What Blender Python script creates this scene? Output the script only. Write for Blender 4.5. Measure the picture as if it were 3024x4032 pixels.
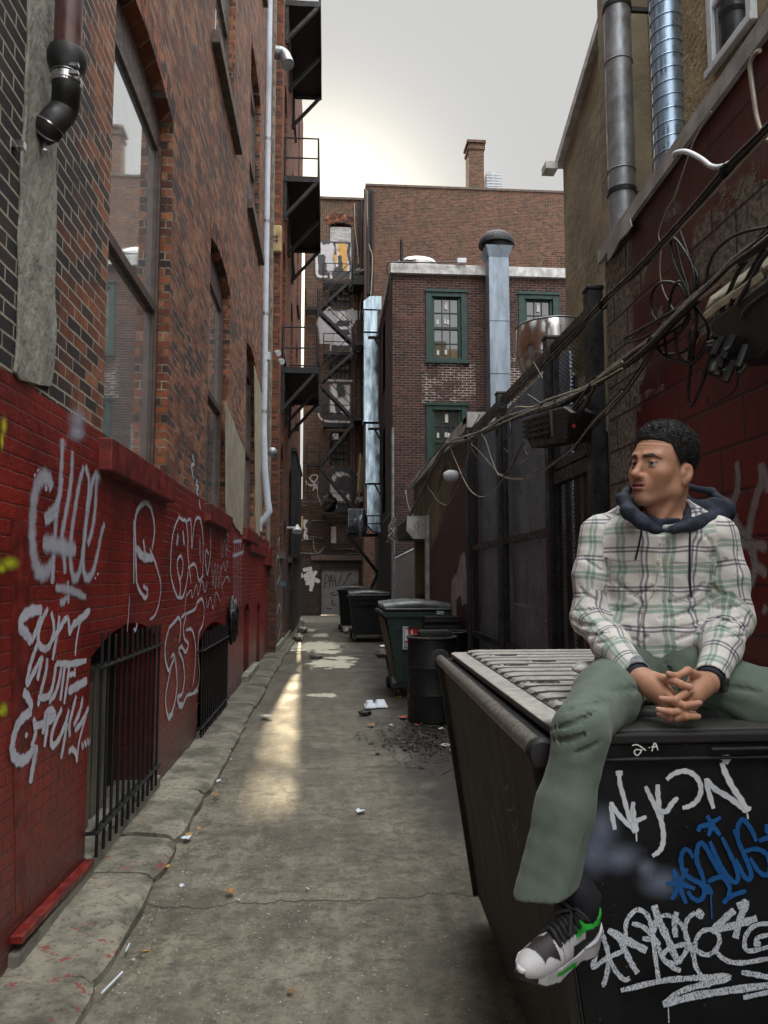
import bpy, math, random
import numpy as np
from mathutils import Vector, Matrix, noise as mnoise
from mathutils.geometry import tessellate_polygon
random.seed(7); rng = np.random.default_rng(7)
R = math.radians
sc = bpy.context.scene
for o in list(bpy.data.objects): bpy.data.objects.remove(o)
C = sc.collection

# ------------------------------------------------------------------ camera
F = 3026.0; CX, CY = 1512., 2016.; VX, VY = 1287., 2282.; H = 1.65
_y = np.array([VX-CX, -(VY-CY), -F]); _y /= np.linalg.norm(_y)
_u = np.array([0, -_y[2], _y[1]]); _u /= np.linalg.norm(_u)
_x = np.cross(_y, _u); ROT = np.array([_x, _y, _u])
cam = bpy.data.cameras.new('camera'); co = bpy.data.objects.new('camera', cam); C.objects.link(co)
cam.sensor_fit = 'VERTICAL'; cam.sensor_height = 36.; cam.sensor_width = 27.; cam.lens = F/4032*36
cam.clip_start = 0.05; cam.clip_end = 500
mw = Matrix([list(ROT[0])+[0], list(ROT[1])+[0], list(ROT[2])+[H], [0, 0, 0, 1]])
co.matrix_world = mw; sc.camera = co
def _ray(x, y): return ROT@np.array([x-CX, -(y-CY), -F])
O3 = np.array([0, 0, H])
def pX(x, y, X): r = _ray(x, y); return Vector(O3+r*(X/r[0]))      # photo point on the wall plane X
def pY(x, y, Y): r = _ray(x, y); return Vector(O3+r*(Y/r[1]))
def pZ(x, y, Z): r = _ray(x, y); return Vector(O3+r*((Z-H)/r[2]))

# ------------------------------------------------------------------ world, sun, exposure
SUN_EL = R(22.8); SUN_DX = -0.0252
w = bpy.data.worlds.new("World"); sc.world = w; w.use_nodes = True
sund = Vector((SUN_DX, 1, math.tan(SUN_EL)*math.hypot(1, SUN_DX))).normalized()
sc.view_settings.view_transform = 'Standard'; sc.view_settings.look = 'None'
sc.view_settings.exposure = 0.0; sc.view_settings.gamma = 1
def build_world():
    nt = w.node_tree; N = nt.nodes; L = nt.links
    for n in list(N): N.remove(n)
    out = N.new('ShaderNodeOutputWorld'); bg = N.new('ShaderNodeBackground'); bg.inputs[1].default_value = 0.10
    sky = N.new('ShaderNodeTexSky'); sky.sky_type = 'NISHITA'; sky.sun_disc = False
    sky.sun_elevation = SUN_EL; sky.sun_rotation = math.atan2(sund.x, sund.y); sky.air_density = 1.2; sky.dust_density = 2.5
    tc = N.new('ShaderNodeTexCoord'); sx = N.new('ShaderNodeSeparateXYZ'); L.new(tc.outputs['Generated'], sx.inputs[0])
    mr = N.new('ShaderNodeMapRange'); mr.inputs[1].default_value = .62; mr.inputs[2].default_value = .92; mr.interpolation_type = 'SMOOTHSTEP'
    L.new(sx.outputs[2], mr.inputs[0])
    # thin overcast low down, opening to blue overhead
    nz = N.new('ShaderNodeTexNoise'); nz.inputs['Scale'].default_value = 3.0; nz.inputs['Detail'].default_value = 5
    L.new(tc.outputs['Generated'], nz.inputs[0])
    cr = N.new('ShaderNodeMapRange'); cr.inputs[1].default_value = .42; cr.inputs[2].default_value = .6; L.new(nz.outputs[0], cr.inputs[0])
    mul = N.new('ShaderNodeMath'); mul.operation = 'MULTIPLY'; L.new(mr.outputs[0], mul.inputs[0]); L.new(cr.outputs[0], mul.inputs[1])
    hs = N.new('ShaderNodeVectorMath'); hs.operation = 'SCALE'; hs.inputs['Scale'].default_value = 2.6; L.new(sky.outputs[0], hs.inputs[0])
    # glow of the sun through the haze
    dot = N.new('ShaderNodeVectorMath'); dot.operation = 'DOT_PRODUCT'; dot.inputs[1].default_value = sund
    nrm = N.new('ShaderNodeVectorMath'); nrm.operation = 'NORMALIZE'; L.new(tc.outputs['Generated'], nrm.inputs[0]); L.new(nrm.outputs[0], dot.inputs[0])
    pw = N.new('ShaderNodeMath'); pw.operation = 'POWER'; pw.inputs[1].default_value = 130; L.new(dot.outputs['Value'], pw.inputs[0]); pw.use_clamp = True
    gl = N.new('ShaderNodeVectorMath'); gl.operation = 'SCALE'; gl.inputs[0].default_value = (1, .90, .62); 
    g2 = N.new('ShaderNodeMath'); g2.operation = 'MULTIPLY'; g2.inputs[1].default_value = 24; L.new(pw.outputs[0], g2.inputs[0]); L.new(g2.outputs[0], gl.inputs['Scale'])
    zr = N.new('ShaderNodeMapRange'); zr.inputs[1].default_value = .63; zr.inputs[2].default_value = 1; zr.inputs[3].default_value = 6.3; zr.inputs[4].default_value = WORLD_TOP
    L.new(sx.outputs[2], zr.inputs[0])
    bk = N.new('ShaderNodeMapRange'); bk.interpolation_type = 'SMOOTHSTEP'; bk.inputs[1].default_value = -.15; bk.inputs[2].default_value = -.85; bk.inputs[3].default_value = 1; bk.inputs[4].default_value = SKY_BACK  # sky behind the camera brightened, added as fill light
    L.new(sx.outputs[1], bk.inputs[0]); zb = N.new('ShaderNodeMath'); zb.operation = 'MULTIPLY'; L.new(zr.outputs[0], zb.inputs[0]); L.new(bk.outputs[0], zb.inputs[1])
    gs = N.new('ShaderNodeVectorMath'); gs.operation = 'SCALE'; gs.inputs[0].default_value = (1, .995, .985); L.new(zb.outputs[0], gs.inputs['Scale'])
    mx = N.new('ShaderNodeMix'); mx.data_type = 'RGBA'; L.new(mul.outputs[0], mx.inputs[0]); L.new(gs.outputs[0], mx.inputs[6]); L.new(hs.outputs[0], mx.inputs[7])
    ad = N.new('ShaderNodeVectorMath'); ad.operation = 'ADD'; L.new(mx.outputs[2], ad.inputs[0]); L.new(gl.outputs[0], ad.inputs[1])
    L.new(ad.outputs[0], bg.inputs[0]); L.new(bg.outputs[0], out.inputs[0])
WORLD_TOP = 92.0; SKY_BACK = 2.6
build_world()
sl = bpy.data.lights.new('sun', 'SUN'); sl.energy = 5.0; sl.angle = R(.9); sl.color = (1, .80, .50)
so = bpy.data.objects.new('sun', sl); C.objects.link(so); so.rotation_euler = (-sund).to_track_quat('-Z', 'Y').to_euler(); so.location = (0, -3, 30)

# ------------------------------------------------------------------ node helpers
class NT:
    def __init__(s, name):
        s.m = bpy.data.materials.new(name); s.m.use_nodes = True; s.t = s.m.node_tree; s.N = s.t.nodes; s.L = s.t.links
        s.b = s.N['Principled BSDF']; s.out = s.N['Material Output']
    def n(s, ty, **k):
        x = s.N.new('ShaderNode'+ty)
        for a, v in k.items(): setattr(x, a, v)
        return x
    def put(s, sock, v):
        if v is None: return
        if hasattr(v, 'is_linked') or hasattr(v, 'links'): s.L.new(v, sock)
        elif isinstance(v, (tuple, list)) and len(v) == 3 and sock.type == 'RGBA': sock.default_value = (*v, 1)
        else: sock.default_value = v
    def M(s, op, a, b=None, c=None, clamp=False):
        x = s.n('Math', operation=op, use_clamp=clamp); s.put(x.inputs[0], a); s.put(x.inputs[1], b)
        if c is not None: s.put(x.inputs[2], c)
        return x.outputs[0]
    def pos(s): return s.n('NewGeometry').outputs['Position']
    def obj(s): return s.n('TexCoord').outputs['Object']
    def sep(s, v): x = s.n('SeparateXYZ'); s.L.new(v, x.inputs[0]); return x.outputs
    def comb(s, a, b, c=0.): x = s.n('CombineXYZ'); s.put(x.inputs[0], a); s.put(x.inputs[1], b); s.put(x.inputs[2], c); return x.outputs[0]
    def noise(s, v, scale, detail=4, rough=.55, dist=0.):
        x = s.n('TexNoise'); s.L.new(v, x.inputs['Vector']); x.inputs['Scale'].default_value = scale; x.inputs['Detail'].default_value = detail
        x.inputs['Roughness'].default_value = rough; x.inputs['Distortion'].default_value = dist; return x.outputs[0]
    def ramp(s, v, a, b, lo=0., hi=1., smooth=True):
        x = s.n('MapRange'); x.interpolation_type = 'SMOOTHSTEP' if smooth else 'LINEAR'
        s.put(x.inputs[0], v); s.put(x.inputs[1], a); s.put(x.inputs[2], b); s.put(x.inputs[3], lo); s.put(x.inputs[4], hi); return x.outputs[0]
    def mix(s, f, a, b, mode='MIX'):
        x = s.n('Mix', data_type='RGBA', blend_type=mode); s.put(x.inputs[0], f); s.put(x.inputs[6], a); s.put(x.inputs[7], b); return x.outputs[2]
    def cramp(s, v, stops):
        x = s.n('ValToRGB'); e = x.color_ramp.elements
        while len(e) < len(stops): e.new(.5)
        for i, (p, c) in enumerate(stops): e[i].position = p; e[i].color = (*c, 1)
        s.L.new(v, x.inputs[0]); return x.outputs[0]
    def scale(s, v, k): x = s.n('VectorMath', operation='MULTIPLY'); s.L.new(v, x.inputs[0]); x.inputs[1].default_value = k; return x.outputs[0]
    def bump(s, h, strength=.5, dist=.01, nrm=None):
        x = s.n('Bump'); x.inputs['Strength'].default_value = strength; x.inputs['Distance'].default_value = dist; s.L.new(h, x.inputs['Height'])
        if nrm is not None: s.L.new(nrm, x.inputs['Normal'])
        return x.outputs[0]
    def fin(s, col=None, rough=None, nrm=None, metal=None, alpha=None, spec=None, **k):
        b = s.b.inputs
        for nm, v in (('Base Color', col), ('Roughness', rough), ('Normal', nrm), ('Metallic', metal), ('Alpha', alpha), ('Specular IOR Level', spec)):
            s.put(b[nm], v)
        for a, v in k.items(): s.put(b[a.replace('_', ' ')], v)
        return s.m
def srgb(r, g, b):
    f = lambda c: (c/255/12.92) if c/255 <= .04045 else ((c/255+.055)/1.055)**2.4
    return (f(r), f(g), f(b))
def plain(name, col, rough=.6, metal=0., var=.35, vs=6., bump=.15, bs=60., bd=.003, dark=None, stretch=(1, 1, 1), spec=None, edge=None):
    n = NT(name); p = n.scale(n.obj(), stretch); a = n.noise(p, vs, 6, .6)
    dk = dark or tuple(c*(1-var) for c in col); lt = tuple(min(1, c*(1+var*.6)) for c in col)
    c = n.mix(n.ramp(a, .32, .68), dk, lt)
    r = n.ramp(n.noise(p, vs*2.3, 5), .3, .7, max(.03, rough-.14), min(1, rough+.14))
    return n.fin(c, r, n.bump(n.noise(p, bs, 5, .6), bump, bd), metal, spec=spec)
def brick(name, stops, mortar, mscale=1., soot=.35, paint=None, bstr=.9, row=.0677, width=.212, msize=.0065, extra=None, dist=.005, mdark=False, low_shade=0):
    """brick wall laid in world metres: u runs along the wall, v is height"""
    n = NT(name); P = n.pos(); s = n.sep(P); u = n.M('ADD', s[0], s[1])
    nn = n.n('TexNoise'); n.L.new(P, nn.inputs['Vector']); nn.inputs['Scale'].default_value = 7; nn.inputs['Detail'].default_value = 3
    ns = n.sep(nn.outputs['Color'])
    uu = n.M('ADD', u, n.M('MULTIPLY', n.M('SUBTRACT', ns[0], .5), dist*2)); vv = n.M('ADD', s[2], n.M('MULTIPLY', n.M('SUBTRACT', ns[1], .5), dist*2))
    b = n.n('TexBrick'); n.L.new(n.comb(uu, vv), b.inputs['Vector']); b.offset = .5; b.squash = 1
    for k, v in (('Scale', 1.), ('Mortar Size', msize), ('Mortar Smooth', .25), ('Bias', 0.), ('Brick Width', width), ('Row Height', row)): b.inputs[k].default_value = v
    b.inputs['Color1'].default_value = (0, 0, 0, 1); b.inputs['Color2'].default_value = (1, 1, 1, 1); b.inputs['Mortar'].default_value = (.5, .5, .5, 1)
    big = n.noise(P, .9, 5, .6); med = n.noise(P, 14, 5, .65); fine = n.noise(P, 90, 4, .7)
    # per-brick random value, nudged by big patches
    val = n.M('ADD', n.M('MULTIPLY', b.outputs[0], .75), n.M('MULTIPLY', n.M('SUBTRACT', big, .38), .9), clamp=True)
    if extra: val = extra(n, s, val)
    c = n.cramp(val, stops)
    c = n.mix(n.ramp(med, .3, .75, 0, .55), c, tuple(x*.45 for x in stops[0][1]))
    mort = n.mix(n.ramp(n.M('ADD', n.noise(P, 5, 5, .7), n.ramp(s[1], 3.5, 7, -.12, .06 if mdark else -.05)), .35, .65), mortar, tuple(x*(.22 if mdark else .35) for x in mortar))
    # mortar missing/dirty in places
    c = n.mix(b.outputs[1], c, mort)
    c = n.mix(n.ramp(n.noise(P, .5, 6, .65), .45, .75, 0, soot), c, (.012, .011, .01))
    if low_shade: c = n.mix(n.ramp(n.M('ADD', s[2], n.M('MULTIPLY', med, 1.5)), 1.0, 9.0, low_shade, 0), c, (.012, .010, .009))  # walls darken towards the ground: alley shade put into the colour
    h = n.M('ADD', n.M('MULTIPLY', b.outputs[1], -1.), n.M('ADD', n.M('MULTIPLY', med, .5), n.M('MULTIPLY', fine, .22)))
    rough = .85
    if paint:
        c, rough, h = paint(n, s, P, c, b.outputs[1], h, med, fine, big)
    return n.fin(c, rough, n.bump(h, bstr, .011))
# ------------------------------------------------------------------ mesh helpers
class MB:
    def __init__(s): s.v = []; s.f = []; s.uv = None; s.mi = []
    def add(s, vs, fs, mi=0):
        o = len(s.v); s.v += [Vector(p) for p in vs]; s.f += [tuple(o+i for i in f) for f in fs]; s.mi += [mi]*len(fs); return s
    def box(s, x0, x1, y0, y1, z0, z1, mi=0):
        x0, x1 = min(x0, x1), max(x0, x1); y0, y1 = min(y0, y1), max(y0, y1); z0, z1 = min(z0, z1), max(z0, z1)
        return s.hexa([(x0, y0, z0), (x1, y0, z0), (x1, y1, z0), (x0, y1, z0), (x0, y0, z1), (x1, y0, z1), (x1, y1, z1), (x0, y1, z1)], mi)
    def hexa(s, p, mi=0): return s.add(p, [(3, 2, 1, 0), (4, 5, 6, 7), (0, 1, 5, 4), (1, 2, 6, 5), (2, 3, 7, 6), (3, 0, 4, 7)], mi)
    def bar(s, a, b, w, h=None, up=(0, 0, 1), mi=0):
        a, b = Vector(a), Vector(b); h = h or w; d = (b-a).normalized(); up = Vector(up)
        if abs(d.dot(up)) > .98: up = Vector((1, 0, 0))
        r = d.cross(up).normalized(); u = r.cross(d)
        q = [(-1, -1), (1, -1), (1, 1), (-1, 1)]
        return s.hexa([a+r*(i*w/2)+u*(j*h/2) for i, j in q]+[b+r*(i*w/2)+u*(j*h/2) for i, j in q], mi)
    def tube(s, pts, r, n=8, cap=True, mi=0, ry=None):
        pts = [Vector(p) for p in pts]; m = len(pts); rs = r if isinstance(r, (list, tuple)) else [r]*m
        t = [(pts[min(i+1, m-1)]-pts[max(i-1, 0)]).normalized() for i in range(m)]
        up = Vector((0, 0, 1)) if abs(t[0].z) < .9 else Vector((1, 0, 0))
        a = t[0].cross(up).normalized(); vs = []
        for i in range(m):
            a = (a-t[i]*a.dot(t[i])); a = a.normalized() if a.length > 1e-6 else t[i].orthogonal().normalized(); b = t[i].cross(a)
            for k in range(n): th = 2*math.pi*k/n; vs.append(pts[i]+(a*math.cos(th)+b*math.sin(th))*rs[i])
        fs = [(i*n+k, i*n+(k+1) % n, (i+1)*n+(k+1) % n, (i+1)*n+k) for i in range(m-1) for k in range(n)]
        if cap: fs += [tuple(range(n))[::-1], tuple((m-1)*n+k for k in range(n))]
        return s.add(vs, fs, mi)
    def lathe(s, prof, o, axis=(0, 0, 1), n=24, mi=0, cap=True):
        o = Vector(o); ax = Vector(axis).normalized(); a = ax.orthogonal().normalized(); b = ax.cross(a); vs = []; m = len(prof)
        for r, h in prof:
            for k in range(n): th = 2*math.pi*k/n; vs.append(o+ax*h+(a*math.cos(th)+b*math.sin(th))*max(r, 1e-4))
        fs = [(i*n+k, i*n+(k+1) % n, (i+1)*n+(k+1) % n, (i+1)*n+k) for i in range(m-1) for k in range(n)]
        if cap: fs += [tuple(range(n))[::-1], tuple((m-1)*n+k for k in range(n))]
        return s.add(vs, fs, mi)
    def prism(s, poly, d, mi=0):
        """flat polygon (3D points) pushed by vector d"""
        poly = [Vector(p) for p in poly]; d = Vector(d); n = len(poly); tr = tessellate_polygon([poly])
        s.add(poly+[p+d for p in poly], [tuple(t) for t in tr]+[tuple(i+n for i in t)[::-1] for t in tr]+[(i, (i+1) % n, (i+1) % n+n, i+n) for i in range(n)], mi); return s
    def holed(s, outer, holes, mi=0):
        loops = [[Vector(p) for p in outer]]+[[Vector(p) for p in h] for h in holes]
        vs = [p for l in loops for p in l]; s.add(vs, [tuple(t) for t in tessellate_polygon(loops)], mi); return s
    def reveal(s, loop, d, mi=0):
        loop = [Vector(p) for p in loop]; d = Vector(d); n = len(loop)
        return s.add(loop+[p+d for p in loop], [(i, (i+1) % n, (i+1) % n+n, i+n) for i in range(n)], mi)
    def build(s, name, mat, parent=None, smooth=False, bevel=0, auto=None, seg=2):
        me = bpy.data.meshes.new(name)
        base = WORLD_OFF(parent)
        me.from_pydata([tuple(p-base) for p in s.v], [], s.f)
        mats = mat if isinstance(mat, (list, tuple)) else [mat]
        for m in mats: me.materials.append(m)
        if len(mats) > 1: me.polygons.foreach_set('material_index', s.mi)
        if s.uv:
            l = me.uv_layers.new(name='UVMap')
            for p in me.polygons:
                for li, vi in zip(p.loop_indices, p.vertices): l.data[li].uv = s.uv[vi]
        me.validate()
        if not s.uv:
            import bmesh as _bm
            b = _bm.new(); b.from_mesh(me); _bm.ops.recalc_face_normals(b, faces=b.faces); b.to_mesh(me); b.free()
        if smooth: me.polygons.foreach_set('use_smooth', [True]*len(me.polygons))
        o = bpy.data.objects.new(name, me); C.objects.link(o)
        if parent is not None: o.parent = parent
        if bevel:
            m = o.modifiers.new('bevel', 'BEVEL'); m.width = bevel; m.segments = seg; m.limit_method = 'ANGLE'; m.angle_limit = R(35)
        if smooth and auto: me.set_sharp_from_angle(angle=R(auto))
        return o
def build_each(mb, name, mat, parent=None, label=None, **k):
    """one object per connected piece"""
    n = len(mb.v); par = list(range(n))
    def find(a):
        while par[a] != a: par[a] = par[par[a]]; a = par[a]
        return a
    for f in mb.f:
        r = find(f[0])
        for i in f[1:]: par[find(i)] = r
    groups = {}
    for fi, f in enumerate(mb.f): groups.setdefault(find(f[0]), []).append(fi)
    out = []
    for g_ in groups.values():
        ids = sorted({i for fi in g_ for i in mb.f[fi]}); mp = {a: b for b, a in enumerate(ids)}; m2 = MB(); m2.v = [mb.v[i] for i in ids]; m2.f = [tuple(mp[i] for i in mb.f[fi]) for fi in g_]; m2.mi = [mb.mi[fi] for fi in g_]
        if mb.uv: m2.uv = [mb.uv[i] for i in ids]
        o = m2.build(name, mat, parent, **k)
        if label: o['label'] = label
        out.append(o)
    return out
def WORLD_OFF(p):
    o = Vector((0, 0, 0))
    while p is not None: o += Vector(p.location); p = p.parent
    return o
def tag(o, label=None, cat=None, group=None, kind=None):
    for k, v in (('label', label), ('category', cat), ('group', group), ('kind', kind)):
        if v: o[k] = v
    return o
def thing(name, label, cat, loc=(0, 0, 0), group=None):
    o = bpy.data.objects.new(name, None); C.objects.link(o); o.location = loc; o.empty_display_size = .1
    return tag(o, label, cat, group)
def lab(o, l): o['label'] = l; return o
def crom(pts, k=6):
    pts = [Vector(p) for p in pts]
    if len(pts) < 3:
        return [pts[0].lerp(pts[-1], i/k) for i in range(k+1)]
    P = [pts[0]*2-pts[1]]+pts+[pts[-1]*2-pts[-2]]; out = []
    for i in range(1, len(P)-2):
        a, b, c, d = P[i-1:i+3]
        for j in range(k):
            t = j/k; out.append(.5*((2*b)+(c-a)*t+(2*a-5*b+4*c-d)*t*t+(3*b-a-3*c+d)*t**3))
    out.append(P[-2]); return out
_lift = [0.]
def ribbons(name, mat, parent, plane, nrm, strokes, width, org=(0, 0), sc_=1., base=.003, k=5, taper=.25, label=None):
    """painted strokes: traced line -> flat band lying on the wall plane"""
    mb = MB(); mb.uv = []; nrm = Vector(nrm).normalized()
    for st in strokes:
        wd = width
        if isinstance(st[0], (int, float)): wd = st[0]*width; st = st[1:]
        _lift[0] = (_lift[0]+.00023) % .0035
        pts = crom([plane(org[0]+sc_*x, org[1]+sc_*y) for x, y in st], k); m = len(pts); o = len(mb.v); s_ = 0
        for i, p in enumerate(pts):
            t = (pts[min(i+1, m-1)]-pts[max(i-1, 0)]); t = t.normalized() if t.length > 1e-7 else Vector((0, 0, 1))
            side = nrm.cross(t).normalized(); f = i/(m-1); ww = wd*(1-taper*abs(2*f-1)**4)*(1+.12*math.sin(i*1.7+o))
            if i: s_ += (pts[i]-pts[i-1]).length
            q = p+nrm*(base+_lift[0]+f*.0003)
            mb.v += [q-side*ww/2, q+side*ww/2]; mb.uv += [(s_/max(wd, 1e-4), 0), (s_/max(wd, 1e-4), 1)]
        mb.f += [(o+2*i, o+2*i+1, o+2*i+3, o+2*i+2) for i in range(m-1)]; mb.mi += [0]*(m-1)
    ob = mb.build(name, mat, parent)
    if label: ob['label'] = label
    return ob
def spray(name, col, soft=.5, noise_amt=.25, dens=1., rough=.45, chalk=False):
    n = NT(name); uv = n.n('UVMap').outputs[0]; s = n.sep(uv); e = n.M('ABSOLUTE', n.M('SUBTRACT', n.M('MULTIPLY', s[1], 2), 1))
    P = n.pos(); nz = n.noise(P, 60, 4, .7)
    a = n.ramp(n.M('ADD', e, n.M('MULTIPLY', n.M('SUBTRACT', nz, .5), noise_amt)), 1-soft, 1., 1, 0)
    if chalk:
        cz = n.noise(n.scale(P, (1, 1, .45)), 480, 3, .75); a = n.M('MULTIPLY', a, n.ramp(cz, .34, .54))
    a = n.M('MULTIPLY', a, n.ramp(n.noise(P, 9, 4, .7), .25, .6, dens*.72, dens))
    return n.fin(col, rough, None, alpha=a)
def puff(name, mat, parent, plane, nrm, blobs, org=(0, 0), sc_=1., base=.002):
    """soft overspray: flat discs whose UV radius drives the fade"""
    mb = MB(); mb.uv = []; nrm = Vector(nrm)
    for i, (x, y, rx, ry) in enumerate(blobs):
        c = plane(org[0]+sc_*x, org[1]+sc_*y); a = plane(org[0]+sc_*(x+rx), org[1]+sc_*y)-c; b = plane(org[0]+sc_*x, org[1]+sc_*(y+ry))-c; o = len(mb.v)
        mb.v.append(c+nrm*(base+i*.0004)); mb.uv.append((0, 1))
        for k in range(20): th = k*math.pi/10; mb.v.append(c+a*math.cos(th)+b*math.sin(th)+nrm*(base+i*.0004)); mb.uv.append((0, 0))
        mb.f += [(o, o+1+k, o+1+(k+1) % 20) for k in range(20)]; mb.mi += [0]*20
    return build_each(mb, name, mat, parent)[0]
def puffmat(name, col, dens=.6):
    n = NT(name); s = n.sep(n.n('UVMap').outputs[0]); P = n.pos()
    a = n.M('MULTIPLY', n.ramp(n.M('ADD', s[1], n.M('MULTIPLY', n.M('SUBTRACT', n.noise(P, 30, 5, .8), .5), .22)), .0, 1.15), dens)
    return n.fin(col, .6, None, alpha=a)

# ================================================================== MATERIALS
def left_extra(n, s, val):        # old black-fired bricks near the camera end
    k = n.ramp(n.M('ADD', s[1], n.M('MULTIPLY', n.M('SUBTRACT', n.noise(n.pos(), 1.5, 4), .5), 1.4)), 3.2, 4.6, .55, -.14)
    return n.M('SUBTRACT', val, k, clamp=True)
def left_paint(n, s, P, c, mortar, h, med, fine, big):
    edge = n.M('ADD', 2.49, n.M('MULTIPLY', n.M('SUBTRACT', n.noise(P, 9, 4, .7), .5), .07))
    edge = n.M('SUBTRACT', edge, n.ramp(s[1], 9, 16, 0, .1))
    m = n.M('LESS_THAN', s[2], edge)
    red = n.mix(n.ramp(n.noise(P, 2.2, 6, .65), .3, .72), (.125, .009, .0065), (.275, .022, .014))
    red = n.mix(n.ramp(n.noise(P, 26, 5, .75), .62, .72, 0, .6), red, (.018, .003, .003))
    chip = n.ramp(n.noise(P, 40, 4, .8), .70, .73); red = n.mix(n.M('MULTIPLY', chip, .6), red, (.2, .09, .07))
    red = n.mix(n.M('MULTIPLY', mortar, n.ramp(n.noise(P, 3, 4), .35, .6, .15, .6)), red, (.02, .003, .003)); low = n.ramp(n.M('ADD', s[2], n.M('MULTIPLY', n.noise(P, 4, 5, .7), .5)), .25, .95, .75, 0)
    red = n.mix(low, red, (.05, .028, .026))
    col = n.mix(m, c, red)
    rough = n.ramp(m, 0, 1, .85, .33)
    rend = n.ramp(n.noise(n.scale(P, (1, .55, .45)), 1.3, 2), .46, .52)   # bricks smothered by render here and there
    hp = n.M('ADD', n.M('MULTIPLY', n.M('MULTIPLY', mortar, -2.0), n.M('SUBTRACT', 1, n.M('MULTIPLY', rend, .75))), n.M('ADD', n.M('MULTIPLY', med, .95), n.M('MULTIPLY', fine, .18)))
    hh = n.n('Mix', data_type='FLOAT'); n.put(hh.inputs[0], m); n.put(hh.inputs[2], h); n.put(hh.inputs[3], hp)
    return col, rough, hh.outputs[0]
REDS = [(0, (.014, .012, .012)), (.28, (.05, .024, .018)), (.5, (.165, .044, .018)), (.75, (.29, .083, .030)), (1, (.38, .16, .075))]
ORANGE = [(0, (.05, .018, .011)), (.35, (.15, .042, .017)), (.7, (.28, .080, .030)), (1, (.36, .14, .06))]
BROWN = [(0, (.02, .010, .009)), (.4, (.055, .018, .013)), (.8, (.10, .032, .022)), (1, (.15, .055, .036))]
m_left = brick('old_brick_red_paint', REDS, (.34, .30, .23), paint=left_paint, extra=left_extra, soot=.25, mdark=True)
m_left2 = brick('orange_brick', ORANGE, (.16, .11, .085), soot=.35, low_shade=.6)
m_end = brick('end_brick', [(0, (.02, .012, .010)), (.5, (.075, .030, .020)), (1, (.16, .07, .045))], (.26, .20, .13), soot=.55, msize=.009, low_shade=.75)
m_end2 = brick('upper_brick', [(0, (.03, .013, .009)), (.5, (.105, .036, .020)), (1, (.21, .082, .042))], (.22, .17, .12), soot=.2, msize=.009)
m_green_b = brick('brown_brick', BROWN, (.20, .15, .13), soot=.4, msize=.008, low_shade=.7)
m_red = plain('red_paint', (.155, .015, .011), .42, var=.6, vs=7, bump=.5, bs=25, bd=.006)
m_black = plain('black_metal', (.007, .007, .0075), .6, .1, var=.4, vs=9)
m_iron = plain('black_iron', (.006, .006, .0065), .6, .1, var=.4, vs=14)
m_dsteel = plain('sooty_steel', (.015, .0145, .015), .6, .2, var=.5, vs=7)
m_galv = plain('galvanised', (.36, .40, .45), .38, .85, var=.3, vs=5, bump=.08, bs=20)
m_galv2 = plain('dull_galvanised', (.30, .32, .34), .45, .75, var=.3, vs=4, bump=.1, bs=30)
m_steel = plain('stainless', (.60, .59, .58), .26, 1., var=.10, vs=3, bump=.0, bs=8, stretch=(1, 1, .1))
m_white = plain('white_plastic', (.62, .66, .70), .35, var=.1, vs=4, bump=.03)
m_pvc = plain('white_downpipe', (.52, .58, .66), .38, var=.12, vs=3, bump=.03, bs=10)
m_conc = plain('old_concrete', (.21, .20, .165), .85, var=.5, vs=5, bump=.7, bs=45, bd=.006)
m_cement = plain('grey_cement', (.27, .265, .22), .85, var=.35, vs=3, bump=1., bs=7, bd=.05, stretch=(1, 1, .5))
m_beige = plain('beige_render', (.30, .26, .19), .85, var=.2, vs=3, bump=.5, bs=25, bd=.01)
m_wood = plain('weathered_board', (.14, .13, .10), .8, var=.45, vs=5, bump=.5, bs=20, stretch=(8, 8, .5))
m_brownp = plain('brown_downpipe', (.085, .036, .032), .32, .1, var=.2, vs=3, bump=.03)
m_rubber = plain('black_rubber', (.008, .0075, .0075), .55, var=.35, vs=6, bump=.1)
m_clamp = plain('clamp_steel', (.65, .65, .66), .22, 1., var=.1, bump=.1)
m_cable = plain('cable_black', (.010, .010, .010), .34, var=.3, vs=5, bump=.05)
m_cablew = plain('cable_cream', (.34, .31, .24), .4, var=.2, vs=5, bump=.05)
m_tan = plain('tan_stucco', (.22, .185, .12), .85, var=.3, vs=1.2, bump=.8, bs=6, bd=.03)
m_tan2 = plain('rough_stucco', (.34, .27, .15), .9, var=.28, vs=2.5, bump=1, bs=13, bd=.05)
m_green = plain('green_paint', (.005, .036, .029), .45, var=.3, vs=6, bump=.05)
m_dark = plain('dark_void', (.006, .006, .007), .9, var=.3)
m_frame = plain('window_frame', (.085, .06, .05), .5, .2, var=.3, vs=8)
m_alu = plain('grey_frame', (.20, .19, .19), .45, .4, var=.2, vs=8)
m_flash = plain('flashing', (.50, .50, .49), .5, .2, var=.35, vs=6, bump=.1)
m_stone = plain('brown_stone', (.10, .075, .06), .8, var=.35, vs=8, bump=.4)
def glass(name, col=(.012, .016, .017), rough=.03, ior=2.0, dirt=.2):
    n = NT(name); P = n.pos(); d = n.ramp(n.noise(n.scale(P, (1, 1, .6)), 2.5, 6, .7), .45, .8, 0, dirt)
    c = n.mix(d, col, (.2, .22, .21))
    return n.fin(c, n.ramp(d, 0, 1, rough, .5), n.bump(n.noise(P, 1.1, 2), .06, .02), IOR=ior)
m_glass = glass('window_glass', (.80, .84, .84), ior=1.6, dirt=.25); m_glass.node_tree.nodes['Principled BSDF'].inputs['Metallic'].default_value = .85
m_glass2 = glass('pane_glass', (.02, .028, .035), ior=2.2)

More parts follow.
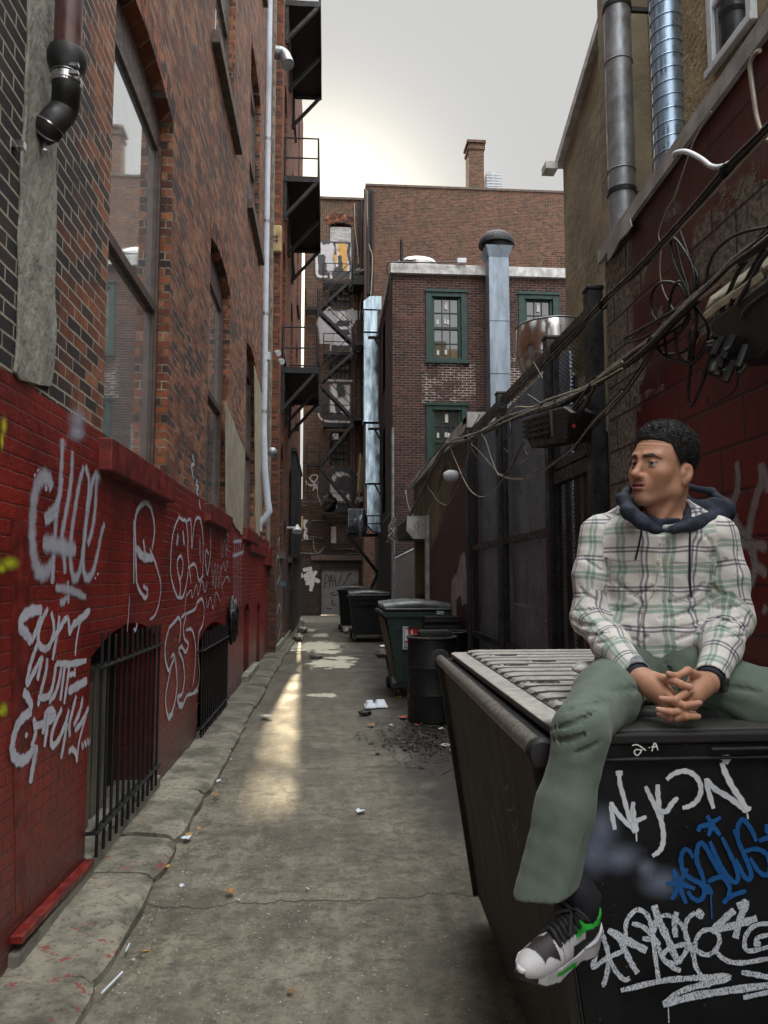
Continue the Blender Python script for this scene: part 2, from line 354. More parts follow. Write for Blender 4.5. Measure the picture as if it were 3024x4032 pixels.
def ground_mat():
    n = NT('concrete_alley'); P = n.pos(); s = n.sep(P)
    a = n.noise(P, 1.1, 7, .62); b = n.noise(P, 9, 6, .7); f = n.noise(P, 120, 3, .7); st = n.noise(n.scale(P, (6, .35, 1)), 1.6, 5, .6)
    c = n.mix(n.ramp(a, .32, .66), (.100, .092, .064), (.240, .222, .162))
    c = n.mix(n.ramp(st, .35, .7, 0, .5), c, (.10, .092, .072))
    c = n.mix(n.ramp(b, .36, .60, .75, 0), c, (.060, .054, .038)); c = n.mix(n.ramp(n.noise(n.scale(P, (1, .6, 1)), 3.3, 6, .75), .5, .66, 0, .55), c, (.26, .245, .19)); c = n.mix(n.ramp(n.noise(P, 33, 5, .8), .5, .62, 0, .5), c, (.05, .045, .033))
    c = n.mix(n.ramp(f, .57, .70, 0, .45), c, (.30, .28, .22))
    c = n.mix(n.ramp(n.noise(P, 60, 2, .5), .70, .73), c, (.42, .40, .33))
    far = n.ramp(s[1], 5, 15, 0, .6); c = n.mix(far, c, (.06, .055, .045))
    # darker ground by the bins on the right
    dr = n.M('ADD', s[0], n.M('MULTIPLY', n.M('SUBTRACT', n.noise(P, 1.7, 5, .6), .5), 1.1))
    dark_right = n.M('MULTIPLY', n.ramp(dr, .35, .95), n.M('MULTIPLY', n.ramp(s[1], 3.8, 5.6), n.ramp(s[1], 14, 26, 1, .3)))
    c = n.mix(n.M('MULTIPLY', dark_right, .85), c, (.018, .016, .013))
    # slab joints and cracks
    w1 = n.M('MULTIPLY', n.M('SUBTRACT', n.noise(n.comb(s[0], 0.), 2.6, 5, .6), .5), .42)
    crack = None
    for y0, wd, k in ((4.13, .010, 1.), (6.95, .007, .1), (11.9, .012, .1), (16.5, .015, .3)):
        d = n.M('ABSOLUTE', n.M('SUBTRACT', s[1], n.M('ADD', y0, n.M('MULTIPLY', w1, k)))); t = n.ramp(d, 0, n.M('MULTIPLY', wd, n.ramp(b, .3, .7, .4, 1.7)), 1, 0)
        crack = t if crack is None else n.M('MAXIMUM', crack, t)
    vor = n.n('TexVoronoi', feature='DISTANCE_TO_EDGE'); n.L.new(n.comb(n.M('ADD', s[0], n.M('MULTIPLY', b, .3)), n.M('ADD', s[1], n.M('MULTIPLY', a, .8))), vor.inputs['Vector']); vor.inputs['Scale'].default_value = .45
    t = n.M('MULTIPLY', n.ramp(vor.outputs['Distance'], 0, .006, 1, 0), n.ramp(a, .5, .6)); crack = n.M('MAXIMUM', crack, n.M('MULTIPLY', t, .25))
    c = n.mix(crack, c, (.012, .011, .009))
    # pale yellowish patches further up the alley
    pn = n.M('SUBTRACT', n.noise(n.scale(P, (1.6, 1.1, 1)), 2.6, 6, .72), .5); pale_patch = None
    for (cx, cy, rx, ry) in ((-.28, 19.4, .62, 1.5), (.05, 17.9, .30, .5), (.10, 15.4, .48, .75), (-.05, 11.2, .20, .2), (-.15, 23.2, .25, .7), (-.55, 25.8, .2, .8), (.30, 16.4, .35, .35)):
        dx = n.M('DIVIDE', n.M('SUBTRACT', s[0], cx), rx); dy = n.M('DIVIDE', n.M('SUBTRACT', s[1], cy), ry); e = n.M('ADD', n.M('SQRT', n.M('ADD', n.M('MULTIPLY', dx, dx), n.M('MULTIPLY', dy, dy))), n.M('MULTIPLY', pn, 3.4)); t = n.ramp(e, .88, .98, 1, 0); pale_patch = t if pale_patch is None else n.M('MAXIMUM', pale_patch, t)
    c = n.mix(n.M('MULTIPLY', pale_patch, .9), c, (.62, .60, .48)); pale_patch = n.M('MULTIPLY', pale_patch, .3)
    wet = n.ramp(n.noise(n.scale(P, (1, .5, 1)), 2.2, 5), .42, .62)
    rg = n.ramp(n.M('MULTIPLY', wet, n.ramp(s[1], 2, 12)), 0, 1, .56, .44); rg = n.M('MULTIPLY', rg, n.M('SUBTRACT', 1, n.M('MULTIPLY', pale_patch, .93)))
    h = n.M('ADD', n.M('MULTIPLY', b, .6), n.M('ADD', n.M('MULTIPLY', f, .35), n.M('MULTIPLY', crack, -1.5))); h = n.M('MULTIPLY', h, n.M('SUBTRACT', 1, pale_patch))
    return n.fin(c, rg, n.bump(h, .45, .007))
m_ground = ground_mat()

# ================================================================== GROUND AND KERB
g = MB(); nx, ny = 60, 260
gx = np.linspace(-14, 14, nx); gy = np.concatenate([np.linspace(-10, 2, 20), np.linspace(2.1, 40, 220), np.linspace(42, 70, 20)])
for y in gy:
    for x in gx: g.v.append(Vector((x, y, .018*(mnoise.noise(Vector((x*.5, y*.45, 0)))) - (.012 if -1.2 < x < -.6 else 0))))
for j in range(len(gy)-1):
    for i in range(nx-1): a = j*nx+i; g.f.append((a, a+1, a+1+nx, a+nx)); g.mi.append(0)
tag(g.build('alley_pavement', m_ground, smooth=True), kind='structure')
def kerb_mat():
    n = NT('kerb_stone'); P = n.pos()
    c = n.mix(n.ramp(n.noise(P, 3.2, 7, .68), .34, .66), (.085, .08, .06), (.28, .262, .20))
    c = n.mix(n.ramp(n.noise(P, 28, 5, .75), .5, .66, 0, .7), c, (.035, .033, .026))
    sp = n.M('MULTIPLY', n.ramp(n.noise(P, 9, 3, .75), .615, .63), n.ramp(n.sep(P)[1], 3.6, 6.5, 1, 0)); c = n.mix(n.M('MULTIPLY', sp, .8), c, (.22, .03, .028))
    c = n.mix(n.ramp(n.sep(P)[1], 6, 11, 0, .55), c, (.05, .047, .038))
    return n.fin(c, .85, n.bump(n.M('ADD', n.noise(P, 12, 6, .7), n.M('MULTIPLY', n.noise(P, 80, 4, .7), .3)), .9, .016))
m_kerb = kerb_mat()
k = MB(); y = -.4; stops = [(-.4, .9), (.9, 2.2), (2.2, 3.34), (3.36, 4.45), (4.47, 5.05), (5.08, 6.1), (6.13, 7.6)]
yy = 7.63
while yy < 30: L_ = random.uniform(1.0, 2.1); stops.append((yy, min(30.6, yy+L_))); yy += L_+.03
for a, b in stops:
    ht = .065+random.uniform(-.01, .01); xo = -.9+random.uniform(-.02, .02); far = a > 17
    xl = -1.31 if not far else -1.12; xo = xo+(.03 if far else 0)
    if b <= 3.4: xo -= .02; ht += .012
    nu, nv = 7, max(6, int((b-a)/.07)); o = len(k.v); rows = []
    for j in range(nv+1):
        y_ = a+(b-a)*j/nv; e = min(j, nv-j)/nv*(b-a); rc = .022*math.exp(-e/.03)
        prof = [(xl, ht), (xl+.14, ht+.003), (xo-.09, ht-.004), (xo-.035, ht-.012), (xo-.008, ht-.035), (xo, ht*.45), (xo+.004, -.04)]
        for i, (px, pz) in enumerate(prof):
            q = Vector((px*3.1, y_*3.1, pz*3)); dn = mnoise.noise(q)*.018+mnoise.noise(q*4)*.008
            k.v.append(Vector((px+(dn-rc if i > 2 else 0), y_, pz+dn*.7-(rc*.35 if i < 5 else 0))))
    for j in range(nv):
        for i in range(6): q = o+j*7+i; k.f.append((q, q+1, q+8, q+7)); k.mi.append(0)
    for row in (0, nv): k.f.append(tuple(o+row*7+i for i in range(7))+()); k.mi.append(0)
tag(k.build('kerb', m_kerb, smooth=True, auto=50), kind='structure')

# ================================================================== LEFT BRICK BUILDING (window openings every 3.8 m)
XL = -1.3
def arch(y0, y1, z0, zs, rise, X=XL, n=14):
    """opening outline on an X plane with a segmental arch"""
    c = (y0+y1)/2; hw = (y1-y0)/2; r = (hw*hw+rise*rise)/(2*rise); p = [Vector((X, y0, z0)), Vector((X, y1, z0))]
    for i in range(n+1):
        t = -1+2*i/n; yy = c-hw*t; p.append(Vector((X, yy, zs-(r-rise)+math.sqrt(max(0, r*r-(yy-c)**2)))))
    return p
left = thing('brick_building', 'tall old brick building with red painted base and arched windows, nearest on the left', 'building', (XL, 8, 0))
wins = []
for r_, (zb, zs) in enumerate([(2.47, 5.41), (7.72, 10.5), (12.9, 15.5)]):
    for c_ in range(-1, 4):
        y0 = 4.5+3.8*c_; y1 = y0+1.72
        if c_ == 3 and r_ > 0: continue
        if c_ == 3: y0, y1 = 15.55, 16.35
        wins.append((y0, y1, zb, zs, .12))
base = [(4.42, 6.05, .14, 1.22, .14), (8.05, 10.0, .1, 1.02, .14), (12.35, 13.2, .02, 1.15, .12), (14.6, 15.3, .02, 1.1, .12)]
wl = MB(); outer = [(XL, -6, -.1), (XL, 17.0, -.1), (XL, 17.0, 19), (XL, -6, 19)]
holes = [arch(*t) for t in wins+base]
# tessellate in slabs to keep triangles well shaped
wl.holed(outer, [h[::-1] for h in holes])
for h in holes: wl.reveal(h, (-.28, 0, 0))
wl.box(-9, XL-.3, -6, 16.9, -.1, 18.98)
for z in (19.0,): wl.box(-9, XL+.12, -6, 17.02, 19.0, 19.25)
wl.add([(XL, 17.0, -.1), (-9, 17.001, -.1), (-9, 17.001, 19), (XL, 17.0, 19)], [(0, 1, 2, 3)])
wl.build('wall', m_left, left)
# voussoir rings over the windows
def voussoirs(mb, y0, y1, zs, rise, X, th=.11, dep=.22):
    c = (y0+y1)/2; hw = (y1-y0)/2; r = (hw*hw+rise*rise)/(2*rise); cz = zs-(r-rise); a0 = math.asin(hw/r); n = int(2*a0*r/.075)
    for i in range(n):
        a, b = -a0+2*a0*i/n, -a0+2*a0*(i+.9)/n
        j = random.uniform(-.003, .003); pr = [(c+rr*math.sin(t), cz+rr*math.cos(t)) for t, rr in ((a, r+.001), (b, r+.001), (b, r+dep), (a, r+dep))]
        mb.hexa([(X-.02, p, q) for p, q in pr]+[(X+.004+j*.5, p, q) for p, q in pr])
def vous_mat():
    n = NT('arch_brick'); P = n.pos(); v = n.n('TexVoronoi'); n.L.new(P, v.inputs['Vector']); v.inputs['Scale'].default_value = 9
    c = n.cramp(n.sep(v.outputs['Color'])[0], REDS); c = n.mix(n.ramp(n.noise(P, 14, 5, .65), .3, .75, 0, .5), c, (.02, .012, .01))
    return n.fin(c, .85, n.bump(n.noise(P, 60, 5, .7), .6, .006))
m_vous = vous_mat()
for y0, y1, zb, zs, rise in wins: vb = MB(); voussoirs(vb, y0, y1, zs, rise, XL); vb.build('brick_arch', m_vous, left)
for i, (y0, y1, zb, zs, rise) in enumerate(wins):
    xg = XL-.10; f = MB(); ap = arch(y0+.02, y1-.02, zb, zs-.02, rise*.93, xg); ip = arch(y0+.09, y1-.09, zb+.09, zs-.26, .012, xg)
    f.holed(ap, [ip[::-1]]); f.reveal(ip, (-.05, 0, 0)); f.reveal(ap, (-.12, 0, 0))
    zm = zb+(zs-zb)*.46; f.box(xg-.05, xg+.012, y0+.09, y1-.09, zm-.035, zm+.035); f.box(xg-.05, xg+.035, y0+.02, y1-.02, zb-.005, zb+.055)
    f.box(xg-.04, xg+.02, y1-.075, y1-.02, zb+.05, zs-.22)
    fo = f.build('window_frame', m_frame, left)
    gm = MB(); gp = arch(y0+.085, y1-.085, zb+.085, zs-.255, .012, xg-.03); gm.holed(gp, []); gm.build('pane', m_glass, fo)
    sm = MB(); red = zb < 3
    if red: sm.box(XL-.2, XL+.075, y0-.06, y1+.1, zb-.2, zb-.012)
    else: sm.box(XL-.2, XL+.09, y0-.2, y1+.35, zb-.17, zb-.012)
    s_ = sm.build('window_sill', m_red if red else m_stone, left, bevel=.008)
    s_['label'] = 'red painted stone window sill' if red else 'dark stone window sill'
# cement strip beside the brown downpipe, beige render patches
def ragged(poly, amp, step=.06, seed=0):
    out = []; n = len(poly)
    for i in range(n):
        a, b = Vector(poly[i]), Vector(poly[(i+1) % n]); m = max(1, int((b-a).length/step))
        for j in range(m):
            p = a.lerp(b, j/m); out.append(p+Vector((0, mnoise.noise(p*5+Vector((seed, 0, 0))), mnoise.noise(p*5+Vector((0, seed+3, 9)))))*amp)
    return out
def patch(name, poly, mat, par, th=.012, amp=.03, seed=0, label=None):
    mb = MB(); mb.prism(ragged(poly, amp, seed=seed), (th, 0, 0)); o = mb.build(name, mat, par, bevel=.004, seg=1)
    if label: o['label'] = label
    return o
P_ = lambda x, y, X=XL: pX(x, y, X)
patch('cement_strip', [P_(72, 1500), P_(195, 1530), P_(212, 1300), P_(208, 900), P_(215, 500), P_(215, -150), P_(110, -150), P_(98, 300), P_(76, 560), P_(72, 900), P_(62, 1200), P_(50, 1470)], m_cement, left, .014, .03, 2, 'rough trowelled grey cement strip in the brickwork')
patch('render_patch', [P_(885, 1580), P_(962, 1780), P_(952, 2110), P_(888, 2030)], m_beige, left, .014, .03, 5, 'smooth beige render patch')
patch('render_patch', [P_(1000, 1440), P_(1030, 1560), P_(1028, 2120), P_(1004, 2105)], m_beige, left, .012, .05, 6, 'flaking beige render strip')
patch('red_skirt', [P_(120, 2050), P_(40, 2050), P_(60, 3600), P_(100, 3600)], m_red, left, .0022, .01, 8, 'smooth red painted render band')
# painted ledge and plinth at the base
mb = MB(); mb.bar((XL+.028, 3.42, .165), (XL+.028, 4.42, .125), .055, .035)
mb.build('base_ledge', m_red, left, bevel=.006)
mb = MB(); mb.box(XL-.01, XL+.045, 3.42, 4.42, -.02, .11); mb.build('ledge_foot', m_conc, left, bevel=.01)
mb = MB(); mb.box(XL-.3, XL+.03, 4.44, 6.2, -.05, .15); mb.box(XL-.3, XL+.04, 8.0, 10.1, -.05, .1); mb.box(XL-.02, XL+.1, 12.1, 14.2, -.02, .17); build_each(mb, 'plinth', m_conc, left, bevel=.01)
# recess backs: boards and voids
mb = MB(); mb.box(-1.62, -1.58, 4.3, 6.2, 0, 1.5); mb.box(-1.7, -1.66, 7.9, 10.2, 0, 1.4); mb.box(-1.7, -1.66, 12.2, 15.5, 0, 1.4); build_each(mb, 'recess_back', m_dark, left)
mb = MB(); mb.box(-1.5, -1.44, 4.36, 4.95, .1, 1.02); mb.box(-1.52, -1.47, 5.1, 5.4, .1, 1.1); build_each(mb, 'recess_board', m_wood, left)
# pale pilaster at the far end
mb = MB(); mb.box(XL-.05, XL+.05, 16.75, 17.03, 2.3, 19); mb.build('corner_strip', m_conc, left)
mb = MB(); mb.box(XL-.05, XL+.10, 16.2, 17.04, 1.95, 2.33); mb.box(XL-.05, XL+.06, 13.0, 16.1, 2.12, 2.3); mb.build('painted_ledge', m_red, left, bevel=.01)

# ---- graffiti painted on the left wall (each tag a part of the building)
w_soft = spray('paint_white_soft', (.50, .52, .60), .75, .3, .78); w_hard = spray('paint_white', (.58, .60, .68), .45, .25, .92)
y_soft = puffmat('paint_yellow', (.55, .60, .02), .95); w_puff = puffmat('paint_haze', (.5, .52, .62), .6)
pl = lambda x, y: pX(x, y, XL); NL = (1, 0, 0)
z3 = dict(org=(0, 1500), sc_=.4219); z4 = dict(org=(0, 2300), sc_=.4219); z6 = dict(org=(500, 1700), sc_=.5425)
ribbons('graffiti_tag', w_soft, left, pl, NL, [
 [1.5, (478, 1010), (450, 920), (395, 900), (345, 960), (310, 1120), (295, 1350), (300, 1550), (325, 1700), (370, 1790), (430, 1780), (480, 1700)],
 [(575, 540), (572, 700), (562, 880), (550, 1030), (520, 1250), (505, 1480)], [(668, 650), (662, 850), (640, 1050), (605, 1250), (570, 1460), (590, 1640), (600, 1800)],
 [(775, 800), (735, 950), (700, 1150), (670, 1350), (650, 1550), (655, 1720), (685, 1850), (735, 1780), (765, 1600), (790, 1350), (830, 1100), (860, 930), (900, 850)],
 [(790, 790), (825, 950), (805, 1200), (790, 1400), (770, 1600), (775, 1780), (810, 1840), (860, 1780), (905, 1600), (940, 1420), (970, 1330)], [(900, 860), (890, 1000), (880, 1200), (850, 1400), (810, 1530)],
 [1.6, (390, 1515), (480, 1525), (600, 1560), (700, 1570)], [(405, 1290), (450, 1240), (500, 1190), (545, 1080), (570, 900)], [.7, (410, 1330), (470, 1280), (520, 1250)], [(490, 1620), (482, 1760), (478, 1895)]], .080, label='large dripping white spray tag', **z3)
ribbons('graffiti_tag', w_hard, left, pl, NL, [[(308, 870), (312, 885)], [(337, 825), (340, 840)], [(900, 1790), (902, 1815)], [(878, 1830), (880, 1850)], [(425, 1000), (405, 1010)]], .03, base=.004, **z3)
puff('graffiti_haze', w_puff, left, pl, NL, [(715, 500, 110, 100), (720, 360, 120, 160), (715, 470, 95, 90), (580, 590, 50, 80), (350, 1820, 60, 50), (910, 900, 50, 90)], **z3)
ribbons('graffiti_tag', w_soft, left, pl, NL, [[1.3, (510, 35), (600, 45), (700, 75), (795, 125)], [(622, -30), (628, 60), (630, 185)], [1.2, (550, 165), (580, 170), (615, 120)]], .05, base=.004, **z4)
ribbons('graffiti_tag', w_hard, left, pl, NL, [
 [1.5, (385, 240), (290, 250), (205, 310), (185, 400), (240, 470), (285, 545)], [(285, 545), (330, 430), (375, 300)], [(440, 225), (385, 330), (350, 450), (355, 560), (410, 605), (460, 560), (495, 420), (470, 260)],
 [(545, 295), (530, 430), (500, 600), (480, 710)], [(480, 520), (540, 430), (590, 340), (625, 310)], [(625, 310), (635, 380), (640, 450), (670, 390), (690, 340)], [1.3, (670, 380), (750, 320), (830, 240)], [.7, (742, 330), (718, 450), (700, 560), (692, 670)],
 [(345, 540), (300, 660), (260, 800), (240, 930), (300, 830), (370, 690)], [(385, 670), (360, 780), (335, 900)], [(430, 690), (415, 820), (375, 980), (340, 1140)], [(510, 740), (495, 860), (470, 980), (430, 1050), (340, 1060)], [(570, 740), (550, 880), (510, 1020), (450, 1100)],
 [(520, 740), (650, 745), (800, 715)], [(600, 750), (580, 900), (555, 1090)], [(640, 760), (620, 920), (590, 1120)], [.8, (640, 850), (690, 830)], [1.4, (630, 1000), (700, 960), (805, 900)], [.7, (690, 780), (690, 870)]], .046, label='white tag lettering in the brick courses', **z4)
ribbons('graffiti_tag', w_hard, left, pl, NL, [
 [1.2, (205, 1005), (250, 1060), (290, 1160)], [1.4, (285, 1195), (220, 1230), (150, 1320), (110, 1460), (105, 1570), (150, 1640), (215, 1640), (275, 1580), (310, 1490)], [.8, (235, 1385), (232, 1435)],
 [1.3, (330, 1500), (315, 1600), (290, 1730), (270, 1860)], [(300, 1250), (320, 1380), (280, 1520)], [(300, 1330), (400, 1310), (380, 1400)], [(450, 1190), (425, 1350), (400, 1520)], [(565, 1160), (500, 1300), (465, 1440), (480, 1510), (540, 1440), (600, 1290), (630, 1170)],
 [(620, 1290), (595, 1450), (562, 1630)], [(705, 1040), (670, 1180), (640, 1310), (645, 1425)], [(765, 1050), (740, 1180), (680, 1320)], [(820, 1150), (760, 1280), (690, 1370)], [.7, (800, 1220), (760, 1350), (725, 1500), (708, 1665)], [.9, (710, 1660), (700, 1580), (665, 1540), (630, 1570)],
 [.45, (755, 1470), (762, 1535), (785, 1460), (792, 1515), (812, 1445), (818, 1500), (835, 1435)], [1.2, (400, 1230), (460, 1180), (500, 1230), (440, 1270), (400, 1230)]], .048, label='lower white tag ending in a row of dots', base=.0035, **z4)
puff('graffiti_haze', y_soft, left, pl, NL, [(170, 1670, 75, 100), (90, 1700, 120, 90), (10, 1750, 60, 70), (30, 420, 40, 130), (10, 560, 25, 130)], **z3)
lab(puff('graffiti_haze', y_soft, left, pl, NL, [(30, 1170, 55, 95), (10, 1190, 40, 60)], **z4), 'fluorescent yellow spray blot')
ribbons('graffiti_tag', w_hard, left, pl, NL, [[(1268, 1890), (1262, 1700), (1256, 1500), (1255, 1300), (1285, 1190), (1355, 1135), (1405, 1200), (1432, 1330), (1432, 1450), (1412, 1570)], [1.6, (1265, 1560), (1330, 1640), (1420, 1650)], [(1330, 1480), (1350, 1640), (1355, 1690)],
 [.7, (1390, 1570), (1420, 1640), (1450, 1720), (1480, 1830), (1495, 1890)], [.6, (1240, 1300), (1240, 1890)]], .055, label='white sprayed skull', **z3)
ribbons('graffiti_tag', w_hard, left, pl, NL, [[(1270, 0), (1300, 70), (1350, 130), (1370, 60), (1330, 20)], [.7, (1495, -20), (1490, 90), (1465, 220), (1430, 300), (1390, 330)], [.5, (1205, 110), (1195, 280), (1183, 440)], [.9, (1275, 360), (1265, 420), (1240, 430)]], .045, **z4)
ribbons('graffiti_tag', w_hard, left, pl, NL, [
 [(375, 620), (345, 690), (322, 800), (314, 950), (318, 1060), (345, 1160), (373, 1205), (385, 1120), (365, 1010), (362, 940), (385, 900), (402, 940), (400, 1010), (382, 1075)], [(375, 615), (400, 640), (425, 650), (438, 760), (440, 900), (462, 1105)],
 [(430, 650), (458, 640), (466, 760), (468, 845), (482, 700), (500, 630), (530, 640), (548, 760), (550, 900), (545, 1050)], [(440, 990), (480, 960), (500, 990), (520, 1080), (550, 1040)], [(560, 650), (590, 635), (603, 720), (604, 850), (595, 950), (580, 1035), (566, 930), (572, 860), (590, 890)], [(375, 1200), (400, 1200), (425, 1120), (440, 1010)],
 [1.6, (365, 740), (362, 790), (355, 820)], [1.6, (402, 720), (408, 790), (412, 820)], [.8, (525, 770), (527, 950)]], .042, label='white bubble letter tag', **z6)
ribbons('graffiti_tag', w_hard, left, pl, NL, [
 [(300, 1425), (340, 1380), (370, 1350), (386, 1400), (375, 1530)], [(300, 1425), (275, 1530), (272, 1640), (298, 1735), (322, 1680), (335, 1650)], [(310, 1735), (285, 1850), (275, 1970), (300, 2085), (335, 1990), (358, 1850), (352, 1720), (335, 1620), (312, 1640)],
 [(390, 1350), (425, 1320), (405, 1420), (412, 1500), (440, 1540), (420, 1600), (392, 1560), (370, 1590), (400, 1660), (412, 1780), (395, 1900), (360, 1930), (390, 2000), (428, 1920), (475, 1900), (512, 1880)],
 [(430, 1320), (490, 1285), (505, 1240), (540, 1215), (556, 1290), (545, 1400), (518, 1460), (510, 1590), (522, 1750), (510, 1850), (480, 1890)], [(425, 1440), (470, 1440), (495, 1560), (490, 1720), (475, 1850)], [1.6, (300, 2070), (330, 2040)], [1.6, (370, 1990), (400, 1980)]], .045, label='tall white outline tag beside the barred window', **z6)
ribbons('graffiti_tag', w_hard, left, pl, NL, [
 [(470, 165), (485, 230), (465, 250), (480, 335)], [(510, 350), (498, 380), (516, 405), (500, 425), (514, 460)], [(525, 490), (522, 520), (530, 560)]], .05, **z6)
ribbons('graffiti_tag', w_hard, left, pl, NL, [
 [(612, 930), (615, 1010), (622, 1120), (635, 950), (640, 1140), (655, 960), (662, 1130), (678, 970), (680, 1080), (696, 1170)], [(680, 740), (690, 915), (702, 790), (718, 900), (715, 750), (732, 760), (722, 830), (735, 870)], [(685, 1000), (700, 950), (710, 1010), (725, 940), (730, 980)], [(690, 1110), (720, 1050), (742, 1085)],
 [(430, 1160), (418, 1240), (414, 1312)], [(430, 1190), (460, 1150), (470, 1205), (500, 1110), (512, 1185), (540, 1080), (560, 1165), (580, 1080)], [(570, 1200), (580, 1275), (602, 1200), (622, 1285), (642, 1165), (675, 1240)],
 [(705, 1680), (700, 1780), (712, 1868), (725, 1780)], [(735, 1620), (742, 1700), (740, 1850), (755, 1780), (760, 1650)], [(770, 1530), (785, 1600), (780, 1850), (768, 1760)]], .022, label='thin white scribbled tags', **z6)
ribbons('graffiti_tag', w_soft, left, pl, NL, [[(777, 750), (775, 1000), (776, 1300)], [(792, 740), (790, 1000), (789, 1290)], [(808, 800), (806, 1280)], [(822, 780), (824, 1000), (826, 1270)], [1.5, (765, 900), (800, 890), (845, 870)], [(855, 740), (845, 820), (832, 900)], [1.5, (770, 800), (830, 790)]], .055, label='runny white tag', **z6)

# ================================================================== BARRED BASEMENT WINDOW GRATES
def grate(y0, y1, zb, zt, n, lab_):
    t = thing('window_grate', lab_, 'window bars', (XL, (y0+y1)/2, 0), 'barred grates over the basement windows')
    x = XL+.045
    for i in range(n):
        y = y0+.06+(y1-y0-.12)*i/(n-1); lean = random.uniform(-.012, .012); m = MB(); m.tube([(x, y, zb-.14), (x, y+lean, zt+.17+random.uniform(-.02, .03))], .0095, 8)
        o = m.build('bar', m_iron, t)
    for z, nm in ((zt, 'top_rail'), (zb, 'bottom_rail')):
        m = MB(); m.box(x-.025, x+.022, y0, y1, z-.006, z+.006); m.bar((x, y0+.01, z), (XL-.02, y0+.01, z), .03, .012); m.bar((x, y1-.01, z), (XL-.02, y1-.01, z), .03, .012); m.build(nm, m_iron, t)
grate(4.42, 6.02, .27, 1.16, 12, 'black iron bars over the nearest arched basement opening, open at the top')
grate(7.95, 10.05, .16, .93, 14, 'black iron bars over the farther basement opening beside the hanging black bag')
# hanging bag by the second grate
def blob(name, c, r, mat, label, cat, amp=.3, par=None, group=None, sub=3, fr=2.2, seed=0):
    import bmesh
    bm = bmesh.new(); bmesh.ops.create_icosphere(bm, subdivisions=sub, radius=1)
    for v in bm.verts:
        d = 1+amp*mnoise.noise(v.co*fr+Vector((seed, 1.3, seed*.7)))+amp*.5*mnoise.noise(v.co*fr*2.3+Vector((seed, 4, 0))); v.co = Vector((v.co.x*r[0]*d, v.co.y*r[1]*d, v.co.z*r[2]*d))
    me = bpy.data.meshes.new(name); bm.to_mesh(me); bm.free(); me.materials.append(mat); me.polygons.foreach_set('use_smooth', [True]*len(me.polygons))
    o = bpy.data.objects.new(name, me); C.objects.link(o); o.location = c
    if par is not None: o.parent = par; o.location = Vector(c)-WORLD_OFF(par)
    else: tag(o, label, cat, group)
    return o
m_bag = plain('bin_bag', (.012, .013, .013), .28, var=.3, vs=6, bump=.9, bs=14, bd=.03)
blob('garbage_bag', (XL+.07, 10.35, 1.12), (.07, .16, .30), m_bag, 'shiny black plastic bag hanging on the red wall beside the second window grate', 'bag', .5, seed=3)

# ================================================================== DOWNPIPES ON THE LEFT WALL
t = thing('brown_downpipe', 'brown painted downpipe ending in a black rubber elbow held by bright steel clamps', 'downpipe', (XL+.12, 3.3, 5))
def on(x, y, X=XL+.13): return pX(x, y, X)
p0, p1 = on(283, 190), on(255, -250); ax = Vector((p0.x, p0.y, 0)); zz = p0.z
cx_, cy_ = XL+.125, on(268, 150, XL+.125).y
m = MB(); m.tube([(cx_, cy_, 9), (cx_, cy_, on(270, 170).z-.10)], .060, 24); m.build('pipe', m_brownp, t, smooth=True, auto=50)
z0 = on(283, 172).z-.065; z1 = on(283, 290).z-.055
m = MB(); m.lathe([(.062, 0), (.080, -.002), (.086, -.02), (.084, -(z0-z1)*.5), (.070, -(z0-z1)*.85), (.064, -(z0-z1))], (cx_, cy_, z0), n=28); m.build('reducer', m_rubber, t, smooth=True, auto=50)
zc = z1; m = MB()
for dz in (-.005, -.042): m.lathe([(.0655, 0), (.0675, -.002), (.0675, -.013), (.0655, -.015)], (cx_, cy_, zc-dz-.02), n=28)
m.lathe([(.0645, .03), (.0645, -.03)], (cx_, cy_, zc-.01), n=28); m.box(cx_+.03, cx_+.07, cy_-.065, cy_-.045, zc-.02, zc-.005); m.box(cx_+.03, cx_+.07, cy_-.065, cy_-.045, zc+.017, zc+.03)
m.build('clamp', m_clamp, t, smooth=True, auto=40)
el = [Vector((cx_, cy_, zc-.01))]
e2 = on(195, 505, XL+.06); e1 = on(262, 400, XL+.115)
pts = crom([(cx_, cy_, zc), (cx_+.002, cy_, zc-.05), tuple(on(252, 430, XL+.105)), tuple(on(212, 478, XL+.075)), tuple(on(186, 520, XL+.045)), tuple(on(176, 560, XL+.01))], 8)
m = MB(); m.tube(pts, [.061]*(len(pts)-9)+[.056-.0042*i for i in range(9)], 24); m.build('elbow', m_rubber, t, smooth=True, auto=60)
i0 = int(len(pts)*.66); m = MB(); 
for q in (i0, i0+4): m.tube([pts[q], pts[q+1]], .0635, 26)
m.build('clamp', m_clamp, t, smooth=True, auto=40)
m = MB(); m.tube([on(178, 545, XL+.03), on(176, 600, XL+.035)], .018, 8); m.box(XL, XL+.05, on(176, 560).y-.01, on(176, 560).y+.02, on(176, 590).z, on(176, 560).z); m.build('bracket', m_clamp, t)

